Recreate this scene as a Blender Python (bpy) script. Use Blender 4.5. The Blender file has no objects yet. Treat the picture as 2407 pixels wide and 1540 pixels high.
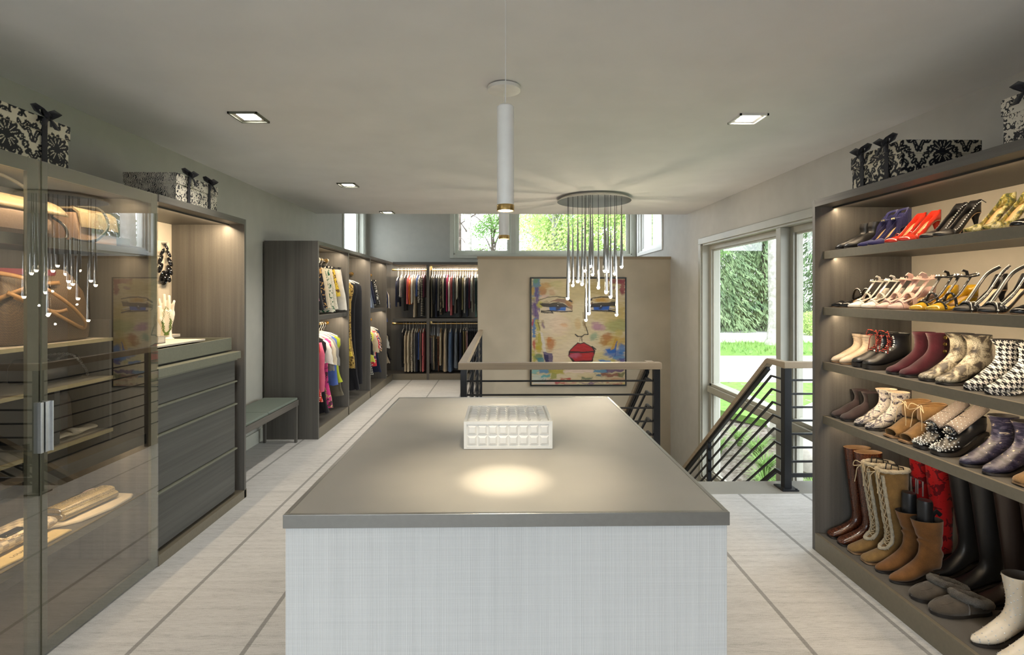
import bpy, math, random
import numpy as np
from mathutils import Vector, Matrix
R = random.Random(7)
PI = math.pi
scene = bpy.context.scene
COL = scene.collection

# ------------------------------------------------------------------ camera, sky, exposure
F_PX = 1200.0
cam_d = bpy.data.cameras.new('camera')
cam_d.sensor_fit = 'HORIZONTAL'; cam_d.sensor_width = 36.0
cam_d.lens = 36.0 * F_PX / 2407.0
cam_d.shift_x = (1203.5 - (1177 + F_PX * math.tan(math.radians(0.9)))) / 2407.0
cam_d.shift_y = (691.0 - 770.0) / 2407.0
cam_d.clip_start = 0.05; cam_d.clip_end = 300
cam = bpy.data.objects.new('camera', cam_d); COL.objects.link(cam)
cam.location = (0, 0, 1.56); cam.rotation_euler = (PI / 2, 0, math.radians(-0.9))
scene.camera = cam
vs = scene.view_settings
scene.display_settings.display_device = 'sRGB'
vs.view_transform = 'Standard'; vs.look = 'None'; vs.gamma = 1.0; vs.use_curve_mapping = False
vs.exposure = 1.5
cy = scene.cycles
cy.max_bounces = 7; cy.diffuse_bounces = 4; cy.glossy_bounces = 4; cy.transmission_bounces = 4
cy.transparent_max_bounces = 12; cy.caustics_reflective = False; cy.caustics_refractive = False
cy.sample_clamp_indirect = 4.0; cy.sample_clamp_direct = 0.0

world = bpy.data.worlds.new('overcast sky'); scene.world = world
world.use_nodes = True
wn = world.node_tree; wn.nodes.clear()
w_out = wn.nodes.new('ShaderNodeOutputWorld'); w_bg = wn.nodes.new('ShaderNodeBackground')
w_tc = wn.nodes.new('ShaderNodeTexCoord'); w_ns = wn.nodes.new('ShaderNodeTexNoise'); w_cr = wn.nodes.new('ShaderNodeValToRGB')
w_ns.inputs['Scale'].default_value = 2.2; w_ns.inputs['Detail'].default_value = 5
w_cr.color_ramp.elements[0].color = (0.84, 0.90, 1.0, 1); w_cr.color_ramp.elements[1].color = (0.96, 0.98, 1.0, 1)
w_cr.color_ramp.elements[0].position = 0.35; w_cr.color_ramp.elements[1].position = 0.65
wn.links.new(w_tc.outputs['Generated'], w_ns.inputs['Vector']); wn.links.new(w_ns.outputs['Fac'], w_cr.inputs['Fac'])
wn.links.new(w_cr.outputs['Color'], w_bg.inputs['Color']); w_bg.inputs['Strength'].default_value = 2.6
wn.links.new(w_bg.outputs['Background'], w_out.inputs['Surface'])

def area(name, loc, rot, sx, sy, power, color=(1, 1, 1), portal=False, spread=None):
    d = bpy.data.lights.new(name, 'AREA'); d.shape = 'RECTANGLE'; d.size = sx; d.size_y = sy
    d.energy = power; d.color = color
    if spread: d.spread = spread
    if portal: d.cycles.is_portal = True
    o = bpy.data.objects.new(name, d); COL.objects.link(o); o.location = loc; o.rotation_euler = rot
    return o
# portals (sampling hints only) at the window openings
area('portal_big', (2.86, 4.9, 0.75), (0, PI / 2, 0), 3.0, 3.6, 1, portal=True)
area('portal_back', (0.8, 10.02, 2.85), (-PI / 2, 0, 0), 3.5, 1.1, 1, portal=True)
area('portal_rear', (-0.70, -2.4, 1.45), (PI / 2, 0, 0), 2.9, 1.9, 1, portal=True)
WARM = (1.0, 0.76, 0.49)
WARM2 = (1.0, 0.82, 0.60)

# ------------------------------------------------------------------ mesh builder
class MB:
    def __init__(s): s.v = []; s.f = []; s.sm = []; s.mi = []; s.cur = 0
    def face(s, idx, smooth=False): s.f.append(tuple(idx)); s.sm.append(smooth); s.mi.append(s.cur)
    def vert(s, p): s.v.append((float(p[0]), float(p[1]), float(p[2]))); return len(s.v) - 1
    def box(s, x0, x1, y0, y1, z0, z1, rot=None, org=(0, 0, 0)):
        b = len(s.v)
        for z in (z0, z1):
            for (x, y) in ((x0, y0), (x1, y0), (x1, y1), (x0, y1)):
                p = Vector((x, y, z))
                if rot is not None: p = rot @ p + Vector(org)
                s.vert(p)
        for q in ((3, 2, 1, 0), (4, 5, 6, 7), (0, 1, 5, 4), (1, 2, 6, 5), (2, 3, 7, 6), (3, 0, 4, 7)):
            s.face([b + i for i in q])
        return s
    def loft(s, rings, closed=True, cap0=True, cap1=True, smooth=True):
        n = len(rings[0]); base = []
        for r in rings: base.append([s.vert(p) for p in r])
        m = n if closed else n - 1
        for a, b in zip(base, base[1:]):
            for i in range(m):
                j = (i + 1) % n
                s.face((a[i], a[j], b[j], b[i]), smooth)
        if closed and cap0: s.face(list(reversed(base[0])), False)
        if closed and cap1: s.face(base[-1], False)
        return s
    def tube(s, pts, r, n=8, caps=True, closed=False, flat=1.0):
        pts = [Vector(p) for p in pts]; N = len(pts)
        rs = r if isinstance(r, (list, tuple)) else [r] * N
        T = []
        for i in range(N):
            a = pts[(i - 1) % N] if (closed or i > 0) else pts[i]
            b = pts[(i + 1) % N] if (closed or i < N - 1) else pts[i]
            t = (b - a); T.append(t.normalized() if t.length > 1e-9 else Vector((0, 0, 1)))
        up = Vector((0, 0, 1)) if abs(T[0].z) < 0.9 else Vector((0, 1, 0))
        u = (up - T[0] * up.dot(T[0])).normalized(); rings = []
        for i in range(N):
            u = (u - T[i] * u.dot(T[i]))
            u = u.normalized() if u.length > 1e-6 else Vector((1, 0, 0))
            w = T[i].cross(u)
            rings.append([pts[i] + (u * math.cos(2 * PI * k / n) + w * math.sin(2 * PI * k / n) * flat) * rs[i] for k in range(n)])
        if closed: rings.append(rings[0])
        return s.loft(rings, True, caps and not closed, caps and not closed)
    def bar(s, a, b, w, h):
        """square bar from a to b, w across, h up"""
        a = Vector(a); b = Vector(b); t = (b - a).normalized()
        up = Vector((0, 0, 1)) if abs(t.z) < 0.95 else Vector((0, 1, 0))
        sd = t.cross(up).normalized(); u2 = sd.cross(t)
        rings = [[p + sd * (w / 2 * i) + u2 * (h / 2 * j) for i, j in ((-1, -1), (1, -1), (1, 1), (-1, 1))] for p in (a, b)]
        return s.loft(rings, smooth=False)
    def lathe(s, prof, n=24, c=(0, 0), cap0=True, cap1=True):
        rings = [[(c[0] + r * math.cos(2 * PI * k / n), c[1] + r * math.sin(2 * PI * k / n), z) for k in range(n)] for r, z in prof]
        return s.loft(rings, True, cap0, cap1)
    def grid(s, P, smooth=True, wrap=False):
        """P: rows x cols of points"""
        b = [[s.vert(p) for p in row] for row in P]
        for r0, r1 in zip(b, b[1:]):
            m = len(r0)
            for i in range(m if wrap else m - 1):
                j = (i + 1) % m
                s.face((r0[i], r0[j], r1[j], r1[i]), smooth)
        return s
    def prism(s, poly, f0, f1, smooth=False):
        """poly: list of 2-D points; f0,f1 map (u,v)->3D for the two ends"""
        a = [s.vert(f0(*p)) for p in poly]; b = [s.vert(f1(*p)) for p in poly]; n = len(poly)
        for i in range(n):
            j = (i + 1) % n
            s.face((a[i], a[j], b[j], b[i]), smooth)
        s.face(list(reversed(a))); s.face(b)
        return s
    def ball(s, c, r, n=8, m=6, sz=1.0):
        rings = []
        for i in range(m + 1):
            t = PI * i / m; rr = max(r * math.sin(t), 1e-5)
            rings.append([(c[0] + rr * math.cos(2 * PI * k / n), c[1] + rr * math.sin(2 * PI * k / n), c[2] - r * sz * math.cos(t)) for k in range(n)])
        return s.loft(rings)
    def mesh(s, name, mats, angle=40):
        me = bpy.data.meshes.new(name); me.from_pydata(s.v, [], s.f); me.update()
        me.polygons.foreach_set('use_smooth', s.sm)
        for m in (mats if isinstance(mats, (list, tuple)) else [mats]): me.materials.append(m)
        if isinstance(mats, (list, tuple)) and len(mats) > 1: me.polygons.foreach_set('material_index', s.mi)
        if any(s.sm):
            try: me.set_sharp_from_angle(angle=math.radians(angle))
            except Exception: pass
        return me
    def build(s, name, mats, parent=None, bevel=0, solid=0, sub=0, loc=None, rz=0, angle=40, kind=None, label=None):
        o = bpy.data.objects.new(name, s.mesh(name, mats, angle)); COL.objects.link(o)
        if parent is not None: o.parent = parent
        if loc is not None: o.location = loc
        o.rotation_euler.z = rz
        if solid:
            m = o.modifiers.new('solid', 'SOLIDIFY'); m.thickness = solid; m.offset = -1
        if sub:
            m = o.modifiers.new('sub', 'SUBSURF'); m.levels = sub; m.render_levels = sub
        if bevel:
            m = o.modifiers.new('bevel', 'BEVEL'); m.width = bevel; m.segments = 2; m.limit_method = 'ANGLE'; m.angle_limit = math.radians(50)
        if kind: o['kind'] = kind
        if label: o['label'] = label
        return o

def B(*a): return MB().box(*a)
def tag(o, label=None, cat=None, group=None, kind=None):
    if label: o['label'] = label
    if cat: o['category'] = cat
    if group: o['group'] = group
    if kind: o['kind'] = kind
    return o
def empty(name, loc=(0, 0, 0), rz=0, label=None, cat=None, group=None, kind=None):
    o = bpy.data.objects.new(name, None); COL.objects.link(o); o.location = loc; o.rotation_euler = (0, 0, rz)
    o.empty_display_size = 0.05
    return tag(o, label, cat, group, kind)
def struct(name, mb, mat, parent=None, bevel=0):
    o = mb.build(name, mat, parent, bevel=bevel)
    if parent is None: o['kind'] = 'structure'
    return o
def kids(o): return [c for c in ALLKIDS.get(o.name, [])]
def copy_tree(o, loc=None, rz=None, parent=None, **kw):
    c = o.copy(); COL.objects.link(c)
    if parent is not None: c.parent = parent
    for ch in list(o.children): copy_tree(ch, parent=c)
    if loc is not None: c.location = loc
    if rz is not None: c.rotation_euler.z = rz
    if kw: tag(c, **kw)
    return c

# ------------------------------------------------------------------ materials
class G:
    def __init__(s, name):
        s.m = bpy.data.materials.new(name); s.m.use_nodes = True; s.nt = s.m.node_tree; s.nt.nodes.clear()
        s.out = s.nt.nodes.new('ShaderNodeOutputMaterial')
        s._tc = None
    def n(s, t, **k):
        nd = s.nt.nodes.new('ShaderNode' + t)
        for a, v in k.items():
            a2 = a.replace('_', ' ')
            if a[0].islower() and hasattr(nd, a): setattr(nd, a, v); continue
            key = int(a[1:]) if (a[0] == 'i' and a[1:].isdigit()) else a2
            if isinstance(v, bpy.types.NodeSocket): s.nt.links.new(v, nd.inputs[key])
            else:
                sock = nd.inputs[key]
                if sock.type == 'RGBA' and len(v) == 3: v = (*v, 1)
                sock.default_value = v
        return nd
    def co(s, kind='Object', scale=(1, 1, 1), rot=(0, 0, 0), loc=(0, 0, 0)):
        if s._tc is None: s._tc = s.n('TexCoord')
        return s.n('Mapping', Vector=s._tc.outputs[kind], Scale=scale, Rotation=rot, Location=loc).outputs[0]
    def noise(s, scale=5, detail=3, rough=0.5, vec=None, dist=0.0):
        return s.n('TexNoise', Vector=vec or s.co(), Scale=scale, Detail=detail, Roughness=rough, Distortion=dist).outputs['Fac']
    def voro(s, scale=10, vec=None, feature='F1', rnd=1.0, out='Distance'):
        return s.n('TexVoronoi', feature=feature, Vector=vec or s.co(), Scale=scale, Randomness=rnd).outputs[out]
    def math(s, op, a, b=0.0, c=0.0):
        return s.n('Math', operation=op, i0=a, i1=b, i2=c).outputs[0]
    def ramp(s, fac, stops, interp='LINEAR'):
        nd = s.n('ValToRGB', Fac=fac); cr = nd.color_ramp; cr.interpolation = interp
        while len(cr.elements) < len(stops): cr.elements.new(0.5)
        for e, (p, c) in zip(cr.elements, stops): e.position = p; e.color = (*c, 1) if len(c) == 3 else c
        return nd.outputs[0]
    def mix(s, fac, a, b, mode='MIX'):
        nd = s.nt.nodes.new('ShaderNodeMix'); nd.data_type = 'RGBA'; nd.blend_type = mode
        for i, v in ((0, fac), (6, a), (7, b)):
            if isinstance(v, bpy.types.NodeSocket): s.nt.links.new(v, nd.inputs[i])
            else: nd.inputs[i].default_value = v if i == 0 else (*v[:3], 1)
        return nd.outputs[2]
    def sep(s, vec=None): return s.n('SeparateXYZ', Vector=vec or s.co()).outputs
    def bump(s, h, strength=0.3, dist=0.01):
        return s.n('Bump', Strength=strength, Distance=dist, Height=h).outputs[0]
    def fin(s, color, rough=0.6, metal=0.0, normal=None, spec=0.5, sheen=0.0, coat=0.0, trans=0.0, **k):
        kw = dict(k)
        p = s.n('BsdfPrincipled', Base_Color=color, Roughness=rough, Metallic=metal)
        p.inputs['Specular IOR Level'].default_value = spec
        p.inputs['Sheen Weight'].default_value = sheen; p.inputs['Coat Weight'].default_value = coat
        p.inputs['Coat Roughness'].default_value = 0.1
        if trans: p.inputs['Transmission Weight'].default_value = trans
        if normal is not None: s.nt.links.new(normal, p.inputs['Normal'])
        for a, v in kw.items(): p.inputs[a.replace('_', ' ')].default_value = v
        s.nt.links.new(p.outputs[0], s.out.inputs[0]); return s.m
_pc = {}
def plain(color, rough=0.55, metal=0.0, var=0.10, scale=30, bump=0.15, sheen=0.0, coat=0.0, spec=0.5, name=None):
    key = (tuple(color), rough, metal, var, scale, bump, sheen, coat, spec)
    if key in _pc: return _pc[key]
    g = G(name or 'finish'); nz = g.noise(scale, 3)
    lo = tuple(max(0, c * (1 - var)) for c in color); hi = tuple(min(1, c * (1 + var)) for c in color)
    c = g.ramp(nz, [(0.3, lo), (0.7, hi)])
    _pc[key] = g.fin(c, rough, metal, g.bump(nz, bump, 0.004) if bump else None, spec, sheen, coat)
    return _pc[key]
def emit(color, strength, name='lamp glow'):
    g = G(name); e = g.n('Emission', Color=color, Strength=strength); g.nt.links.new(e.outputs[0], g.out.inputs[0]); return g.m
def pane(name='window glass', tint=(0.97, 0.99, 0.98), refl=1.0, ior=1.45):
    g = G(name); fr = g.n('Fresnel', IOR=ior).outputs[0]
    fr = g.math('MULTIPLY', fr, refl)
    geo = g.n('NewGeometry').outputs['Backfacing']          # only the face towards the viewer reflects
    fr = g.math('MULTIPLY', fr, g.math('SUBTRACT', 1.0, geo))
    t = g.n('BsdfTransparent', Color=tint).outputs[0]; gl = g.n('BsdfGlossy', Color=(1, 1, 1), Roughness=0.0).outputs[0]
    mx = g.n('MixShader', i0=fr, i1=t, i2=gl); g.nt.links.new(mx.outputs[0], g.out.inputs[0]); return g.m

def wood_mat(name, dark, light, zaxis=True, rough=0.5, bands=True):
    g = G(name)
    v = g.co(scale=(30, 30, 0.55) if zaxis else (0.55, 0.55, 30) if zaxis is False else (1, 1, 1))
    a = g.noise(1.6, 5, 0.6, v)
    v2 = g.co(scale=(5, 5, 0.12) if zaxis else (0.12, 0.12, 5)); b = g.noise(1.0, 3, 0.6, v2)
    v3 = g.co(scale=(220, 220, 500) if zaxis else (500, 500, 220)); c = g.noise(1.0, 1, 0.5, v3)
    f = g.math('ADD', g.math('MULTIPLY', a, 0.5), g.math('ADD', g.math('MULTIPLY', b, 0.45), g.math('MULTIPLY', c, 0.25)))
    col = g.ramp(f, [(0.40, dark), (0.78, light)])
    if bands and zaxis:
        st = g.noise(1.0, 0, 0.5, g.co(scale=(9, 9, 0.02))); col = g.mix(g.ramp(st, [(0.66, (0, 0, 0)), (0.74, (0.28, 0.28, 0.28))]), col, tuple(min(1, k * 1.5) for k in light))
    return g.fin(col, rough, 0, g.bump(f, 0.25, 0.002), 0.4)
M = {}
M['wood'] = wood_mat('grey brown linen veneer', (0.072, 0.068, 0.062), (0.145, 0.135, 0.121))
M['wood_h'] = wood_mat('grey brown veneer, flat boards', (0.068, 0.064, 0.058), (0.142, 0.131, 0.116), zaxis=False)
M['drawer'] = wood_mat('dark drawer veneer', (0.045, 0.046, 0.043), (0.115, 0.114, 0.104), zaxis=False)
M['oak'] = wood_mat('handrail oak', (0.25, 0.19, 0.125), (0.42, 0.33, 0.23), zaxis=False)
M['edge'] = plain((0.19, 0.165, 0.12), 0.42, 0.25, 0.05, 60, 0.05, name='taupe shelf edge')
M['olive'] = plain((0.16, 0.165, 0.125), 0.45, 0.1, 0.06, 80, 0.05, name='olive grey lacquer')
M['wall'] = plain((0.43, 0.43, 0.39), 0.85, 0, 0.03, 8, 0.05, name='greige wall paint')
M['wallw'] = plain((0.56, 0.55, 0.53), 0.85, 0, 0.03, 8, 0.05, name='pale wall paint')
M['plaster'] = plain((0.47, 0.41, 0.32), 0.9, 0, 0.09, 2.2, 0.05, name='warm plaster')
M['ceil'] = plain((0.83, 0.82, 0.825), 0.95, 0, 0.03, 3, 0.04, name='ceiling paint')
M['trimw'] = plain((0.78, 0.78, 0.76), 0.45, 0, 0.03, 10, 0.02, name='white trim paint')
M['trimo'] = plain((0.40, 0.39, 0.335), 0.45, 0, 0.03, 10, 0.02, name='taupe window paint')
M['trimg'] = plain((0.52, 0.53, 0.46), 0.45, 0, 0.03, 10, 0.02, name='pale olive trim paint')
M['black'] = plain((0.012, 0.013, 0.016), 0.38, 0.3, 0.1, 60, 0.08, name='black railing paint')
M['white'] = plain((0.86, 0.845, 0.81), 0.45, 0, 0.03, 20, 0.03, name='white lacquer')
M['chrome'] = plain((0.72, 0.70, 0.66), 0.09, 1.0, 0.02, 20, 0.0, name='polished nickel')
M['steel'] = plain((0.62, 0.63, 0.64), 0.30, 0.9, 0.04, 60, 0.02, name='satin steel')
M['brass'] = plain((0.62, 0.42, 0.16), 0.28, 1.0, 0.05, 60, 0.02, name='brushed brass')
M['gold'] = plain((0.80, 0.58, 0.22), 0.22, 1.0, 0.05, 60, 0.02, name='gold hardware')
M['blackgloss'] = plain((0.008, 0.008, 0.010), 0.08, 0, 0.1, 60, 0.0, name='black gloss')
M['blackcloth'] = plain((0.012, 0.012, 0.018), 0.85, 0, 0.2, 90, 0.2, sheen=0.1, name='black ribbon')
M['pane'] = pane()
M['doorglass'] = pane('tinted cabinet glass', (0.93, 0.92, 0.89), 3.4, 1.52)
# carpet: pale streaked weave with dark woven lines every half metre
def carpet():
    g = G('striped wool carpet'); s = g.sep()
    a = g.noise(1.0, 4, 0.7, g.co(scale=(16, 170, 1))); b = g.noise(1.0, 2, 0.6, g.co(scale=(190, 330, 1)))
    c = g.noise(1.0, 3, 0.5, g.co(scale=(2.0, 30, 1)))
    f = g.math('ADD', g.math('MULTIPLY', a, 0.55), g.math('ADD', g.math('MULTIPLY', b, 0.35), g.math('MULTIPLY', c, 0.3)))
    col = g.ramp(f, [(0.40, (0.27, 0.266, 0.258)), (0.58, (0.48, 0.475, 0.465)), (0.80, (0.61, 0.605, 0.595))])
    u = g.math('FRACT', g.math('DIVIDE', g.math('ADD', s[0], 1.12 + 4.96 + 0.248), 0.496))
    d = g.math('ABSOLUTE', g.math('SUBTRACT', u, 0.5))
    ln = g.math('LESS_THAN', g.math('ADD', d, g.math('MULTIPLY', g.math('SUBTRACT', b, 0.5), 0.02)), 0.022)
    w = g.math('MULTIPLY', ln, g.math('ADD', 0.15, g.math('MULTIPLY', b, 1.0)))
    col = g.mix(w, col, (0.13, 0.128, 0.122))
    return g.fin(col, 0.95, 0, g.bump(f, 0.6, 0.006), 0.1, sheen=0.15)
M['carpet'] = carpet()
def linen():
    g = G('pale linen weave panel'); s = g.sep()
    w1 = g.noise(1.0, 2, 0.6, g.co(scale=(60, 60, 1.2))); w2 = g.noise(1.0, 2, 0.6, g.co(scale=(3, 3, 420)))
    u = g.math('ADD', g.math('MULTIPLY', g.math('ADD', s[0], s[1]), 2 * PI / 0.0042), g.math('MULTIPLY', w1, 9.0))
    rib = g.math('MULTIPLY', g.math('ADD', g.math('SINE', u), 1.0), 0.5)
    f = g.math('ADD', g.math('MULTIPLY', rib, 0.45), g.math('ADD', g.math('MULTIPLY', w1, 0.30), g.math('MULTIPLY', w2, 0.30)))
    return g.fin(g.ramp(f, [(0.25, (0.50, 0.50, 0.50)), (0.75, (0.72, 0.72, 0.715))]), 0.7, 0, g.bump(f, 0.35, 0.002), 0.3)
M['linen'] = linen()
def leather_top():
    g = G('taupe leather inlay'); v = g.voro(330); n = g.noise(4, 2)
    return g.fin(g.ramp(n, [(0.3, (0.36, 0.34, 0.30)), (0.7, (0.40, 0.375, 0.33))]), 0.46, 0, g.bump(v, 0.12, 0.001), 0.5)
M['leather_top'] = leather_top()
M['rim'] = plain((0.34, 0.33, 0.31), 0.33, 0.85, 0.03, 60, 0.02, name='bronze edge strip')
M['led'] = emit((1.0, 0.80, 0.52), 9.0, 'warm strip light')
M['lampface'] = emit((1.0, 0.95, 0.86), 14.0, 'downlight face')
M['pendface'] = emit((1.0, 0.85, 0.62), 14.0, 'pendant lamp face')

# ------------------------------------------------------------------ room shell
XL, XR, ZC, YB = -2.55, 2.60, 2.67, 9.75
YN = -2.3
ZU = 3.45            # raised ceiling behind the flat one
fl = MB(); fl.box(XL, XR, YN, 3.95, -0.25, 0); fl.box(XL, -0.33, 3.95, YB, -0.25, 0); fl.box(-0.33, XR, 7.9, YB, -0.25, 0)
floor = struct('floor', fl, M['carpet'])
M['nosing'] = wood_mat('grey oak nosing', (0.16, 0.15, 0.13), (0.30, 0.285, 0.255), zaxis=False)
struct('trim_1', B(-0.33, XR, 3.95, 4.22, -0.25, 0.0), M['nosing'])   # stair nosing along the well
low = struct('floor_lower', B(-0.33, XR, 4.0, 7.9, -2.75, -2.65), M['carpet'])
struct('ceiling', B(XL, XR, YN, 7.1, ZC, ZC + 0.12), M['ceil'])
struct('ceiling_raised', B(XL, XR, 6.98, YB + 0.2, ZU, ZU + 0.1), M['ceil'])
struct('wall_riser', B(XL, XR, 6.98, 7.1, ZC + 0.12, ZU), M['wall'])
# left wall, window hole y 8.40-9.45, z 2.24-3.2
lw = MB(); T = 0.16
lw.box(XL - T, XL, YN, 8.32, 0, ZU); lw.box(XL - T, XL, 9.55, YB, 0, ZU)
lw.box(XL - T, XL, 8.32, 9.55, 0, 2.22); lw.box(XL - T, XL, 8.32, 9.55, 3.2, ZU)
struct('wall_left', lw, M['wall'])
# back wall, window hole x -0.90..2.52, z 2.33-3.3
bw = MB(); bw.box(XL, -0.90, YB, YB + T, -0.25, ZU); bw.box(2.52, XR + 0.3, YB, YB + T, -0.25, ZU)
bw.box(-0.90, 2.52, YB, YB + T, -0.25, 2.31); bw.box(-0.90, 2.52, YB, YB + T, 3.3, ZU)
struct('wall_back', bw, M['wall'])
# right wall: big opening y 3.25-6.56 z -0.8-2.20; small opening y 8.25-9.40 z 2.33-3.2
rw = MB(); T2 = 0.24
rw.box(XR, XR + T2, YN, 3.25, -2.7, ZU); rw.box(XR, XR + T2, 6.56, 8.20, -2.7, ZU); rw.box(XR, XR + T2, 9.58, YB, -2.7, ZU)
rw.box(XR, XR + T2, 3.25, 6.56, -2.7, -0.80); rw.box(XR, XR + T2, 3.25, 6.56, 2.20, ZU)
rw.box(XR, XR + T2, 8.20, 9.58, -2.7, 2.33); rw.box(XR, XR + T2, 8.20, 9.58, 3.2, ZU)
struct('wall_right', rw, M['wallw'])
# wall behind the camera with a wide window
nw = MB(); nw.box(XL, -2.20, YN - T, YN, 0, ZC); nw.box(0.80, XR, YN - T, YN, 0, ZC); nw.box(-2.20, 0.80, YN - T, YN, 0, 0.45); nw.box(-2.20, 0.80, YN - T, YN, 2.4, ZC)
struct('wall_near', nw, M['wall'])
# half wall carrying the painting, with oak ledge
struct('wall_stair', B(-0.35, XR, 7.78, 7.90, -2.7, 2.092), M['plaster'])
struct('trim_2', B(-0.36, XR, 7.755, 7.925, 2.092, 2.13), M['oak'])
struct('wall_well', B(-0.33, -0.21, 4.0, 7.78, -2.65, -0.25), M['wall'])
struct('wall_well_front', B(-0.33, XR, 3.90, 4.0, -2.65, -0.25), M['wall'])
# baseboards
struct('baseboard_left', B(XL, XL + 0.018, 3.95, 5.5, 0, 0.13), M['trimg'])

def window(n, root_loc, along, length, z0, z1, panes, outward, mat, sash=0.05, depth=0.16, trim_w=0.08, trim=True, rails=(), inset=0.09, sill=True):
    """along 'x' or 'y'; local a runs along the wall from 0 to length; outward = unit sign away from the room"""
    r = empty('window_%d' % n, root_loc, kind='structure')
    def bx(mb, a0, a1, d0, d1, zz0, zz1):
        d0, d1 = sorted((d0 * outward, d1 * outward))
        if along == 'x': mb.box(a0, a1, d0, d1, zz0, zz1)
        else: mb.box(d0, d1, a0, a1, zz0, zz1)
    if trim:
        t = MB()
        bx(t, -trim_w, length + trim_w, -0.02, 0.0, z1, z1 + trim_w)
        bx(t, -trim_w, 0, -0.02, 0.0, z0 - (trim_w if sill else 0), z1); bx(t, length, length + trim_w, -0.02, 0.0, z0 - (trim_w if sill else 0), z1)
        if sill: bx(t, 0, length, -0.02, 0.0, z0 - trim_w, z0)
        t.build('casing', mat, r, bevel=0.003)
    j = MB()
    for a0, a1, q0, q1 in ((0, 0.02, z0, z1), (length - 0.02, length, z0, z1), (0, length, z1 - 0.02, z1), (0, length, z0, z0 + 0.02)):
        bx(j, a0, a1, 0, depth, q0, q1)
    j.build('jamb', mat, r)
    for (a0, a1) in panes:
        s = MB()
        for k, (st, dd) in enumerate(((sash, inset), (sash + 0.018, inset + 0.022))):
            e = dd + 0.035 if k == 0 else dd + 0.03
            bx(s, a0, a0 + st, dd, e, z0 + 0.02, z1 - 0.02); bx(s, a1 - st, a1, dd, e, z0 + 0.02, z1 - 0.02)
            bx(s, a0 + st, a1 - st, dd, e, z0 + 0.02, z0 + 0.02 + st); bx(s, a0 + st, a1 - st, dd, e, z1 - 0.02 - st, z1 - 0.02)
        so = s.build('sash', mat, r, bevel=0.002)
        p = MB(); bx(p, a0 + sash * 0.8, a1 - sash * 0.8, inset + 0.040, inset + 0.046, z0 + 0.05, z1 - 0.05)
        p.build('pane', M['pane'], so)
    for (p0, p1) in zip(panes, panes[1:]):
        m = MB(); bx(m, p0[1], p1[0], 0.003, depth - 0.003, z0 + 0.021, z1 - 0.021); m.build('mullion', mat, r, bevel=0.003)
    for (rz0, rz1, d0) in rails:
        m = MB(); bx(m, 0.02, length - 0.02, d0, depth, rz0, rz1); bx(m, 0.02, length - 0.02, d0 + 0.03, depth, rz1, rz1 + 0.035); bx(m, 0.02, length - 0.02, d0 + 0.05, depth, rz0 - 0.03, rz0)
        m.build('transom', mat, r, bevel=0.004)
    return r
window(1, (XR, 3.25, 0), 'y', 3.31, -0.80, 2.20, [(0.02, 1.46), (1.54, 3.29)], 1, M['trimo'], depth=0.22, inset=0.09, trim_w=0.075, rails=[(0.30, 0.38, 0.06)], sash=0.055)
window(2, (-0.90, YB, 0), 'x', 3.42, 2.31, 3.3, [(0.02, 1.09), (1.19, 3.40)], 1, M['trimg'], trim_w=0.07)
window(3, (XR, 8.20, 0), 'y', 1.38, 2.33, 3.2, [(0.02, 1.36)], 1, M['trimw'], depth=0.22, trim_w=0.06, inset=0.05)
window(4, (XL, 8.32, 0), 'y', 1.23, 2.22, 3.2, [(0.02, 1.21)], -1, M['trimg'], trim_w=0.07)
window(5, (-2.20, YN, 0), 'x', 3.0, 0.45, 2.4, [(0.02, 1.47), (1.53, 2.98)], -1, M['trimw'])

# stairs down along the right wall
st = empty('staircase', (1.27, 4.22, 0), label='wooden stair flight going down beside the tall window', cat='stairs', kind=None)
for i in range(12):
    B(0, 1.30, i * 0.25, i * 0.25 + 0.28, -0.20 * (i + 1) - 0.04, -0.20 * (i + 1)).build('tread', M['wood_h'], st, bevel=0.004)
    B(0.01, 1.30, i * 0.25 - 0.02, i * 0.25, -0.20 * (i + 1), -0.20 * i - 0.04).build('riser', M['wall'], st)

# ------------------------------------------------------------------ downlights, pendants, chandelier
def downlight(x, y, lit_deep, label):
    r = empty('recessed_downlight', (x, y, ZC), label=label, cat='downlight', group='square recessed downlights')
    h = 0.085; f = MB()
    for a in (0, 1, 2, 3):
        rot = Matrix.Rotation(a * PI / 2, 3, 'Z'); f.box(-h - 0.004, h + 0.004, h - 0.006, h + 0.004, -0.012, 0.0, rot)
    f.build('frame', M['white'] if lit_deep else M['olive'], r)
    bf = MB(); q = 0.052
    for a in range(4):
        rot = Matrix.Rotation(a * PI / 2, 3, 'Z')
        pts = [rot @ Vector(p) for p in ((-h, h, -0.004), (h, h, -0.004), (q, q, -0.001), (-q, q, -0.001))]
        b = [bf.vert(p) for p in pts]; bf.face(b)
    bf.build('reflector', M['white'] if lit_deep else plain((0.33, 0.30, 0.25), 0.4, name='bronze baffle'), r)
    B(-q, q, -q, q, -0.004, -0.002).build('diffuser', M['lampface'], r)
    d = bpy.data.lights.new('downlight', 'SPOT'); d.energy = 24; d.spot_size = 1.9; d.spot_blend = 0.9; d.color = (1, 0.92, 0.80); d.shadow_soft_size = 0.05
    o = bpy.data.objects.new('downlight_lamp', d); COL.objects.link(o); o.location = (0, 0, -0.03); o.parent = r
    return r
downlight(1.56, 3.20, True, 'bright square recessed downlight right of the white pendants')
downlight(-1.575, 3.22, False, 'largest square recessed downlight on the left, with a dark baffle')
downlight(-1.55, 5.21, False, 'middle of the three square downlights along the left of the ceiling')
downlight(-1.54, 6.95, False, 'farthest small square downlight near the end of the flat ceiling')
downlight(1.56, 0.6, True, 'square recessed downlight in the ceiling above the shoe shelves')
downlight(-1.575, 0.6, False, 'square recessed downlight in the ceiling above the glass doors')

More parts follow.
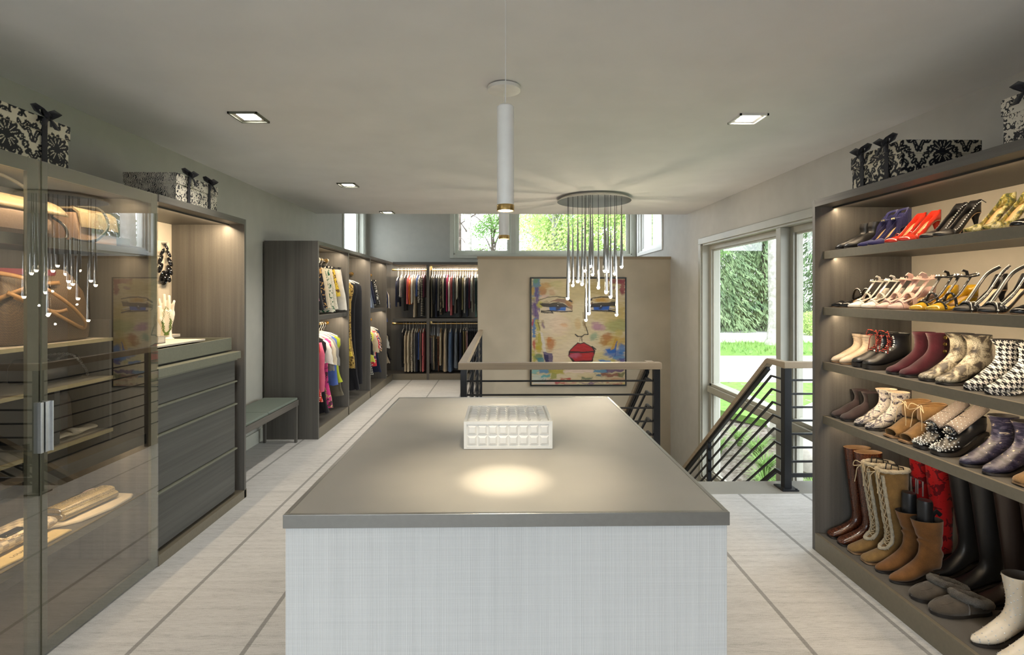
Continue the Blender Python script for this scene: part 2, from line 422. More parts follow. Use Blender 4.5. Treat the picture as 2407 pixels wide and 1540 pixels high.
def pendant(x, y, zb, zt, label):
    r = empty('pendant_light', (x, y, 0), label=label, cat='pendant light', group='white cylinder pendants over the island')
    MB().lathe([(0.063, ZC), (0.066, ZC - 0.006), (0.088, ZC - 0.006), (0.088, ZC - 0.024), (0.082, ZC - 0.027), (0.004, ZC - 0.027)], 40, cap0=False).build('canopy', M['white'], r)
    MB().tube([(0, 0, ZC - 0.025), (0, 0, zt)], 0.0016, 6).build('cord', M['white'], r)
    MB().lathe([(0.003, zt + 0.004), (0.022, zt + 0.003), (0.0285, zt - 0.003), (0.0285, zb + 0.020)], 32, cap1=False).build('tube_body', M['white'], r)
    MB().lathe([(0.0285, zb + 0.020), (0.0292, zb + 0.019), (0.0292, zb), (0.0262, zb), (0.0262, zb + 0.012)], 32, cap0=False, cap1=False).build('brass_ring', M['brass'], r)
    MB().lathe([(0.0262, zb + 0.006), (0.001, zb + 0.005)], 24, cap0=False).build('lamp_face', M['pendface'], r)
    for en, sz in ((24, 0.40), (13, 1.15)):
        d = bpy.data.lights.new('pendant', 'SPOT'); d.energy = en; d.spot_size = sz; d.spot_blend = 1.0; d.color = (1, 0.86, 0.64); d.shadow_soft_size = 0.022
        o = bpy.data.objects.new('pendant_lamp', d); COL.objects.link(o); o.location = (0, 0, zb - 0.003); o.parent = r
    return r
pendant(0.016, 1.71, 1.838, 2.188, 'nearer and larger white cylinder pendant with a brass ring')
pendant(0.018, 2.73, 1.853, 2.20, 'farther white cylinder pendant with round white ceiling canopy')

ch = empty('chandelier', (1.076, 5.88, 0), label='round nickel ceiling plate with many hanging slim metal drop pendants', cat='chandelier')
MB().lathe([(0.36, ZC), (0.40, ZC - 0.002), (0.405, ZC - 0.03), (0.422, ZC - 0.036), (0.422, ZC - 0.045), (0.01, ZC - 0.047)], 72, cap0=False).build('ceiling_plate', M['chrome'], ch)
TB = [(0.75, 1.485), (0.792, 1.686), (0.865, 1.676), (0.862, 1.638), (0.936, 1.647), (0.967, 1.322), (0.998, 1.81), (1.013, 1.848), (1.038, 1.217), (1.069, 1.762),
      (1.153, 1.791), (1.168, 1.609), (1.205, 1.552), (1.199, 1.504), (1.259, 1.801), (1.287, 1.762), (1.376, 1.287), (1.397, 1.849)]
crystal = pane('crystal', (0.98, 0.96, 0.92), 1.6, 1.6)
tube_m = MB().lathe([(0.0035, 0.70), (0.006, 0.66), (0.012, 0.35), (0.0185, 0.10), (0.0195, 0.0), (0.016, -0.002)], 16, cap1=False).mesh('drop', plain((0.46, 0.45, 0.43), 0.16, 1.0, 0.02, 20, 0.0, name='smoked nickel tube'))
tip_m = MB().lathe([(0.018, 0.0), (0.0195, -0.005), (0.0185, -0.010), (0.013, -0.024), (0.007, -0.028), (0.001, -0.029)], 12).mesh('crystal_tip', [emit((1.0, 0.85, 0.60), 16.0, 'lit crystal tip')])
coll_m = MB().lathe([(0.0215, 0.005), (0.0215, -0.003), (0.017, -0.004)], 16).mesh('collar', M['chrome'])
for k, (x, zb) in enumerate(TB):
    lx = x - 1.076; lim = math.sqrt(max(0.0, 0.37 ** 2 - lx * lx)); ly = lim * ((k * 0.618) % 1.0 * 2 - 1)
    nm = 'drop_pendant'
    o = bpy.data.objects.new(nm, tube_m); COL.objects.link(o); o.parent = ch; o.location = (lx, ly, zb + 0.035)
    t = bpy.data.objects.new('crystal_tip', tip_m); COL.objects.link(t); t.parent = o
    c = bpy.data.objects.new('collar', coll_m); COL.objects.link(c); c.parent = o
    w = MB().tube([(0, 0, 0.70), (0, 0, ZC - 0.046 - zb - 0.035)], 0.0028, 6).build('wire', M['black'], o)

for (lx, lz) in ((-0.22, 1.47), (0.02, 1.25), (0.2, 1.46), (0.05, 1.62)):
    d = bpy.data.lights.new('chandelier_glow', 'POINT'); d.energy = 2.8; d.color = (1, 0.84, 0.60); d.shadow_soft_size = 0.009
    o = bpy.data.objects.new('chandelier_lamp', d); COL.objects.link(o); o.parent = ch; o.location = (lx, -0.06, lz - 0.03)

# ------------------------------------------------------------------ island with jewel box
isl = empty('island', (0.02, 2.255, 0), label='low-sheen island counter with pale linen sides and a taupe leather top', cat='island')
B(-0.626, 0.626, -0.81, 0.81, 0.0, 0.902).build('body', M['linen'], isl, bevel=0.003)
rm = MB(); hx, hy = 0.631, 0.815
for a, b in (((-hx, -hy), (hx, -hy + 0.013)), ((-hx, hy - 0.013), (hx, hy)), ((-hx, -hy + 0.013), (-hx + 0.013, hy - 0.013)), ((hx - 0.013, -hy + 0.013), (hx, hy - 0.013))):
    rm.box(a[0], b[0], a[1], b[1], 0.902, 0.940)
rm.build('edge_strip', M['rim'], isl, bevel=0.0012)
B(-hx + 0.013, hx - 0.013, -hy + 0.013, hy - 0.013, 0.902, 0.9385).build('leather_top', M['leather_top'], isl)

jb = empty('jewel_box', (0.03, 2.04, 0.94), label='white lacquered box of raised square facets on the island', cat='box')
bw_, bd_, bh_ = 0.355, 0.296, 0.110
B(-bw_ / 2 + 0.006, bw_ / 2 - 0.006, 0.006, bd_ - 0.006, 0.0, bh_ - 0.006).build('body', M['white'], jb)
def frame_box(mb, w, d, h, t):
    # frame sticks along all the edges
    for x in (-w / 2, w / 2 - t):
        for y in (0, d - t): mb.box(x, x + t, y, y + t, 0, h)
    for z in (0, h - t):
        for y in (0, d - t): mb.box(-w / 2 + t, w / 2 - t, y, y + t, z, z + t)
        for x in (-w / 2, w / 2 - t): mb.box(x, x + t, t, d - t, z, z + t)
fb = MB(); frame_box(fb, bw_, bd_, bh_, 0.0115); fb.build('frame', M['white'], jb, bevel=0.0008)
def facet(w, h):
    m = MB(); a = [m.vert(p) for p in ((0.001, 0.001, 0), (w - 0.001, 0.001, 0), (w - 0.001, h - 0.001, 0), (0.001, h - 0.001, 0))]
    i = w * 0.24; j = h * 0.24; b = [m.vert(p) for p in ((i, j, 0.007), (w - i, j, 0.007), (w - i, h - j, 0.007), (i, h - j, 0.007))]
    for k in range(4): m.face((a[k], a[(k + 1) % 4], b[(k + 1) % 4], b[k]))
    m.face(b); return m
cw = (bw_ - 0.025) / 8; cd = (bd_ - 0.025) / 7; chh = (bh_ - 0.025) / 2
top_f = facet(cw, cd).mesh('facet', M['white']); fr_f = facet(cw, chh).mesh('facet', M['white']); sd_f = facet(cd, chh).mesh('facet', M['white'])
def put(mesh, loc, rot, parent, name='facet'):
    o = bpy.data.objects.new(name, mesh); COL.objects.link(o); o.parent = parent; o.location = loc; o.rotation_euler = rot; return o
for i in range(8):
    for j in range(7): put(top_f, (-bw_ / 2 + 0.0125 + i * cw, 0.0125 + j * cd, bh_ - 0.006), (0, 0, 0), jb)
    for j in range(2): put(fr_f, (-bw_ / 2 + 0.0125 + i * cw, 0.006, 0.0125 + j * chh), (PI / 2, 0, 0), jb)
for i in range(7):
    for j in range(2):
        put(sd_f, (bw_ / 2 - 0.006, 0.0125 + i * cd, 0.0125 + j * chh), (PI / 2, 0, PI / 2), jb)
        put(sd_f, (-bw_ / 2 + 0.006, 0.0125 + (i + 1) * cd, 0.0125 + j * chh), (PI / 2, 0, -PI / 2), jb)
# ------------------------------------------------------------------ cabinets
M['cream'] = plain((0.56, 0.51, 0.42), 0.8, 0, 0.03, 12, 0.05, name='cream back board')
M['goldedge'] = plain((0.50, 0.42, 0.24), 0.35, 0.3, 0.05, 40, 0.02, name='pale brass shelf edge')
M['dark'] = plain((0.030, 0.030, 0.028), 0.6, 0, 0.1, 40, 0.05, name='dark lining')
def strip(parent, name, a, b, axis, power, tilt, thick=0.012, color=WARM):
    """LED strip: a visible glowing channel plus its light. a,b: end points, tilt: rotation of the light about the strip"""
    ax, ay, az = a; bx, by, bz = b
    L = abs(by - ay) if axis == 'y' else abs(bx - ax)
    mid = ((ax + bx) / 2, (ay + by) / 2, az)
    sg = -1 if tilt * (1 if axis == 'y' else -1) > 0 else 1    # side the strip shines towards
    if axis == 'y':
        m = B(ax - 0.005, ax + 0.005, ay, by, az - 0.005, az + 0.004); g = B(ax + sg * 0.0052, ax + sg * 0.0062, ay, by, az - 0.004, az + 0.003)
    else:
        m = B(ax, bx, ay - 0.005, ay + 0.005, az - 0.005, az + 0.004); g = B(ax, bx, ay + sg * 0.0052, ay + sg * 0.0062, az - 0.004, az + 0.003)
    c = m.build('light_channel', M['dark'], parent); g.build('light_strip', M['led'], c)
    d = bpy.data.lights.new('strip_light', 'AREA'); d.shape = 'RECTANGLE'; d.energy = power; d.color = color
    if axis == 'y': d.size = thick; d.size_y = L
    else: d.size = L; d.size_y = thick
    o = bpy.data.objects.new('strip_lamp', d); COL.objects.link(o); o.parent = parent
    o.location = (mid[0] + (0.012 * sg if axis == 'y' else 0), mid[1] + (0.012 * sg if axis != 'y' else 0), az - 0.006)
    o.rotation_euler = (0, tilt, 0) if axis == 'y' else (tilt, 0, 0)
    return o
K_LED = 0.30

# ---- shoe cabinet on the right
sc = empty('shoe_cabinet', (0, 0, 0), label='tall open grey brown shoe cabinet with lit shelves along the right wall', cat='cabinet')
Y0, Y1 = 0.95, 3.10
B(1.91, 2.53, Y1 - 0.026, Y1, 0.0, 2.13).build('side_panel', M['wood'], sc, bevel=0.001)
B(1.91, 2.53, Y0, Y0 + 0.026, 0.0, 2.13).build('side_panel', M['wood'], sc, bevel=0.001)
B(1.91, 2.53, Y0 + 0.026, Y1 - 0.026, 2.088, 2.13).build('top_panel', M['wood_h'], sc, bevel=0.001)
B(2.505, 2.53, Y0 + 0.026, Y1 - 0.026, 0.0, 2.088).build('back_panel', M['cream'], sc)
B(1.93, 2.505, Y0 + 0.026, Y1 - 0.026, 0.085, 0.107).build('floor_board', M['wood_h'], sc)
B(1.91, 1.93, Y0 + 0.026, Y1 - 0.026, 0.0, 0.107).build('kick_board', M['edge'], sc, bevel=0.001)
SZ = [1.818, 1.479, 1.148, 0.820]
for z in SZ:
    s = B(1.975, 2.505, Y0 + 0.026, Y1 - 0.026, z - 0.030, z).build('shelf', M['wood_h'], sc)
    B(1.957, 1.975, Y0 + 0.026, Y1 - 0.026, z - 0.047, z).build('shelf_lip', M['edge'], s, bevel=0.001)
for z, p in [(2.088, 9.0)] + [(z - 0.030, w) for z, w in zip(SZ, (9.0, 8.0, 7.0, 3.6))]:
    strip(sc, 'led', (2.02, Y0 + 0.03, z - 0.004), (2.02, Y1 - 0.03, z - 0.004), 'y', p * 0.27, -0.45)

# ---- glass-door handbag cabinet on the left
gc = empty('glass_cabinet', (0, 0, 0), label='glass-fronted handbag cabinet with olive frames at the left edge', cat='cabinet')
GY0, GY1 = 1.45, 2.95
B(-2.53, -1.978, GY1 - 0.022, GY1, 0.0, 2.13).build('side_panel', M['wood'], gc)
B(-2.53, -1.978, GY0, GY0 + 0.022, 0.0, 2.13).build('side_panel', M['wood'], gc)
B(-2.53, -1.978, GY0 + 0.022, GY1 - 0.022, 2.10, 2.13).build('top_panel', M['wood_h'], gc)
B(-2.53, -2.505, GY0 + 0.022, GY1 - 0.022, 0.05, 2.10).build('back_panel', M['wood'], gc)
B(-2.505, -1.985, GY0 + 0.022, GY1 - 0.022, 0.03, 0.06).build('floor_board', M['wood_h'], gc)
us = B(-2.505, -2.02, GY0 + 0.022, GY1 - 0.022, 1.785, 1.812).build('shelf', M['wood_h'], gc)
B(-2.02, -2.005, GY0 + 0.022, GY1 - 0.022, 1.765, 1.812).build('shelf_lip', M['edge'], us)
ws = B(-2.505, -2.03, GY0 + 0.022, GY1 - 0.022, 0.735, 0.768).build('shelf', M['wood_h'], gc)
B(-2.03, -2.012, GY0 + 0.022, GY1 - 0.022, 0.712, 0.768).build('shelf_lip', M['wood_h'], ws)
ls = B(-2.505, -2.03, GY0 + 0.022, GY1 - 0.022, 0.405, 0.432).build('shelf', M['wood_h'], gc)
B(-2.03, -2.015, GY0 + 0.022, GY1 - 0.022, 0.392, 0.432).build('shelf_lip', M['edge'], ls)
for z in (1.325, 1.118, 0.835):
    s = B(-2.505, -2.11, GY0 + 0.022, 2.80, z - 0.016, z - 0.001).build('shelf', M['cream'], gc)
    B(-2.11, -2.10, GY0 + 0.022, 2.80, z - 0.018, z).build('shelf_lip', M['goldedge'], s)
B(-2.505, -2.12, 2.80, 2.816, 0.768, 1.42).build('cubby_side', M['wood'], gc)
for y in (1.98, 2.47):
    B(-2.505, -2.13, y, y + 0.03, 0.837, 1.10).build('divider', M['dark'], gc)
B(-2.505, -2.49, GY0 + 0.03, 2.79, 0.84, 1.30).build('lining', M['dark'], gc)
def glass_door(y0, y1, stile_l, stile_r):
    f = MB(); z0, z1, x0, x1 = 0.008, 2.128, -1.978, -1.962
    f.box(x0, x1, y0, y0 + stile_l, z0, z1); f.box(x0, x1, y1 - stile_r, y1, z0, z1)
    f.box(x0, x1, y0 + stile_l, y1 - stile_r, z1 - 0.058, z1); f.box(x0, x1, y0 + stile_l, y1 - stile_r, z0, z0 + 0.055)
    fr = f.build('door_frame', M['olive'], gc, bevel=0.001)
    g = MB(); g.box(-1.961, -1.956, y0, y1, z0, z1); g.build('pane', M['doorglass'], fr)
    return fr
d1 = glass_door(GY0 + 0.01, 2.199, 0.055, 0.052); d2 = glass_door(2.208, GY1 - 0.003, 0.034, 0.05)
for dd, (a, b) in ((d1, (2.186, 2.199)), (d2, (2.209, 2.236))):
    h = MB(); h.box(-1.956, -1.940, a, b, 0.885, 1.10); h.box(-1.944, -1.930, b - 0.004, b, 0.885, 1.10) if dd is d2 else None
    h.build('handle', M['steel'], dd, bevel=0.001)
for z, p in ((2.10, 7.0), (1.785, 6.0), (0.735, 5.0), (0.405, 1.6)):
    strip(gc, 'led', (-2.06, GY0 + 0.05, z - 0.004), (-2.06, GY1 - 0.06, z - 0.004), 'y', p * K_LED, 0.35)

# ---- jewellery dresser next to it
jd = empty('jewelry_dresser', (0, 0, 0), label='open dresser unit with dark drawers and a lit niche, right of the glass doors', cat='dresser')
JY0, JY1 = 2.951, 3.95
B(-2.53, -1.955, JY1 - 0.024, JY1, 0.0, 2.13).build('side_panel', M['wood'], jd, bevel=0.001)
B(-2.53, -1.955, JY0, JY1 - 0.024, 2.088, 2.13).build('top_panel', M['wood_h'], jd, bevel=0.001)
B(-2.53, -2.505, JY0, JY1 - 0.024, 0.0, 2.088).build('back_panel', M['cream'], jd)
B(-2.505, -1.955, JY0, JY1 + 0.012, 0.0, 0.062).build('kick_board', M['edge'], jd, bevel=0.001)
B(-2.50, -2.00, JY0 + 0.004, 3.846, 0.07, 1.07).build('carcass', M['dark'], jd)
B(-2.50, -1.955, JY0, 3.876, 1.078, 1.130).build('counter', M['olive'], jd, bevel=0.002)
for z0, z1 in ((0.918, 1.072), (0.750, 0.908), (0.418, 0.740), (0.085, 0.408)):
    dr = B(-2.0, -1.982, JY0 + 0.004, 3.838, z0, z1).build('drawer', M['drawer'], jd, bevel=0.001)
    B(-1.994, -1.966, JY0 + 0.004, 3.845, z1 - 0.004, z1 + 0.006).build('pull_lip', M['olive'], dr, bevel=0.001)
tr = MB(); ty0, ty1 = JY0 + 0.02, 3.862
tr.box(-2.03, -2.018, ty0, ty1, 1.142, 1.232); tr.box(-2.46, -2.45, ty0, ty1, 1.142, 1.232)
tr.box(-2.45, -2.03, ty0, ty0 + 0.012, 1.142, 1.232); tr.box(-2.45, -2.03, ty1 - 0.012, ty1, 1.142, 1.232); tr.box(-2.45, -2.03, ty0 + 0.012, ty1 - 0.012, 1.142, 1.152)
tray = empty('jewelry_tray', (0, 0, 0), label='olive open-top jewelry tray with compartments standing on the dresser counter', cat='tray')
tr.build('tray_body', M['olive'], tray, bevel=0.0015)
for y in (3.17, 3.38, 3.60): B(-2.45, -2.03, y, y + 0.008, 1.152, 1.222).build('tray_divider', M['edge'], tray)
for y0, y1 in ((2.99, 3.165), (3.185, 3.375), (3.395, 3.595), (3.615, 3.845)):
    B(-2.445, -2.035, y0, y1, 1.152, 1.160).build('tray_lining', M['dark'], tray)
B(-2.13, -2.03, 2.96, 2.97, 1.1306, 1.1419).build('tray_foot', M['olive'], tray); B(-2.44, -2.05, 3.0, 3.84, 1.1306, 1.1419).build('tray_foot', M['dark'], tray)
lid = B(-2.48, -2.075, 2.965, 3.62, 1.2325, 1.2445).build('tray_lid', M['cream'], None, bevel=0.001)
tag(lid, 'thin cream board lying across the top of the olive jewelry tray', 'board')
strip(jd, 'led', (-2.06, JY0 + 0.06, 2.084), (-2.06, JY1 - 0.05, 2.084), 'y', 4.6, 0.4)

# ---- wardrobe run along the far left wall
wd = empty('wardrobe', (0, 0, 0), label='tall open wardrobe run with three hanging bays along the left wall', cat='wardrobe')
DIV = [5.50, 6.585, 7.675, 8.77]
for i, y in enumerate(DIV):
    B(-2.53, -1.955, y, y + 0.028, 0.0, 2.13).build('side_panel' if i == 0 else 'divider', M['wood'], wd, bevel=0.001)
B(-2.53, -1.955, 5.528, 9.275, 2.088, 2.13).build('top_panel', M['wood_h'], wd, bevel=0.001)
B(-2.53, -2.515, 5.528, 9.275, 0.0, 2.088).build('back_panel', M['cream'], wd)
B(-2.505, -1.97, 5.528, 9.275, 0.09, 0.112).build('floor_board', M['wood_h'], wd)
B(-1.97, -1.955, 5.528, 9.26, 0.0, 0.112).build('kick_board', M['edge'], wd, bevel=0.001)
for i in (0, 2): B(-2.505, -1.975, DIV[i] + 0.028, DIV[i + 1], 1.275, 1.325).build('shelf', M['wood_h'], wd, bevel=0.001)
for (y0, y1, z) in ((5.53, 6.58, 1.985), (5.53, 6.58, 1.19), (6.615, 7.67, 1.86), (7.705, 8.765, 1.88), (7.705, 8.765, 1.12), (8.80, 9.262, 1.80), (8.80, 9.262, 1.00)):
    r = MB().tube([(-2.225, y0, z), (-2.225, y1, z)], 0.014, 10).build('hanging_rod', M['brass'], wd)
    for y in (y0, y1 - 0.012): MB().tube([(-2.225, y, z), (-2.225, y + 0.012, z)], 0.026, 12).build('rod_socket', M['brass'], r)
for (y0, y1, z, p) in ((5.56, 6.55, 2.084, 4.5), (5.56, 6.55, 1.271, 4.0), (6.65, 7.64, 2.084, 5), (7.74, 8.74, 2.084, 4.5), (7.74, 8.74, 1.271, 4), (8.84, 9.24, 2.084, 3)):
    strip(wd, 'led', (-2.03, y0, z), (-2.03, y1, z), 'y', p * 0.48, 0.35, color=WARM2)

# ---- closet across the back
bc = empty('back_closet', (0, 0, 0), label='lit two-bay closet across the back wall, behind the half wall', cat='closet')
CY = 9.28; CX0, CX1 = -1.955, 0.35
B(CX0, CX1, CY, CY + 0.42, 2.085, 2.14).build('top_panel', M['wood_h'], bc, bevel=0.001)
[B(q0, q1, CY, CY + 0.419, 1.062, 1.115).build('shelf', M['wood_h'], bc, bevel=0.001) for q0, q1 in ((CX0, -1.346), (-1.294, CX1 - 0.031))]
B(-1.345, -1.295, CY - 0.003, CY + 0.419, 0.0, 2.084).build('divider', M['wood'], bc, bevel=0.001)
B(CX1 - 0.03, CX1, CY, CY + 0.42, 0.0, 2.085).build('side_panel', M['wood'], bc, bevel=0.001)
B(-2.5, CX1, CY + 0.42, CY + 0.44, 0.0, 2.14).build('back_panel', M['wood'], bc)
B(CX0 - 0.5, CX1, CY + 0.015, CY + 0.42, 0.09, 0.112).build('floor_board', M['wood_h'], bc)
B(CX0, CX1, CY, CY + 0.015, 0.0, 0.112).build('kick_board', M['edge'], bc, bevel=0.001)
RODB = {}
for (x0, x1) in ((-2.0, -1.345), (-1.295, CX1 - 0.03)):
    for z in (2.005, 1.015):
        r = MB().tube([(x0, CY + 0.17, z), (x1, CY + 0.17, z)], 0.017, 10).build('hanging_rod', M['brass'], bc)
        if x0 > -1.5: B(x0, x0 + 0.03, CY + 0.15, CY + 0.19, z, z + 0.07).build('rod_socket', M['brass'], r)
        strip(bc, 'led', (x0 + 0.03, CY + 0.09, z + 0.065), (x1 - 0.03, CY + 0.09, z + 0.065), 'x', 4.6 * (x1 - x0), 0.30, color=WARM2)

# ---- bench between dresser and wardrobe
be = empty('bench', (0, 0, 0), label='long low bench with a grey green cushion against the left wall', cat='bench')
B(-2.50, -2.13, 4.05, 5.42, 0.385, 0.445).build('seat_frame', M['wood_h'], be, bevel=0.003)
for (y0, y1) in ((4.06, 4.735), (4.737, 5.412)):
    B(-2.49, -2.138, y0, y1, 0.445, 0.470).build('cushion', plain((0.15, 0.18, 0.155), 0.7, 0, 0.06, 120, 0.2, name='grey green leather'), be, bevel=0.008)
for x in (-2.49, -2.165):
    for y in (4.06, 5.375): 
        MB().loft([[(x + a * 0.03, y + b * 0.035, 0.385) for a, b in ((0, 0), (1, 0), (1, 1), (0, 1))], [(x + 0.003 + a * 0.024, y + 0.003 + b * 0.029, 0.0) for a, b in ((0, 0), (1, 0), (1, 1), (0, 1))]], smooth=False).build('leg', M['wood'], be)

# ------------------------------------------------------------------ railings
def post(mb, x, y, z0, z1, w=0.05): mb.box(x - w / 2, x + w / 2, y - w / 2, y + w / 2, z0, z1); return mb
BARZ = [0.868, 0.758, 0.651, 0.544, 0.436, 0.328, 0.215]
ra = empty('balustrade', (0, 0, 0), label='black metal stair-well railing with oak top rail behind the island', cat='railing')
m = MB(); m.box(-0.335, 1.275, 4.02, 4.085, 0.962, 1.015); m.build('handrail', M['oak'], ra, bevel=0.003)
m = MB(); m.box(-0.335, -0.27, 4.085, 7.755, 0.962, 1.015); m.build('handrail', M['oak'], ra, bevel=0.003)
for x in (-0.293, 1.240):
    p = post(MB(), x, 4.052, 0.0, 0.962).build('post', M['black'], ra, bevel=0.002)
    B(x - 0.06, x + 0.06, 3.992, 4.112, 0.0, 0.010).build('base_plate', M['black'], p, bevel=0.001)
for y in (5.28, 6.50, 7.70):
    p = post(MB(), -0.30, y, 0.0, 0.962, 0.042).build('post', M['black'], ra, bevel=0.002)
for z in BARZ:
    MB().tube([(-0.27, 4.052, z), (1.215, 4.052, z)], 0.0075, 8).build('bar', M['black'], ra)
    MB().tube([(-0.30, 4.077, z), (-0.30, 7.74, z)], 0.0065, 6).build('bar', M['black'], ra)
B(-0.27, 1.215, 4.04, 4.064, 0.095, 0.125).build('bottom_rail', M['black'], ra)
SL = 0.80
def slope_rail(r, x, y0, z_first, ends_y, hand_y0, hand_z):
    dy = ends_y - hand_y0
    h = MB(); h.bar((x, 4.05, hand_z), (x, hand_y0, hand_z), 0.06, 0.045); h.bar((x, hand_y0, hand_z), (x, ends_y, hand_z - SL * dy), 0.06, 0.045)
    h.build('handrail', M['oak'], r, bevel=0.003)
    MB().bar((x, hand_y0 + 0.03, hand_z - 0.06), (x, ends_y, hand_z - 0.06 - SL * (dy - 0.03) + 0.0), 0.03, 0.05).build('rail_bracket', M['black'], r)
    for k, z in enumerate(BARZ + [0.10]):
        yb = y0 - 0.012 * k
        w = 0.0075 if k < 7 else 0.014
        m = MB().bar((x, 4.07, z), (x, yb + 0.004, z), 2 * w, 2 * w); m.bar((x, yb, z), (x, ends_y, z - SL * (ends_y - yb)), 2 * w, 2 * w)
        m.build('bar', M['black'], r)
rs = empty('stair_railing', (0, 0, 0), label='sloping black stair railing with oak handrail beside the tall window', cat='railing')
p = post(MB(), 2.29, 4.06, 0.0, 0.965, 0.058).build('post', M['black'], rs, bevel=0.002)
B(2.225, 2.355, 3.99, 4.13, 0.0, 0.011).build('base_plate', M['black'], p, bevel=0.001)
for (x, y) in ((2.238, 4.005), (2.342, 4.005), (2.342, 4.115)): MB().lathe([(0.009, 0.011), (0.009, 0.018), (0.001, 0.019)], 6, (x, y)).build('bolt', M['black'], p)
slope_rail(rs, 2.29, 4.285, 0.868, 6.9, 4.31, 0.992)
m = MB(); m.box(2.2575, 2.598, 4.0285, 4.0915, 0.966, 1.0175); m.build('handrail', M['oak'], rs, bevel=0.003)
for z in BARZ + [0.105]: MB().bar((2.315, 4.06, z), (2.598, 4.06, z), 0.015, 0.015 if z > 0.12 else 0.03).build('bar', M['black'], rs)
m = MB().box(2.27, 2.31, 5.56, 5.60, -1.15, -0.06); m.build('post', M['black'], rs)
rl = ra
slope_rail(rl, 1.20, 4.20, 0.868, 6.9, 4.14, 0.995)
post(MB(), 1.20, 5.58, -1.15, -0.06, 0.04).build('post', M['black'], rl)
# ------------------------------------------------------------------ painted surfaces (colour attributes on real meshes)
def lin(c):
    c = np.asarray(c, float) / 255.0
    return np.where(c <= 0.04045, c / 12.92, ((c + 0.055) / 1.055) ** 2.4)
def vnoise(X, Y, seed=0):
    r = np.random.RandomState(seed); t = r.rand(64, 64)
    xi = np.floor(X).astype(int); yi = np.floor(Y).astype(int); fx = X - xi; fy = Y - yi
    fx = fx * fx * (3 - 2 * fx); fy = fy * fy * (3 - 2 * fy)
    a = t[xi % 64, yi % 64]; b = t[(xi + 1) % 64, yi % 64]; c = t[xi % 64, (yi + 1) % 64]; d = t[(xi + 1) % 64, (yi + 1) % 64]
    return (a * (1 - fx) + b * fx) * (1 - fy) + (c * (1 - fx) + d * fx) * fy
def fbm(X, Y, seed=0, o=4):
    s = 0; a = 0.5
    for i in range(o): s = s + a * vnoise(X * 2 ** i, Y * 2 ** i, seed + i); a *= 0.5
    return s / (1 - 0.5 ** o)
def color_mat(name, rough=0.5, bump=0.1, spec=0.4, scale=(300, 300, 300)):
    g = G(name); c = g.n('VertexColor', layer_name='Col').outputs['Color']
    nz = g.noise(1.0, 2, 0.5, g.co(scale=scale))
    return g.fin(c, rough, 0, g.bump(nz, bump, 0.002), spec)
def set_colors(me, cols):
    at = me.color_attributes.new('Col', 'FLOAT_COLOR', 'POINT')
    a = np.ones((len(cols), 4), np.float32); a[:, :3] = cols
    at.data.foreach_set('color', a.ravel())

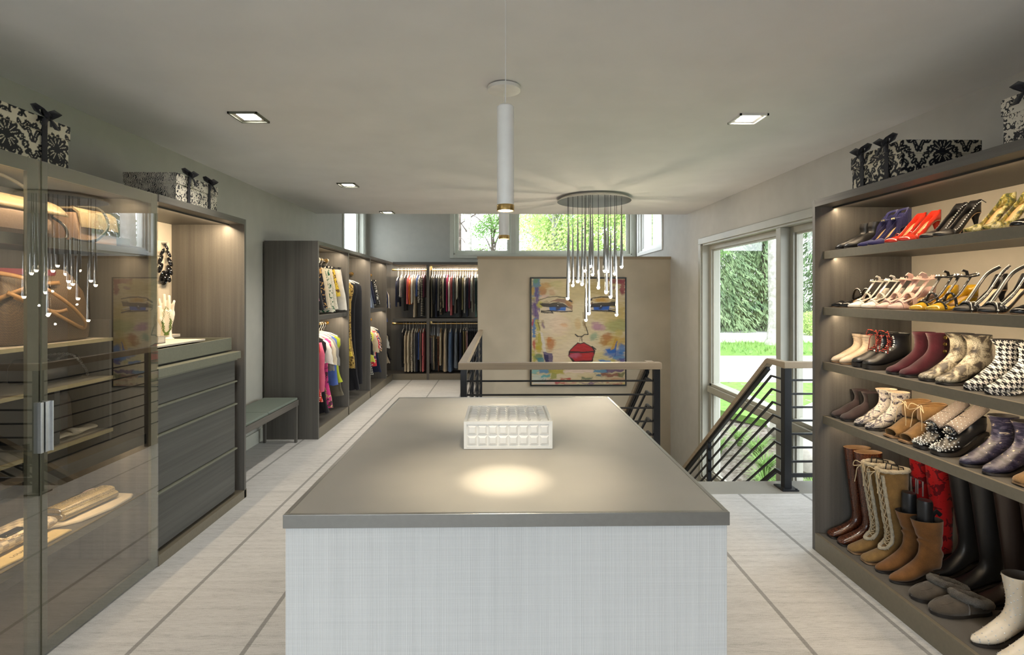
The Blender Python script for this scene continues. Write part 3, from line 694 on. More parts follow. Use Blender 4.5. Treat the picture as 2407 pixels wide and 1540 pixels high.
def paint_face():
    nu, nv = 250, 284
    U, V = np.meshgrid(np.linspace(0, 1, nu), np.linspace(0, 1, nv))
    X = 55 + U * 1217; Y = 80 + V * 1390
    wob = 22; Xn = X + (fbm(X / 55, Y / 55, 3) - 0.5) * wob * 2; Yn = Y + (fbm(X / 55, Y / 55, 11) - 0.5) * wob * 2
    brush = fbm(X / 60, Y / 14, 21)                      # horizontal brush streaks
    brush2 = fbm(X / 14, Y / 60, 31)
    C = np.zeros(X.shape + (3,)); C[:] = lin((216, 196, 152))
    def put(mask, col): 
        m = np.clip(mask, 0, 1)[..., None]; C[:] = C * (1 - m) + lin(col) * m
    def blob(cx, cy, rx, ry, col, a=0.8, soft=0.5, rag=0.6, rot=0):
        dx = Xn - cx; dy = Yn - cy; c, s = math.cos(rot), math.sin(rot)
        d = np.sqrt(((dx * c + dy * s) / rx) ** 2 + ((-dx * s + dy * c) / ry) ** 2) + (brush - 0.5) * rag
        put(a * np.clip((1 - d) / soft, 0, 1), col)
    def rect(x0, y0, x1, y1, col, a=0.85, rag=30, b=None):
        bb = brush if b is None else b
        e = (bb - 0.5) * rag * 2
        d = np.minimum(np.minimum(Xn - x0 + e, x1 - Xn + e), np.minimum(Yn - y0 + e * .5, y1 - Yn + e * .5))
        put(a * np.clip(d / 14, 0, 1), col)
    def poly(pts, col, a=1.0, wobble=0.25, soft=5):
        xx = X + (Xn - X) * wobble; yy = Y + (Yn - Y) * wobble
        ins = np.zeros(X.shape, bool); dm = np.full(X.shape, 1e9); n = len(pts)
        for i in range(n):
            (x0, y0), (x1, y1) = pts[i], pts[(i + 1) % n]
            c = ((y0 > yy) != (y1 > yy)) & (xx < (x1 - x0) * (yy - y0) / ((y1 - y0) or 1e-9) + x0); ins ^= c
            L2 = (x1 - x0) ** 2 + (y1 - y0) ** 2 + 1e-9
            t = np.clip(((xx - x0) * (x1 - x0) + (yy - y0) * (y1 - y0)) / L2, 0, 1)
            dm = np.minimum(dm, np.hypot(xx - x0 - t * (x1 - x0), yy - y0 - t * (y1 - y0)))
        sd = np.where(ins, dm, -dm); put(a * np.clip(sd / soft + 0.5, 0, 1), col)
    def line(pts, w, col, a=0.95, wobble=0.2):
        xx = X + (Xn - X) * wobble; yy = Y + (Yn - Y) * wobble; m = np.zeros(X.shape)
        for (x0, y0), (x1, y1) in zip(pts, pts[1:]):
            L2 = (x1 - x0) ** 2 + (y1 - y0) ** 2 + 1e-9
            t = np.clip(((xx - x0) * (x1 - x0) + (yy - y0) * (y1 - y0)) / L2, 0, 1)
            d = np.hypot(xx - x0 - t * (x1 - x0), yy - y0 - t * (y1 - y0)) + (brush - 0.5) * w * 0.7
            m = np.maximum(m, np.clip((w - d) / 4, 0, 1))
        put(a * m, col)
    # ground colours
    blob(350, 150, 260, 130, (222, 200, 150)); blob(650, 250, 330, 200, (208, 188, 132)); blob(980, 200, 240, 150, (196, 172, 104)); blob(300, 640, 220, 260, (232, 212, 180)); blob(420, 700, 160, 160, (228, 200, 168))
    blob(1150, 560, 190, 260, (206, 176, 84)); blob(1160, 700, 200, 110, (172, 172, 100)); blob(1000, 560, 220, 110, (214, 190, 128)); blob(690, 560, 120, 260, (222, 206, 160))
    blob(620, 980, 330, 160, (226, 206, 170)); blob(1130, 900, 220, 110, (206, 166, 62)); blob(950, 1110, 140, 90, (208, 190, 130)); blob(400, 1110, 160, 130, (224, 200, 168))
    # left strip
    rect(55, 80, 175, 330, (44, 120, 150)); rect(60, 80, 150, 150, (96, 150, 110)); blob(70, 240, 35, 80, (206, 160, 40)); rect(90, 190, 150, 640, (84, 56, 128), b=brush2); rect(55, 330, 95, 380, (160, 150, 40)); blob(90, 470, 45, 150, (74, 44, 116)); rect(55, 600, 110, 860, (34, 110, 170)); blob(60, 660, 22, 60, (180, 40, 60))
    blob(160, 420, 50, 60, (176, 168, 40)); blob(130, 700, 40, 120, (168, 160, 30), rot=-0.2); rect(110, 790, 200, 1010, (178, 164, 44), b=brush2); blob(90, 940, 32, 80, (178, 50, 30)); blob(150, 1000, 40, 60, (192, 170, 50)); rect(60, 1010, 110, 1190, (178, 172, 60)); blob(140, 1110, 70, 60, (76, 120, 70)); rect(120, 1110, 230, 1190, (60, 130, 140))
    poly([(165, 780), (200, 790), (255, 1080), (215, 1075)], (226, 214, 196), 0.9); line([(135, 640), (165, 760)], 6, (60, 46, 40)); poly([(200, 1040), (330, 1060), (330, 1185), (240, 1190)], (74, 58, 108), 0.85, 0.8); poly([(215, 1075), (275, 1090), (285, 1180), (235, 1180)], (40, 34, 80), 0.9, 0.8)
    # forehead / cheek patches
    blob(200, 240, 60, 80, (180, 112, 50)); blob(240, 180, 90, 60, (206, 160, 90)); blob(220, 310, 70, 30, (226, 190, 170)); blob(320, 260, 60, 40, (206, 160, 120), 0.6); blob(380, 150, 120, 60, (206, 196, 130), 0.6)
    blob(300, 930, 80, 110, (188, 112, 48)); blob(270, 880, 50, 50, (196, 120, 50)); blob(480, 690, 60, 40, (222, 170, 120), 0.7); blob(660, 680, 50, 90, (210, 170, 110), 0.6); blob(200, 670, 40, 60, (178, 156, 120)); blob(205, 690, 18, 46, (140, 110, 130), 0.8)
    blob(900, 700, 90, 70, (180, 124, 148)); blob(980, 720, 50, 40, (196, 150, 150), 0.7); blob(870, 840, 70, 60, (140, 164, 130)); blob(1040, 850, 80, 80, (180, 112, 54)); blob(1000, 910, 80, 50, (176, 120, 50)); blob(1190, 790, 80, 60, (200, 178, 90))
    rect(1030, 80, 1275, 155, (140, 52, 58)); rect(1200, 100, 1275, 290, (150, 46, 60)); blob(1100, 210, 60, 40, (150, 110, 110), 0.7); blob(1010, 140, 110, 50, (206, 180, 110), 0.6); blob(1230, 260, 40, 60, (140, 60, 60))
    # right blues
    blob(1130, 1050, 170, 80, (24, 104, 180)); poly([(1175, 900), (1150, 1050), (1060, 1060), (1010, 1010), (1090, 1010)], (20, 98, 178), 0.9, 0.7); blob(1230, 1010, 60, 90, (32, 116, 184)); poly([(1140, 860), (1080, 1020), (1130, 1000), (1180, 880)], (206, 160, 52), 0.9, 0.5); rect(1100, 1080, 1272, 1150, (66, 130, 180)); rect(930, 1140, 1080, 1190, (60, 124, 178)); rect(1180, 1120, 1275, 1190, (70, 64, 140)); blob(1110, 1160, 50, 40, (190, 176, 90))
    line([(1165, 900), (1140, 1100)], 5, (20, 70, 150))
    # below: chin band
    rect(55, 1260, 150, 1340, (120, 178, 170)); rect(60, 1330, 260, 1470, (196, 206, 190)); rect(140, 1260, 320, 1330, (56, 130, 170)); rect(260, 1260, 480, 1340, (170, 156, 46)); rect(180, 1330, 300, 1380, (70, 160, 160)); rect(300, 1320, 400, 1400, (150, 150, 70)); rect(470, 1260, 860, 1320, (222, 196, 176)); rect(380, 1320, 700, 1390, (214, 196, 160)); rect(640, 1340, 860, 1390, (206, 186, 140)); rect(860, 1260, 1050, 1320, (30, 120, 160)); rect(1030, 1260, 1272, 1310, (84, 50, 104)); rect(940, 1310, 1200, 1370, (130, 62, 44)); rect(870, 1330, 960, 1380, (48, 96, 120)); rect(1180, 1310, 1272, 1380, (110, 110, 60)); rect(1000, 1370, 1272, 1410, (196, 150, 110)); rect(430, 1370, 570, 1410, (178, 40, 40)); rect(690, 1370, 860, 1410, (90, 110, 80)); rect(240, 1390, 420, 1470, (214, 190, 170)); rect(360, 1440, 480, 1470, (170, 40, 60)); rect(480, 1440, 660, 1470, (196, 130, 120)); rect(660, 1440, 1010, 1470, (94, 60, 110)); rect(1010, 1440, 1250, 1470, (176, 100, 80)); rect(55, 1440, 360, 1470, (216, 190, 176)); rect(1240, 1440, 1275, 1470, (216, 190, 96))
    # eyes
    dark = (34, 24, 18)
    for (dx, fl) in ((0, 0), (0, 1)):
        if fl == 0:
            poly([(270, 400), (400, 340), (480, 350), (585, 430), (590, 500), (480, 400), (380, 380)], (116, 60, 50), 0.75, 0.6); blob(540, 400, 60, 50, (176, 120, 50), 0.7); line([(150, 360), (260, 325), (380, 315), (470, 328), (540, 350), (575, 380)], 7, dark); line([(500, 335), (575, 382)], 12, dark)
            poly([(190, 470), (280, 450), (500, 450), (580, 500), (470, 505), (300, 500)], (214, 196, 170), 1); poly([(285, 440), (500, 440), (495, 500), (290, 498)], (36, 104, 186), 1); poly([(360, 430), (440, 430), (430, 475), (370, 475)], (70, 74, 130), 0.8)
            poly([(185, 400), (300, 405), (400, 385), (480, 410), (560, 470), (500, 455), (300, 455), (210, 450), (170, 425)], dark, 0.96); line([(165, 410), (230, 440)], 9, dark); line([(390, 400), (460, 400), (545, 455)], 4, (206, 190, 170)); line([(180, 505), (300, 500), (440, 515), (580, 505)], 10, dark); line([(180, 520), (330, 530)], 9, dark); line([(330, 525), (300, 500)], 8, dark)
        else:
            blob(960, 360, 130, 40, (196, 146, 44), 0.9); poly([(770, 420), (850, 385), (860, 440), (780, 470)], (90, 50, 40), 0.8); line([(775, 385), (850, 335), (960, 318), (1080, 325), (1170, 345)], 8, dark); line([(780, 385), (835, 352)], 13, dark)
            poly([(800, 480), (860, 440), (1070, 440), (1165, 470), (1060, 500), (860, 495)], (214, 200, 176), 1); poly([(855, 430), (1070, 430), (1060, 492), (865, 490)], (24, 92, 180), 1)
            poly([(770, 460), (850, 405), (960, 395), (1080, 390), (1165, 375), (1150, 440), (1080, 440), (960, 450), (850, 455)], dark, 0.96); line([(1060, 470), (1170, 490)], 6, dark); line([(840, 500), (960, 500), (1160, 512)], 10, dark); line([(1060, 495), (1165, 520)], 13, dark); line([(850, 400), (1020, 385), (1110, 375)], 3, (190, 170, 150)); line([(775, 470), (800, 495)], 6, dark)
    for k in range(9): line([(185 + k * 12, 425 - k * 3), (160 + k * 11, 405 - k * 5)], 3.5, dark); line([(190 + k * 20, 512), (178 + k * 20, 532 + (k % 3) * 6)], 3.5, dark)
    for k in range(9): line([(1150 - k * 10, 400), (1178 - k * 9, 372 - k * 2)], 3.5, dark); line([(1150 - k * 22, 505), (1166 - k * 22, 528 - (k % 3) * 4)], 3.5, dark)
    blob(395, 470, 34, 30, (24, 22, 40), 0.85, 0.6, 0.3); blob(950, 458, 34, 26, (20, 20, 36), 0.85, 0.6, 0.3); blob(390, 440, 8, 8, (235, 230, 220), 1, 0.6, 0.1); blob(955, 436, 8, 8, (235, 230, 220), 1, 0.6, 0.1)
    # nose, mouth
    line([(725, 520), (725, 600)], 5, (110, 84, 54)); line([(745, 670), (775, 760), (790, 810)], 8, dark); blob(745, 640, 26, 120, (150, 116, 62), 0.7); line([(620, 812), (660, 840), (710, 838), (740, 815), (790, 812)], 8, dark); line([(625, 815), (655, 838)], 11, dark); line([(690, 845), (680, 905)], 5, dark); line([(705, 845), (712, 905)], 7, dark)
    poly([(535, 1030), (650, 915), (690, 925), (735, 912), (850, 975), (885, 1030), (845, 1180), (600, 1190), (530, 1090)], (48, 26, 20), 1); poly([(552, 1028), (655, 928), (690, 938), (735, 926), (840, 985), (862, 1030), (700, 1040)], (178, 28, 28), 1); poly([(548, 1050), (700, 1056), (855, 1046), (870, 1075), (835, 1150), (620, 1165), (560, 1100)], (166, 30, 34), 1); blob(610, 1090, 90, 44, (190, 90, 112), 0.75); poly([(700, 1062), (850, 1050), (830, 1140), (720, 1140)], (186, 32, 28), 0.8); line([(545, 1040), (700, 1050), (870, 1035)], 8, (40, 20, 18)); line([(540, 1030), (560, 1000)], 4, (220, 200, 180)); line([(840, 970), (890, 1010)], 10, dark); line([(590, 1185), (840, 1180)], 8, dark)
    # signature scribble
    line([(190, 1395), (200, 1415), (212, 1385)], 3, dark); line([(238, 1390), (240, 1400), (225, 1410)], 4, dark); line([(250, 1405), (330, 1400)], 2.5, dark)
    C *= (0.86 + 0.28 * brush)[..., None] * np.array((0.74, 0.745, 0.80))
    return U, V, np.clip(C, 0, 1), brush

pa = empty('painting', (0.449, 7.78, 0.161), label='large colourful painting of a face with blue eyes and red lips', cat='painting')
PW, PH = 1.464, 1.650
fm = MB(); ft = 0.016
fm.box(0, PW, -0.045, 0, 0, ft); fm.box(0, PW, -0.045, 0, PH - ft, PH); fm.box(0, ft, -0.045, 0, ft, PH - ft); fm.box(PW - ft, PW, -0.045, 0, ft, PH - ft)
fm.build('frame', M['black'], pa, bevel=0.001)
U, V, C, br = paint_face(); nvv, nuu = U.shape
cm = MB(); x0 = ft + 0.004; wI = PW - 2 * x0; hI = PH - 2 * x0
cm.v = np.stack([x0 + U * wI, -0.036 - br * 0.003, PH - x0 - V * hI], -1).reshape(-1, 3).tolist()
idx = np.arange(nvv * nuu).reshape(nvv, nuu); q = np.stack([idx[1:, :-1], idx[1:, 1:], idx[:-1, 1:], idx[:-1, :-1]], -1).reshape(-1, 4).tolist()
cm.f = q; cm.sm = [True] * len(q); cm.mi = [0] * len(q)
cv = cm.build('canvas', color_mat('oil paint on canvas', 0.45), pa, angle=180); set_colors(cv.data, C.reshape(-1, 3))
B(0.01, PW - 0.01, -0.03, -0.002, 0.01, PH - 0.01).build('backing', M['dark'], pa)

# ---- damask and toile boxes
def damask(X, Y, tile=0.235):
    """1 = black ink; mirrored palmettes, rosettes, scrolls and leaves"""
    x = np.abs(((X / tile + 0.5) % 1.0) - 0.5); y = (Y / tile) % 1.0; ink = np.zeros(x.shape, bool); cut = np.zeros(x.shape, bool)
    def el(cx, cy, rx, ry, a):
        c, s = math.cos(a), math.sin(a); dx = x - cx; dy = y - cy; rx = rx * (1.55 if rx > 0.01 else 0.9); ry = ry * (1.15 if rx > 0.01 else 1)
        return ((dx * c + dy * s) / rx) ** 2 + ((-dx * s + dy * c) / ry) ** 2 < 1
    def sc(cx, cy, r, w, a0, a1):
        d = np.hypot(x - cx, y - cy); t = (np.arctan2(y - cy, x - cx) - a0) % (2 * PI)
        return (np.abs(d - r) < 1.5 * w * (1.1 - 0.5 * t / (a1 - a0))) & (t < a1 - a0)
    for a in (0.0, 0.42, 0.84, 1.26):                        # downward palmette
        L = 0.20 - 0.03 * (a > 1); cx = math.sin(a) * L * 0.62; cyy = 0.60 - math.cos(a) * L * 0.62
        ink |= el(cx, cyy, 0.042, L * 0.58, a); cut |= el(cx * 1.05, cyy, 0.008, L * 0.36, a) if a > 0.1 else cut
    for a in (0.25, 0.75, 1.2):                              # upward plume
        L = 0.24; ink |= el(math.sin(a) * L * 0.6, 0.64 + math.cos(a) * L * 0.6, 0.036, L * 0.5, -a); cut |= el(math.sin(a) * L * 0.62, 0.64 + math.cos(a) * L * 0.6, 0.008, L * 0.34, -a)
    ink |= el(0, 0.62, 0.05, 0.06, 0)
    for (cx, cy) in ((0.26, 0.66), (0.345, 0.545)):          # rosettes
        d = np.hypot(x - cx, y - cy); t = np.arctan2(y - cy, x - cx)
        ink |= d < 0.075 + 0.010 * np.cos(7 * t); cut |= (d < 0.022 + 0.016 * np.cos(7 * t)) & (d > 0.010)
    ink |= sc(0.20, 0.16, 0.105, 0.026, -0.6, 3.7) | sc(0.31, 0.30, 0.085, 0.022, 2.2, 6.6) | sc(0.42, 0.10, 0.07, 0.02, 0.3, 4.6)
    ink |= el(0.07, 0.20, 0.017, 0.20, 0.18) | el(0.17, 0.14, 0.035, 0.035, 0) | el(0.33, 0.28, 0.028, 0.028, 0)
    for (cx, cy, a, l) in ((0.42, 0.80, 0.5, 0.09), (0.36, 0.86, -0.7, 0.08), (0.46, 0.70, 0.2, 0.08), (0.44, 0.92, 1.0, 0.07), (0.27, 0.88, 0.4, 0.08), (0.45, 0.38, 0.6, 0.085), (0.40, 0.43, -0.8, 0.07), (0.22, 0.42, 0.9, 0.08), (0.05, 0.02, 0.9, 0.08), (0.28, 0.02, -0.5, 0.07), (0.48, 0.24, 0.1, 0.08), (0.12, 0.36, -0.6, 0.06)):
        ink |= el(cx, cy, 0.030, l, a); cut |= el(cx, cy, 0.005, l * 0.6, a)
    return (ink & ~cut).astype(float)
mat_print = color_mat('printed paper', 0.6, 0.05, 0.3)
def toile_mat():
    g = G('toile print paper')
    clump = g.noise(13, 3, 0.6); fine = g.noise(70, 4, 0.7, dist=1.5); ln = g.n('TexWave', Vector=g.co(), Scale=38, Distortion=14, Detail=3).outputs['Fac']
    a = g.math('ADD', g.math('MULTIPLY', fine, 0.55), g.math('MULTIPLY', ln, 0.35)); m = g.math('GREATER_THAN', g.math('ADD', a, g.math('MULTIPLY', clump, 0.95)), 0.985)
    return g.fin(g.mix(m, (0.62, 0.58, 0.50), (0.030, 0.030, 0.036)), 0.6, 0, None, 0.3)
M['toile'] = toile_mat()
def printed_box(w, d, h, z0, print_fn=None, res=0.0035):
    """box panels as fine grids (origin = centre of the bottom), returns MB and colours"""
    m = MB(); cols = []
    faces = [((-w / 2, -d / 2), (w / 2, -d / 2)), ((w / 2, -d / 2), (w / 2, d / 2)), ((w / 2, d / 2), (-w / 2, d / 2)), ((-w / 2, d / 2), (-w / 2, -d / 2))]
    s0 = 0.0
    for (a, b) in faces:
        L = math.hypot(b[0] - a[0], b[1] - a[1]); nu = max(2, int(L / res)) if print_fn else 2; nv = max(2, int(h / res)) if print_fn else 2
        P = [[(a[0] + (b[0] - a[0]) * i / (nu - 1), a[1] + (b[1] - a[1]) * i / (nu - 1), z0 + h * j / (nv - 1)) for i in range(nu)] for j in range(nv)]
        m.grid(P, smooth=False)
        if print_fn:
            S, Z = np.meshgrid(s0 + L * np.arange(nu) / (nu - 1), z0 + h * np.arange(nv) / (nv - 1)); cols.append(print_fn(S, Z).ravel())
        s0 += L
    for z in (z0, z0 + h):
        k = len(m.v)
        for p in ((-w / 2, -d / 2), (w / 2, -d / 2), (w / 2, d / 2), (-w / 2, d / 2)): m.vert((p[0], p[1], z))
        m.face([k, k + 1, k + 2, k + 3] if z > z0 else [k + 3, k + 2, k + 1, k])
        if print_fn: cols.append(np.zeros(4))
    return m, (np.concatenate(cols) if print_fn else None)
def bow(parent, x, y, z, face, s=1.0):
    """ribbon bow on the top edge; face = outward direction (dx,dy) of the ribboned side"""
    m = MB(); fx, fy = face; tx, ty = -fy, fx
    def pt(t, n, zz): return (x + tx * t * s + fx * n * s, y + ty * t * s + fy * n * s, z + zz * s)
    for sg in (-1, 1):
        P = [pt(0, 0.004, 0), pt(sg * 0.022, 0.022, 0.020), pt(sg * 0.045, 0.02, 0.034), pt(sg * 0.05, 0.0, 0.028), pt(sg * 0.025, -0.006, 0.008), pt(0, 0.004, 0)]
        Q = [(p[0] + fx * 0.0, p[1], p[2]) for p in P]
        m.grid([[(p[0] - fx * 0.018 * s, p[1] - fy * 0.018 * s, p[2] + 0.010 * s) for p in P], [(p[0] + fx * 0.018 * s, p[1] + fy * 0.018 * s, p[2] - 0.014 * s) for p in P]])
        T = [pt(0, 0.012, 0.0), pt(sg * 0.02, 0.022, -0.022), pt(sg * 0.034, 0.026, -0.050)]
        m.grid([[(p[0] - tx * 0.013 * s, p[1] - ty * 0.013 * s, p[2]) for p in T], [(p[0] + tx * 0.013 * s, p[1] + ty * 0.013 * s, p[2]) for p in T]])
    m.ball(pt(0, 0.012, 0.004), 0.014 * s, 8, 6)
    return m.build('bow', M['blackcloth'], parent, solid=0.002)
def hatbox(loc, w, d, h, pattern, ribbons, label, lid=0.065, seed=0.0):
    r = empty('storage_box', loc, label=label, cat='box')
    fn = (lambda S, Z: damask(S + seed, Z + seed * 0.7)) if pattern == 'damask' else None
    for nm, ww, dd, z0, hh in (('box_body', w, d, 0.0, h - lid * 0.6), ('lid', w + 0.010, d + 0.010, h - lid, lid)):
        m, k = printed_box(ww, dd, hh, z0, fn)
        o = m.build(nm, mat_print if fn else M['toile'], r)
        if fn:
            c = np.outer(1 - k, lin((206, 198, 178))) + np.outer(k, lin((16, 18, 26))); set_colors(o.data, c)
    for (x, y, face) in ribbons:
        fx, fy = face; hw = 0.013
        if fx: B(x - 0.0015 + 0.006 * fx, x + 0.0015 + 0.006 * fx, y - hw, y + hw, 0.001, h).build('ribbon', M['blackcloth'], r); B(-w / 2 - 0.004, w / 2 + 0.004, y - hw, y + hw, h, h + 0.002).build('ribbon', M['blackcloth'], r)
        bow(r, x + fx * 0.006, y, h + 0.004, face, 1.0)
    return r
hatbox((-2.22, 2.16, 2.1305), 0.42, 0.49, 0.205, 'damask', [(0.21, -0.19, (1, 0)), (0.21, 0.115, (1, 0))], 'bold damask black and white box with ribbons on top of the glass cabinet', seed=0.09)
hatbox((-2.168, 3.42, 2.1305), 0.315, 0.455, 0.182, 'toile', [(0.1575, -0.105, (1, 0)), (0.1575, 0.125, (1, 0))], 'toile print box with two black bows on top of the dresser unit')
hatbox((2.15, 2.635, 2.1305), 0.39, 0.345, 0.182, 'damask', [(-0.195, 0.09, (-1, 0)), (-0.195, -0.085, (-1, 0))], 'black and white damask box with two bows on top of the shoe cabinet', seed=0.03)
hatbox((2.16, 1.74, 2.1305), 0.40, 0.44, 0.185, 'toile', [(-0.20, 0.11, (-1, 0)), (-0.20, -0.11, (-1, 0))], 'toile print box at the right edge on top of the shoe cabinet')
# ------------------------------------------------------------------ clothes
def fabric(name, kind, c1, c2=(0.02, 0.02, 0.02), s=1.0, rough=0.85, c3=None):
    g = G(name); xyz = g.sep(); weave = g.noise(400, 1); z = xyz[2]; x = xyz[0]; y = xyz[1]
    if kind == 'plain':
        col = g.ramp(g.noise(14 * s, 3), [(0.3, tuple(k * 0.82 for k in c1)), (0.7, c1)])
    elif kind == 'hstripe':
        col = g.mix(g.math('GREATER_THAN', g.math('FRACT', g.math('MULTIPLY', z, 28 * s)), 0.5), c1, c2)
    elif kind == 'vstripe':
        col = g.mix(g.math('GREATER_THAN', g.math('FRACT', g.math('MULTIPLY', g.math('ADD', x, y), 36 * s)), 0.5), c1, c2)
    elif kind == 'dots':
        col = g.mix(g.math('LESS_THAN', g.voro(48 * s, rnd=0.25), 0.30), c1, c2)
    elif kind == 'floral':
        a = g.noise(16 * s, 2, 0.5, dist=1.0); b = g.noise(23 * s, 2, 0.5, g.co(loc=(3, 1, 5)), 0.8)
        col = g.mix(g.math('GREATER_THAN', a, 0.56), c1, c2)
        if c3: col = g.mix(g.math('GREATER_THAN', b, 0.60), col, c3)
    elif kind == 'plaid':
        fx = g.math('LESS_THAN', g.math('FRACT', g.math('MULTIPLY', g.math('ADD', x, y), 30 * s)), 0.22); fz = g.math('LESS_THAN', g.math('FRACT', g.math('MULTIPLY', z, 30 * s)), 0.22)
        col = g.mix(g.math('MAXIMUM', fx, fz), c1, c2)
    elif kind == 'tiger':
        w = g.n('TexWave', Vector=g.co(rot=(0, 0.5, 0)), Scale=11 * s, Distortion=7.0, Detail=2).outputs['Fac']
        col = g.mix(g.math('GREATER_THAN', w, 0.62), c1, c2)
    elif kind == 'chain':
        v = g.voro(30 * s, feature='DISTANCE_TO_EDGE'); col = g.mix(g.math('LESS_THAN', v, 0.07), c1, c2)
    elif kind == 'lace':
        v = g.voro(90 * s); col = g.mix(g.math('LESS_THAN', v, 0.33), c1, c2)
    nz = g.noise(9, 2)
    return g.fin(col, rough, 0, g.bump(g.math('ADD', g.math('MULTIPLY', weave, 0.25), nz), 0.25, 0.01), 0.25, sheen=0.08)
FB = {
 'black': ('plain', (0.012, 0.012, 0.016)), 'navy': ('plain', (0.016, 0.022, 0.055)), 'cream': ('plain', (0.66, 0.58, 0.43)), 'white': ('plain', (0.76, 0.73, 0.67)),
 'beige': ('plain', (0.52, 0.43, 0.31)), 'pink': ('plain', (0.68, 0.13, 0.22)), 'coral': ('plain', (0.66, 0.15, 0.17)), 'magenta': ('plain', (0.46, 0.015, 0.13)),
 'orange': ('plain', (0.72, 0.17, 0.03)), 'lime': ('plain', (0.45, 0.52, 0.04)), 'blue': ('plain', (0.10, 0.17, 0.50)), 'denim': ('plain', (0.10, 0.16, 0.29), (0, 0, 0), 6), 'greyblue': ('plain', (0.16, 0.19, 0.24)),
 'grey': ('plain', (0.28, 0.27, 0.26)), 'taupe': ('plain', (0.22, 0.18, 0.15)), 'olive': ('plain', (0.26, 0.23, 0.11)), 'khaki': ('plain', (0.15, 0.13, 0.09)), 'teal': ('plain', (0.05, 0.17, 0.16)), 'purple': ('plain', (0.13, 0.07, 0.12)), 'burgundy': ('plain', (0.13, 0.02, 0.05)), 'rust': ('floral', (0.30, 0.12, 0.07), (0.10, 0.05, 0.04)),
 'reddots': ('dots', (0.55, 0.03, 0.02), (0.85, 0.80, 0.70)), 'pinkfloral': ('floral', (0.50, 0.22, 0.28), (0.70, 0.45, 0.40), 1, 0.85, (0.30, 0.10, 0.20)), 'blackgold': ('floral', (0.012, 0.012, 0.02), (0.45, 0.27, 0.10), 1.3), 'creamlace': ('lace', (0.64, 0.60, 0.50), (0.42, 0.40, 0.32)), 'yellowprint': ('floral', (0.62, 0.45, 0.05), (0.10, 0.05, 0.02), 1.6),
 'greenleaf': ('floral', (0.60, 0.58, 0.48), (0.02, 0.10, 0.05), 1.2), 'goldprint': ('floral', (0.42, 0.28, 0.08), (0.10, 0.06, 0.02), 1.8), 'magprint': ('floral', (0.60, 0.05, 0.22), (0.10, 0.03, 0.05), 0.9, 0.85, (0.66, 0.42, 0.20)), 'redfloral': ('floral', (0.60, 0.04, 0.07), (0.75, 0.62, 0.55), 2.0), 'blueprint': ('lace', (0.32, 0.40, 0.58), (0.66, 0.66, 0.66)), 'bwprint': ('floral', (0.02, 0.02, 0.02), (0.7, 0.68, 0.62), 1.6),
 'plaid': ('plaid', (0.018, 0.018, 0.018), (0.55, 0.55, 0.5), 1.0), 'limeprint': ('floral', (0.60, 0.62, 0.10), (0.66, 0.66, 0.60), 0.7), 'tiger': ('tiger', (0.50, 0.33, 0.20), (0.03, 0.02, 0.02)), 'redwhite': ('floral', (0.6, 0.04, 0.05), (0.8, 0.7, 0.65), 1.0, 0.85, (0.05, 0.05, 0.2)), 'navystripe': ('vstripe', (0.66, 0.60, 0.48), (0.02, 0.03, 0.09), 0.5), 'graypat': ('lace', (0.20, 0.20, 0.21), (0.55, 0.53, 0.48), 1.4), 'speck': ('lace', (0.56, 0.48, 0.36), (0.26, 0.20, 0.13), 1.2), 'chain': ('chain', (0.012, 0.012, 0.02), (0.75, 0.70, 0.60)), 'bwstripe': ('hstripe', (0.55, 0.50, 0.40), (0.014, 0.014, 0.02), 1.15), 'lattice': ('chain', (0.62, 0.56, 0.46), (0.04, 0.03, 0.03), 1.5), 'bluestripe': ('vstripe', (0.42, 0.47, 0.58), (0.66, 0.66, 0.66), 2.0), 'tan': ('plain', (0.42, 0.30, 0.15)), 'pinkstripe': ('vstripe', (0.66, 0.50, 0.50), (0.4, 0.15, 0.2), 2.0), 'sequin': ('lace', (0.16, 0.16, 0.17), (0.45, 0.44, 0.42), 1.6), 'flowerdark': ('floral', (0.02, 0.02, 0.02), (0.35, 0.32, 0.22), 1.6, 0.85, (0.30, 0.12, 0.10)),
}
FM = {k: fabric('fabric ' + k, *v) for k, v in FB.items()}
M['hwhite'] = plain((0.80, 0.76, 0.66), 0.5, 0, 0.03, 30, 0.02, name='ivory hanger'); M['hwood'] = plain((0.48, 0.28, 0.09), 0.45, 0, 0.15, 60, 0.05, name='wooden hanger'); M['hblack'] = plain((0.02, 0.02, 0.02), 0.5, name='black hanger'); M['hpink'] = plain((0.70, 0.35, 0.42), 0.6, name='pink hanger')
def ring(z, hw, ht, ox=0.0, n=26, fold=0.0, ph=0.0, k=5):
    pts = []
    for i in range(n):
        t = 2 * PI * i / n; c, s = math.cos(t), math.sin(t)
        x = hw * math.copysign(abs(c) ** 0.75, c); y = ht * math.copysign(abs(s) ** 0.8, s)
        f = fold * (math.sin(k * x * 22 + ph) * 0.7 + math.sin(9.0 * t + ph * 2) * 0.5)
        pts.append((ox + x + 0.3 * f * c, y + f * (0.6 + 0.4 * abs(s)), z + 0.35 * f))
    return pts
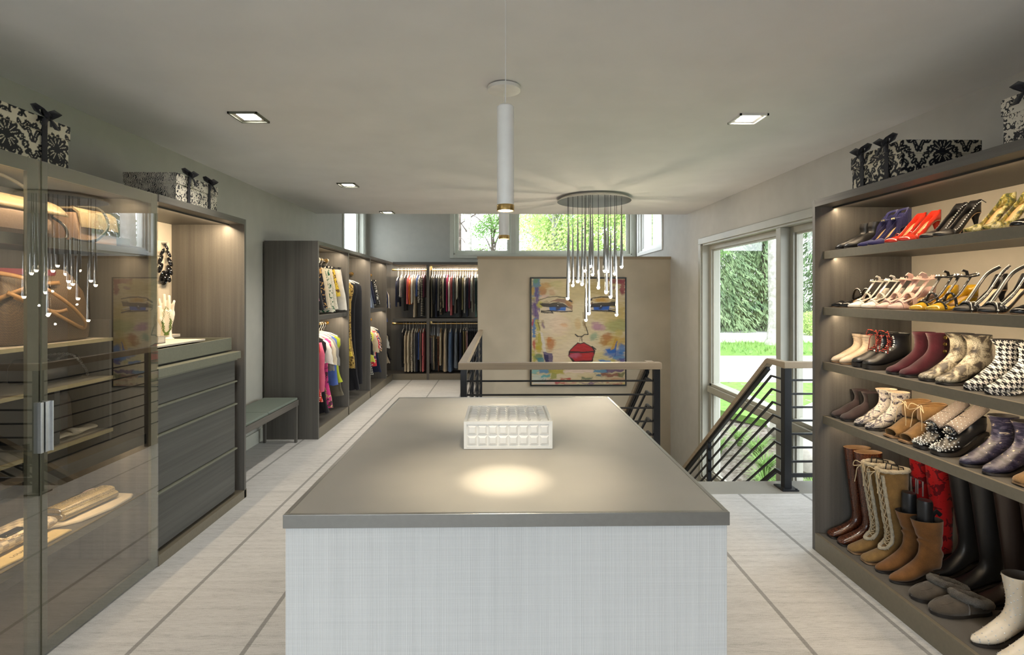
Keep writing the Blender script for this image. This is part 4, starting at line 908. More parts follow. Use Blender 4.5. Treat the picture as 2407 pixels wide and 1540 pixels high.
def garment(kind, mat, L, W=0.40, T=0.055, sleeve=0.0, hanger='hwhite', seed=0, skew=0.0, drop=0.0):
    """local frame: rod at the origin, x across the garment, z down; returns the Empty"""
    r = random.Random(seed); r_ = empty({'top': 'blouse', 'pants': 'trousers', 'skirt': 'skirt', 'dress': 'dress', 'coat': 'coat', 'jacket': 'jacket'}[kind])
    hm = M[hanger]; m = MB(); ph = r.uniform(0, 6); fk = min(1.0, T / 0.075)
    # hook over the rod, neck, shoulders or clip bar
    hook = [(0.026 * math.cos(a), 0, 0.026 * math.sin(a)) for a in np.linspace(PI + 0.4, 0.0, 13)] + [(0.020, 0, -0.030), (0.004, 0.0, -0.050), (0, 0, -0.085)]
    hz = -0.085 - drop
    ho = MB().tube(hook[:-1] + [(0, 0, hz)], 0.0035, 6).build('hook', hm if hanger in ('hwhite', 'hpink') else M['steel'], r_)
    if kind in ('top', 'dress', 'coat', 'jacket'):
        sh = W * 0.42
        m.tube([(-sh, 0, hz - 0.065), (-sh * 0.6, 0, hz - 0.030), (0, 0, hz), (sh * 0.6, 0, hz - 0.030), (sh, 0, hz - 0.065)], [0.006, 0.009, 0.008, 0.009, 0.006], 8)
        m.build('hanger_arms', hm, r_)
    else:
        m.bar((-W * 0.40, 0, hz - 0.01), (W * 0.40, 0, hz - 0.01), 0.012, 0.014); m.bar((0, 0, hz + 0.01), (0, 0, hz - 0.01), 0.012, 0.02); m.build('hanger_bar', hm, r_)
        if kind == 'skirt' or drop == 0:
            for sx in (-0.34, 0.34): B(sx * W - 0.012, sx * W + 0.012, -0.013, 0.013, hz - 0.045, hz + 0.002).build('clip', M['black'] if hanger != 'hwood' else M['steel'], r_)
    b = MB(); hem = -L
    if kind in ('top', 'dress', 'coat', 'jacket'):
        z0 = hz - 0.012; rows = []
        prof = [(0.0, 0.16, 0.35), (0.022, 0.34, 0.55), (0.050, 0.78, 0.7), (0.085, 0.97, 0.8), (0.16, 1.0, 1.0)]
        for dz, fw, ft in prof: rows.append(ring(z0 - dz, W / 2 * fw, T / 2 * ft, 0, fold=0.002, ph=ph))
        zb = z0 - 0.16; N = 7 if kind != 'top' else 5
        for i in range(1, N + 1):
            t = i / N; flare = {'top': 1.0 - 0.06 * math.sin(PI * t) + 0.04 * t, 'jacket': 1.0 + 0.02 * t, 'dress': 0.90 + 0.22 * t * t - 0.10 * math.sin(PI * t), 'coat': 1.0 + 0.03 * t}[kind]
            rows.append(ring(zb + (hem - zb) * t, W / 2 * flare, T / 2 * (1 + 0.10 * t), skew * t, fold=fk * (0.004 + 0.012 * t) * (0.5 if kind == 'coat' else 1), ph=ph + t * 0.8))
        b.loft(rows, cap0=True, cap1=False); b.build('garment', mat, r_, angle=180)
        if kind in ('top', 'jacket', 'coat'):
            c = MB(); c.tube([(0.035 * math.cos(a), 0.6 * 0.028 * math.sin(a), z0 - 0.012 + 0.012 * abs(math.sin(a / 2))) for a in np.linspace(0, 2 * PI, 13)[:-1]], 0.008, 6, closed=True); c.build('collar', mat, r_)
        if sleeve > 0:
            for sx in (-1, 1):
                x0 = sx * (W / 2 * 0.93); zt = z0 - 0.075; rows = []; out = (0.022 if sleeve < 0.35 else 0.01) + r.uniform(0, 0.008)
                nk = 6
                for i in range(nk + 1):
                    t = i / nk; cx = x0 + sx * out * t; czz = zt - 0.05 - (sleeve - 0.05) * t if i else zt
                    w = 0.055 * (1 - 0.25 * t) if sleeve > 0.35 else 0.062; hh = T * 0.33
                    ww = w * (0.45 if i == 0 else 1); f = fk * 0.004 * math.sin(i * 2.1 + ph)
                    rows.append([(cx + ww * math.cos(a) + f, hh * math.sin(a) + f, czz + 0.02 * math.cos(a) * sx * (-1 if sleeve < 0.35 else 0.3)) for a in np.linspace(0, 2 * PI, 11)[:-1]])
                MB().loft(rows, cap0=True, cap1=False).build('sleeve', mat, r_, angle=180)
    elif kind == 'skirt':
        rows = [ring(hz - 0.03, W * 0.38, T * 0.35, 0, fold=0.001, ph=ph), ring(hz - 0.07, W * 0.40, T * 0.4, 0, fold=0.003, ph=ph)]
        for i in range(1, 6):
            t = i / 5; rows.append(ring(hz - 0.07 + (hem - hz + 0.07) * t, W * (0.40 + 0.16 * t), T * (0.42 + 0.3 * t), skew * t, fold=fk * (0.004 + 0.012 * t), ph=ph))
        b.loft(rows, cap0=True, cap1=False).build('garment', mat, r_, angle=180)
        MB().loft([ring(hz - 0.028, W * 0.385, T * 0.37), ring(hz - 0.062, W * 0.40, T * 0.42)], cap0=False, cap1=False).build('waistband', mat, r_)
    elif kind == 'pants':
        rows = [ring(hz + 0.002, W * 0.36, 0.010, 0, fold=0.001, ph=ph), ring(hz - 0.02, W * 0.37, T * 0.4, 0, fold=0.002, ph=ph)]
        for i in range(1, 6):
            t = i / 5; rows.append(ring(hz - 0.02 + (hem - hz + 0.02) * t, W * (0.37 - 0.07 * t), T * (0.40 - 0.03 * t), skew * t, fold=fk * (0.003 + 0.004 * t), ph=ph))
        b.loft(rows, cap0=True, cap1=True).build('leg', mat, r_, angle=180)
        rows = [[(p[0] * 0.97 + 0.012, p[1] + T * 0.30, p[2] * 0.995) for p in rr] for rr in rows[:-1]]
        MB().loft(rows, cap0=True, cap1=True).build('leg', mat, r_, angle=180)
    return r_
CN = {'top': 'top', 'pants': 'trousers', 'skirt': 'skirt', 'dress': 'dress', 'coat': 'coat', 'jacket': 'jacket'}
seed_ = [100]
def hang(kind, fab, loc, L, rz, label, group, W=0.40, T=0.055, sleeve=0.0, hanger='hwhite', skew=0.0, drop=0.0):
    seed_[0] += 1; k = R.uniform(-1, 1) * min(0.06, 0.02 * T / 0.06)
    g = garment(kind, FM[fab], L, W, T, sleeve, hanger, seed_[0], skew, drop)
    g.location = loc; g.rotation_euler = (0, 0, rz + k); tag(g, label, CN[kind], group); return g
# left wardrobe: rods along y, garments face the room's length (rz = 0)
XR_ = -2.225
def bay(z, group, where, items):
    for (y, kind, fab, L, W, sl, hg, desc, kw) in items:
        W = min(W, 0.42 if sl else 0.47)
        hang(kind, fab, (XR_ + kw.get('dx', 0), y, z - 0.0065), L, 0, desc + ' ' + where, group, W, kw.get('T', 0.07), sl, hg, kw.get('skew', 0), kw.get('drop', 0))
bay(1.985, 'clothes in the first upper wardrobe bay', 'in the upper left wardrobe bay', [
 (5.66, 'skirt', 'pinkfloral', 0.50, 0.40, 0, 'hblack', 'pink flowered skirt', {}), (5.78, 'skirt', 'black', 0.60, 0.42, 0, 'hblack', 'plain black skirt', {}),
 (5.90, 'skirt', 'blackgold', 0.58, 0.42, 0, 'hblack', 'black skirt with gold embroidery', {}), (6.02, 'skirt', 'cream', 0.58, 0.42, 0, 'hblack', 'smooth cream skirt', {}),
 (6.14, 'skirt', 'greenleaf', 0.635, 0.44, 0, 'hwhite', 'white skirt with dark green leaves', {}), (6.25, 'skirt', 'creamlace', 0.60, 0.44, 0, 'hwhite', 'cream lace skirt', {}),
 (6.35, 'skirt', 'yellowprint', 0.45, 0.44, 0, 'hblack', 'yellow printed skirt', {}), (6.46, 'skirt', 'white', 0.62, 0.50, 0, 'hblack', 'white A-line skirt nearest the divider', {'dx': 0.03})])
bay(1.19, 'clothes in the first lower wardrobe bay', 'in the lower left wardrobe bay', [
 (5.60, 'dress', 'cream', 0.98, 0.42, 0, 'hwhite', 'long pale yellow dress', {}), (5.68, 'dress', 'reddots', 0.82, 0.46, 0, 'hblack', 'red dress with white dots', {}),
 (5.76, 'jacket', 'pink', 0.80, 0.52, 0.55, 'hblack', 'pink tailored jacket', {'T': 0.10}), (5.87, 'dress', 'black', 0.98, 0.48, 0, 'hblack', 'long black dress', {}),
 (5.96, 'top', 'white', 0.42, 0.48, 0.25, 'hwhite', 'white blouse on an ivory hanger', {'T': 0.09}), (6.04, 'dress', 'magprint', 0.96, 0.46, 0, 'hwhite', 'magenta print dress', {}), (6.12, 'top', 'cream', 0.45, 0.50, 0.28, 'hwhite', 'cream short-sleeved top', {'T': 0.10}),
 (6.21, 'top', 'grey', 0.55, 0.50, 0.30, 'hwhite', 'grey ruffled top', {'T': 0.09}), (6.29, 'top', 'blue', 0.74, 0.44, 0, 'hwhite', 'bright blue top', {}), (6.37, 'dress', 'lime', 0.72, 0.48, 0, 'hwhite', 'lime green tunic', {}), (6.45, 'dress', 'khaki', 0.90, 0.44, 0, 'hblack', 'dark khaki dress', {})])
bay(1.86, 'long clothes in the middle wardrobe bay', 'in the middle wardrobe bay', [
 (6.80, 'dress', 'yellowprint', 1.12, 0.46, 0, 'hwhite', 'long yellow printed dress', {}), (6.95, 'dress', 'goldprint', 1.30, 0.46, 0, 'hwhite', 'long gold print dress', {}),
 (7.12, 'dress', 'black', 1.62, 0.48, 0, 'hwhite', 'long black evening dress', {}), (7.34, 'coat', 'black', 1.58, 0.54, 0.0, 'hwhite', 'long black garment bag with rounded shoulders', {'T': 0.11})])
bay(1.88, 'clothes in the third upper wardrobe bay', 'in the third upper wardrobe bay', [
 (7.85, 'skirt', 'redfloral', 0.50, 0.38, 0, 'hwhite', 'red flowered skirt', {}), (7.98, 'skirt', 'blueprint', 0.52, 0.40, 0, 'hwhite', 'light blue printed skirt', {}), (8.10, 'skirt', 'greyblue', 0.54, 0.40, 0, 'hwhite', 'grey blue skirt', {}),
 (8.22, 'skirt', 'navy', 0.46, 0.40, 0, 'hwhite', 'navy skirt', {}), (8.34, 'skirt', 'black', 0.48, 0.40, 0, 'hblack', 'black skirt', {}), (8.46, 'skirt', 'bwprint', 0.50, 0.42, 0, 'hwhite', 'black and white print skirt', {})])
bay(1.12, 'clothes in the third lower wardrobe bay', 'in the third lower wardrobe bay', [
 (7.83, 'top', 'black', 0.75, 0.46, 0.3, 'hblack', 'black top', {}), (7.94, 'dress', 'plaid', 0.80, 0.46, 0, 'hblack', 'black and white checked dress', {}), (8.06, 'dress', 'limeprint', 0.62, 0.46, 0, 'hwhite', 'lime and white dress', {}),
 (8.18, 'top', 'beige', 0.55, 0.46, 0.3, 'hwhite', 'beige top', {}), (8.29, 'top', 'redwhite', 0.72, 0.46, 0.25, 'hwhite', 'red, white and blue print top', {}), (8.40, 'top', 'tiger', 0.52, 0.50, 0.30, 'hwhite', 'tiger-striped blouse', {'T': 0.09}), (8.52, 'dress', 'navy', 0.85, 0.44, 0, 'hwhite', 'dark navy dress', {})])
bay(1.80, 'clothes in the corner of the wardrobe', 'in the corner above', [
 (8.88, 'top', 'black', 0.62, 0.46, 0, 'hblack', 'black sleeveless top', {}), (8.96, 'dress', 'blue', 0.72, 0.46, 0, 'hwhite', 'blue dress', {}), (9.04, 'top', 'navystripe', 0.40, 0.58, 0.30, 'hwhite', 'cream top with dark striped sleeves', {'T': 0.10}), (9.14, 'skirt', 'cream', 0.35, 0.36, 0, 'hwhite', 'cream folded shawl', {})])
bay(1.00, 'clothes in the lower corner of the wardrobe', 'in the corner below', [
 (8.90, 'top', 'denim', 0.60, 0.48, 0, 'hwhite', 'pale denim top', {}), (8.99, 'top', 'white', 0.30, 0.46, 0.2, 'hwhite', 'white cropped top', {}), (9.08, 'dress', 'beige', 0.66, 0.50, 0, 'hwhite', 'beige dress', {}), (9.17, 'dress', 'black', 0.62, 0.54, 0, 'hblack', 'black slip dress', {})])
# back closet: rods along x, garments seen edge-on (rz = 90 deg)
def row(z, zx0, zs, group, where, items, rod_zy, bot_scale):
    cxs = [it[0] for it in items]
    for i_, (cx, kind, fab, bot, T, sl, hg, desc, kw) in enumerate(items):
        gap = min([abs(cx - c) for k_, c in enumerate(cxs) if k_ != i_]) / zs * 7.875e-3
        T = min(T, 0.78 * gap)
        px = 900 + cx / zs; X = (px - 1177) / 1200 * 9.45
        L = min(max(0.25, (bot - rod_zy) * bot_scale), 0.865)
        hang(kind, fab, (X, 9.45, z - 0.0035), L, PI / 2, desc + ' ' + where, group, kw.get('W', 0.33), T, sl, hg, kw.get('skew', 0), kw.get('drop', 0))
S1 = 7.875e-3 / 9.626; S2 = 7.875e-3 / 9.06
row(2.005, 0, 9.626, 'clothes in the upper left bay of the back closet', 'in the upper left back bay', [
 (355, 'top', 'navy', 1010, 0.050, 0.45, 'hwhite', 'navy long-sleeved top', {'drop': 0.05}), (440, 'top', 'graypat', 900, 0.075, 0.3, 'hwhite', 'grey patterned blouse', {}), (525, 'top', 'black', 1200, 0.075, 0, 'hwhite', 'black top with a pointed hem', {}), (585, 'top', 'coral', 1050, 0.035, 0, 'hwhite', 'thin coral top', {}),
 (640, 'top', 'orange', 1060, 0.075, 0.35, 'hwhite', 'orange blouse', {'drop': 0.03}), (690, 'top', 'white', 1020, 0.040, 0.45, 'hwhite', 'white long-sleeved blouse', {}), (740, 'dress', 'speck', 1370, 0.080, 0, 'hwhite', 'speckled brown and white dress', {}), (795, 'top', 'blue', 880, 0.035, 0, 'hwhite', 'dark blue top', {}), (840, 'top', 'chain', 1020, 0.075, 0.4, 'hwhite', 'black top with white chain print', {'drop': 0.03}), (905, 'dress', 'bwstripe', 1320, 0.070, 0, 'hpink', 'black and white striped dress', {}), (950, 'top', 'burgundy', 900, 0.03, 0, 'hpink', 'burgundy top beside the divider', {})], 285, S1)
row(2.005, 0, 9.626, 'clothes in the upper right bay of the back closet', 'in the upper right back bay', [
 (1130, 'top', 'khaki', 1370, 0.045, 0, 'hwhite', 'dark khaki top', {}), (1175, 'top', 'black', 1060, 0.070, 0.4, 'hwhite', 'black batwing top', {}), (1230, 'dress', 'navy', 1370, 0.060, 0, 'hwhite', 'navy dress', {}), (1275, 'top', 'grey', 1200, 0.035, 0, 'hwhite', 'grey top', {}), (1325, 'dress', 'flowerdark', 1290, 0.060, 0, 'hwhite', 'dark flowered dress', {}), (1385, 'top', 'cream', 1130, 0.040, 0.4, 'hwhite', 'cream cardigan', {}), (1415, 'top', 'black', 1250, 0.04, 0, 'hwhite', 'black sleeveless shirt', {}),
 (1462, 'top', 'magenta', 1215, 0.065, 0, 'hpink', 'magenta top', {}), (1515, 'top', 'white', 1210, 0.045, 0.45, 'hwhite', 'white blouse', {'drop': 0.05}), (1562, 'dress', 'coral', 1300, 0.055, 0, 'hpink', 'coral pink dress', {}), (1608, 'top', 'greyblue', 1080, 0.040, 0, 'hwhite', 'grey blue top', {}), (1650, 'top', 'taupe', 1260, 0.040, 0, 'hwhite', 'taupe top', {}), (1690, 'top', 'creamlace', 900, 0.075, 0.3, 'hwhite', 'ruffled lace blouse', {'drop': 0.05}), (1755, 'dress', 'black', 1370, 0.080, 0, 'hwhite', 'wide black dress', {}), (1815, 'top', 'olive', 1180, 0.03, 0, 'hwhite', 'olive top', {}),
 (1865, 'top', 'grey', 1250, 0.060, 0.5, 'hwhite', 'pale grey knit cardigan', {'drop': 0.05}), (1915, 'dress', 'navy', 1330, 0.055, 0, 'hwhite', 'dark blue dress', {}), (1962, 'top', 'burgundy', 1150, 0.04, 0, 'hwhite', 'burgundy sweater', {}), (2005, 'top', 'bluestripe', 900, 0.070, 0.35, 'hwhite', 'blue and white striped shirt', {'drop': 0.05}), (2030, 'top', 'creamlace', 1230, 0.05, 0, 'hwhite', 'cream lace dress', {}), (2085, 'top', 'black', 1040, 0.070, 0.42, 'hwhite', 'black top with wide sleeves', {}), (2110, 'dress', 'teal', 1370, 0.040, 0, 'hwhite', 'teal dress', {}), (2150, 'top', 'sequin', 1200, 0.04, 0, 'hwhite', 'grey sequined top', {})], 285, S1)
row(1.015, 0, 9.06, 'clothes in the lower left bay of the back closet', 'in the lower left back bay', [
 (450, 'jacket', 'black', 1060, 0.060, 0.5, 'hwhite', 'dark jacket', {}), (508, 'jacket', 'beige', 1150, 0.065, 0.5, 'hwhite', 'beige cardigan', {'drop': 0.04}), (575, 'jacket', 'cream', 1185, 0.065, 0.5, 'hwhite', 'cream cardigan', {'drop': 0.04}), (650, 'jacket', 'lattice', 1190, 0.085, 0.5, 'hwhite', 'cream jacket with dark lattice pattern', {}), (712, 'jacket', 'grey', 1180, 0.045, 0.5, 'hwhite', 'grey cardigan', {}), (752, 'top', 'navy', 1190, 0.040, 0.4, 'hwhite', 'navy cardigan', {}), (790, 'top', 'blue', 900, 0.040, 0, 'hwood', 'royal blue top', {}), (830, 'coat', 'taupe', 1190, 0.085, 0.5, 'hwhite', 'grey brown woollen coat', {}), (882, 'top', 'coral', 1180, 0.040, 0.4, 'hwhite', 'coral cardigan', {})], 157, S2)
row(1.015, 0, 9.06, 'clothes in the lower right bay of the back closet', 'in the lower right back bay', [
 (1032, 'pants', 'purple', 990, 0.060, 0, 'hwood', 'dark purple trousers', {'drop': 0.14}), (1065, 'pants', 'sequin', 1110, 0.050, 0, 'hwood', 'grey sequined trousers', {'drop': 0.14}), (1100, 'pants', 'speck', 1130, 0.045, 0, 'hwood', 'brown patterned trousers', {'drop': 0.14}), (1165, 'pants', 'black', 1030, 0.075, 0, 'hwood', 'black trousers on a wooden hanger', {'drop': 0.16}), (1195, 'pants', 'rust', 1230, 0.04, 0, 'hwood', 'rust print trousers', {'drop': 0.16}), (1245, 'jacket', 'cream', 1020, 0.085, 0.55, 'hwood', 'cream jacket with full sleeves', {}), (1340, 'jacket', 'beige', 1235, 0.080, 0.55, 'hwhite', 'long beige jacket', {}),
 (1450, 'jacket', 'denim', 1290, 0.100, 0.6, 'hwhite', 'blue denim coat', {}), (1570, 'jacket', 'greyblue', 1080, 0.085, 0.5, 'hwhite', 'grey blue jacket', {}), (1665, 'jacket', 'navy', 1000, 0.050, 0.5, 'hwhite', 'dark navy jacket', {}), (1730, 'pants', 'olive', 980, 0.055, 0, 'hwhite', 'olive trousers', {'drop': 0.0}), (1775, 'pants', 'tan', 980, 0.035, 0, 'hwhite', 'tan trousers', {'drop': 0.0}), (1803, 'top', 'pinkstripe', 900, 0.030, 0, 'hwhite', 'pink striped shirt', {})], 157, S2)
for i, cx in enumerate((1842, 1880, 1919, 1958, 1997, 2034)):
    X = (900 + cx / 9.06 - 1177) / 1200 * 9.45
    hang('pants', 'black', (X, 9.45, 1.0115), 0.80, PI / 2, ['first (leftmost)', 'second', 'third', 'fourth', 'fifth', 'sixth (rightmost)'][i] + ' of the black trousers at the right end of the lower back rod', 'black trousers at the right end of the lower rod', 0.33, 0.026, 0, 'hblack')
# ------------------------------------------------------------------ shoes
def leather(name, c, rough=0.32, coat=0.0, scale=160, bump=0.08): return plain(c, rough, 0, 0.10, scale, bump, 0.0, coat, 0.5, name)
def suede(name, c): 
    g = G(name); n1 = g.noise(260, 2); n2 = g.noise(18, 3)
    return g.fin(g.ramp(g.math('ADD', g.math('MULTIPLY', n1, 0.3), g.math('MULTIPLY', n2, 0.7)), [(0.32, tuple(k * 0.62 for k in c)), (0.68, tuple(min(1, k * 1.15) for k in c))]), 0.92, 0, g.bump(n1, 0.3, 0.001), 0.15, sheen=0.25)
def snake(name, lo, mid, hi, s=1.0):
    g = G(name); e = g.voro(210 * s, feature='DISTANCE_TO_EDGE'); n = g.noise(30 * s, 3, 0.6, dist=0.6)
    c = g.ramp(n, [(0.40, lo), (0.50, mid), (0.56, hi)]); c = g.mix(g.math('MULTIPLY', g.math('LESS_THAN', e, 0.09), 0.65), c, lo)
    return g.fin(c, 0.4, 0, g.bump(e, 0.3, 0.001), 0.5)
def houndstooth(name, k=95.0):
    g = G(name); s = g.sep(); u = g.math('MULTIPLY', g.math('SUBTRACT', s[0], g.math('MULTIPLY', s[1], 0.45)), k * 4); v = g.math('MULTIPLY', s[2], k * 4)
    md = lambda x, m: g.math('FLOORED_MODULO', x, float(m))
    twill = g.math('LESS_THAN', md(g.math('ADD', u, v), 4), 2.0); wa = g.math('LESS_THAN', md(u, 8), 4.0); we = g.math('LESS_THAN', md(v, 8), 4.0)
    m = g.math('ADD', g.math('MULTIPLY', twill, wa), g.math('MULTIPLY', g.math('SUBTRACT', 1.0, twill), we))
    return g.fin(g.mix(m, (0.72, 0.70, 0.66), (0.015, 0.015, 0.018)), 0.85, 0, g.bump(g.noise(300, 1), 0.2, 0.001), 0.2)
def swirl(name, stops, sc=26, dist=2.2, rough=0.5, stretch=(1, 1, 1)):
    g = G(name); n = g.noise(sc, 2, 0.5, g.co(scale=stretch), dist)
    return g.fin(g.ramp(n, stops, 'CONSTANT'), rough, 0, None, 0.4)
def croc(name, c, sc=70):
    g = G(name); e = g.voro(sc, g.co(scale=(1, 1, 1.3)), 'DISTANCE_TO_EDGE', 0.5); n = g.noise(20, 2)
    col = g.mix(g.math('MULTIPLY', g.math('LESS_THAN', e, 0.10), 0.75), g.ramp(n, [(0.3, tuple(k * 0.7 for k in c)), (0.7, c)]), tuple(k * 0.25 for k in c))
    return g.fin(col, 0.22, 0, g.bump(g.math('MINIMUM', e, 0.15), 0.5, 0.003), 0.5, coat=0.3)
SM = dict(insole=leather('tan insole', (0.55, 0.36, 0.17), 0.45), lining=leather('dark lining leather', (0.02, 0.017, 0.015), 0.7), sole=leather('dark sole', (0.025, 0.02, 0.017), 0.6), tansole=leather('tan sole', (0.30, 0.18, 0.09), 0.5),
    black=leather('black leather', (0.013, 0.0125, 0.013), 0.36), patent=leather('black patent', (0.010, 0.010, 0.011), 0.08), red=leather('red patent', (0.60, 0.035, 0.018), 0.14, 0.4), blue=suede('blue suede', (0.024, 0.024, 0.10)), cream=leather('cream leather', (0.62, 0.50, 0.36), 0.55), white=leather('white patent', (0.74, 0.68, 0.60), 0.18, 0.3), blush=leather('blush leather', (0.62, 0.42, 0.36), 0.38), yellow=leather('yellow patent', (0.55, 0.33, 0.02), 0.12, 0.4), burg=suede('burgundy suede', (0.062, 0.009, 0.016)), brown=suede('dark brown suede', (0.052, 0.034, 0.034)), tan=suede('tan suede', (0.24, 0.135, 0.05)), cognac=suede('cognac suede', (0.175, 0.078, 0.024)), sheep=suede('golden tan suede', (0.22, 0.13, 0.045)), grey=suede('grey brown suede', (0.085, 0.069, 0.053)),
    python=snake('natural python', (0.055, 0.045, 0.035), (0.34, 0.29, 0.20), (0.60, 0.54, 0.40)), gsnake=snake('yellow green snakeskin', (0.05, 0.06, 0.02), (0.42, 0.34, 0.06), (0.62, 0.56, 0.30), 1.3), gold=snake('golden python', (0.07, 0.045, 0.015), (0.36, 0.22, 0.06), (0.44, 0.28, 0.08), 1.2), hound=houndstooth('houndstooth cloth'), marble=swirl('marbled leather', [(0.0, (0.05, 0.045, 0.06)), (0.40, (0.25, 0.23, 0.24)), (0.47, (0.60, 0.55, 0.47)), (0.60, (0.30, 0.27, 0.30)), (0.64, (0.62, 0.57, 0.50))]), camo=swirl('blue camouflage brocade', [(0.0, (0.012, 0.012, 0.03)), (0.42, (0.030, 0.027, 0.052)), (0.50, (0.065, 0.058, 0.095)), (0.58, (0.03, 0.03, 0.05)), (0.63, (0.42, 0.36, 0.28))], 22, 1.0, 0.35, (1, 1, 3.2)), croc=croc('brown crocodile leather', (0.115, 0.032, 0.013)), redfl=None, stud=M['steel'])
SM['redfl'] = fabric('red flowered leather', 'floral', (0.32, 0.010, 0.011), (0.10, 0.005, 0.008), 1.6, 0.25)
def fur_mat(name, c):
    g = G(name); n = g.noise(340, 3, 0.7); m = g.noise(60, 2)
    return g.fin(g.ramp(g.math('ADD', g.math('MULTIPLY', n, 0.6), g.math('MULTIPLY', m, 0.4)), [(0.35, tuple(k * 0.45 for k in c)), (0.65, c)]), 1.0, 0, g.bump(n, 1.0, 0.008), 0.05, sheen=0.4)
M['fur'] = fur_mat('cream shearling', (0.80, 0.70, 0.50)); M['furgrey'] = fur_mat('grey brown shearling', (0.12, 0.10, 0.075)); M['lace'] = plain((0.55, 0.44, 0.28), 0.8, name='cord lace'); M['redlace'] = fabric('red and black lace', 'hstripe', (0.50, 0.05, 0.03), (0.02, 0.01, 0.01), 4.0)
def smooth(rows, k=3):
    a = np.array(rows, float); out = []
    n = len(a)
    for i in range(n - 1):
        p0, p1, p2, p3 = a[max(i - 1, 0)], a[i], a[i + 1], a[min(i + 2, n - 1)]
        for j in range(k):
            t = j / k; out.append(0.5 * (2 * p1 + (p2 - p0) * t + (2 * p0 - 5 * p1 + 4 * p2 - p3) * t * t + (3 * p1 - p0 - 3 * p2 + p3) * t ** 3))
    out.append(a[-1]); return out
def sstep(t): t = max(0.0, min(1.0, t)); return t * t * (3 - 2 * t)
def shoe_root(name, label, loc, group, rz=0.0): return empty(name, loc, rz, label, 'shoe', group)
def boot(r, mat, H=0.20, hh=0.05, L=0.245, toe='round', topF=0.135, topB=0.235, topw=0.042, wide=1.0, heel='block', wr=0.0, st=0.006, lining='lining', solemat='sole', open_toe=False, heelmat=None, cut=0.0, lug=False):
    pt = toe == 'point'; k = L / 0.245; s = hh; z0 = st
    raw = [(0.0 if pt else 0.004, 0.013, 0.004, 0.005, 0.007 if pt else 0.016), (0.018, 0.030, 0.016, 0.002, 0.020 if pt else 0.031), (0.055, 0.046, 0.062, 0.001, 0.033 if pt else 0.038), (0.100, 0.062 + 0.30 * s, 0.103, 0.001 + 0.12 * s, 0.036), (0.129, 0.080 + 0.55 * s, 0.152, 0.48 * s + 0.003, 0.032), (0.141, 0.098 + 0.72 * s, 0.200, 0.92 * s + 0.004, 0.030), (0.143, 0.115 + 0.83 * s, 0.234, s + 0.008, 0.030), (0.143, 0.132 + 0.92 * s, 0.243, s + 0.045, 0.031), (0.140, 0.148 + s, 0.241, s + 0.092, 0.032)]
    raw = [(a * k, b, c * k, d, w * wide) for a, b, c, d, w in raw]
    zt = H - z0
    if raw[8][1] > zt - 0.025:                      # low shafts: squeeze the instep under the collar
        zb = raw[3][1]; kk = (zt - 0.025 - zb) / (raw[8][1] - zb)
        raw = [(a, zb + (b - zb) * kk if i > 3 else b, c, min(d, zt - 0.03), w) for i, (a, b, c, d, w) in enumerate(raw)]
    zl = raw[-1][3]; zf = raw[-1][1]
    N = max(2, int((zt - zf) / (0.045 if wr < 0.05 else 0.026)) + 1)
    for i in range(1, N + 1):
        t = i / N
        raw.append((raw[8][0] * (1 - t) + topF * k * t, zf + (zt - cut - zf) * t, raw[8][2] * (1 - t) + topB * k * t, zl + (zt - zl) * t, raw[8][4] * (1 - t) + topw * t))
    R_ = smooth(raw, 3); n = 22; rings = []
    if open_toe: R_ = R_[4:]
    for i, (fx, fz, bx, bz, w) in enumerate(R_):
        c = np.array(((fx + bx) / 2, (fz + bz) / 2)); a = np.array((fx - bx, fz - bz)) / 2; ring_ = []
        q = wr * (math.sin(i * 1.9) + 0.6 * math.sin(i * 3.1 + 1)) if i > 18 else 0
        if wr > 0.05: q = wr * (0.7 + 0.3 * math.sin(i * 0.37)) * math.sin(i * 1.15) * math.exp(-((c[1] - 0.185) / 0.05) ** 2) if i > 16 else 0
        for j in range(n):
            th = 2 * PI * j / n; cs, sn = math.cos(th), math.sin(th)
            m = 1 + q * (1 + 0.7 * math.sin(th * 2 + i * 0.8))
            p = c + a * cs * m; y = w * m * math.copysign(abs(sn) ** 0.85, sn)
            ring_.append((p[0], y, p[1] + z0))
        rings.append(ring_)
    up = MB().loft(rings, cap0=not open_toe, cap1=False).build('upper', mat, r, angle=70, solid=0.0025 if open_toe else 0)
    inn = [rings[-1]]
    for kk, f, dz in ((1, 0.97, 0.0015), (1, 0.94, -0.003), (2, 0.90, 0.0), (3, 0.88, 0.0), (4, 0.86, 0.0)):
        rr = np.array(rings[-kk]); cen = rr.mean(0); inn.append([tuple(cen + (p - cen) * np.array((f, f, 1)) + np.array((0, 0, dz))) for p in rr])
    li = MB().loft(inn, cap0=False, cap1=True).build('lining', SM[lining], r)
    sl = smooth(raw[:7], 3); P = []; Q = []
    for fx, fz, bx, bz, w in sl:
        ww = min(w * 0.96, 0.037); P.append([(bx, -ww, bz + z0 + 0.003), (bx, -ww * 1.04, bz), (bx, ww * 1.04, bz), (bx, ww, bz + z0 + 0.003)])
    m = MB().loft(P, smooth=True); so = m.build('sole', SM[solemat], r, angle=30)
    hm = heelmat or SM[solemat]
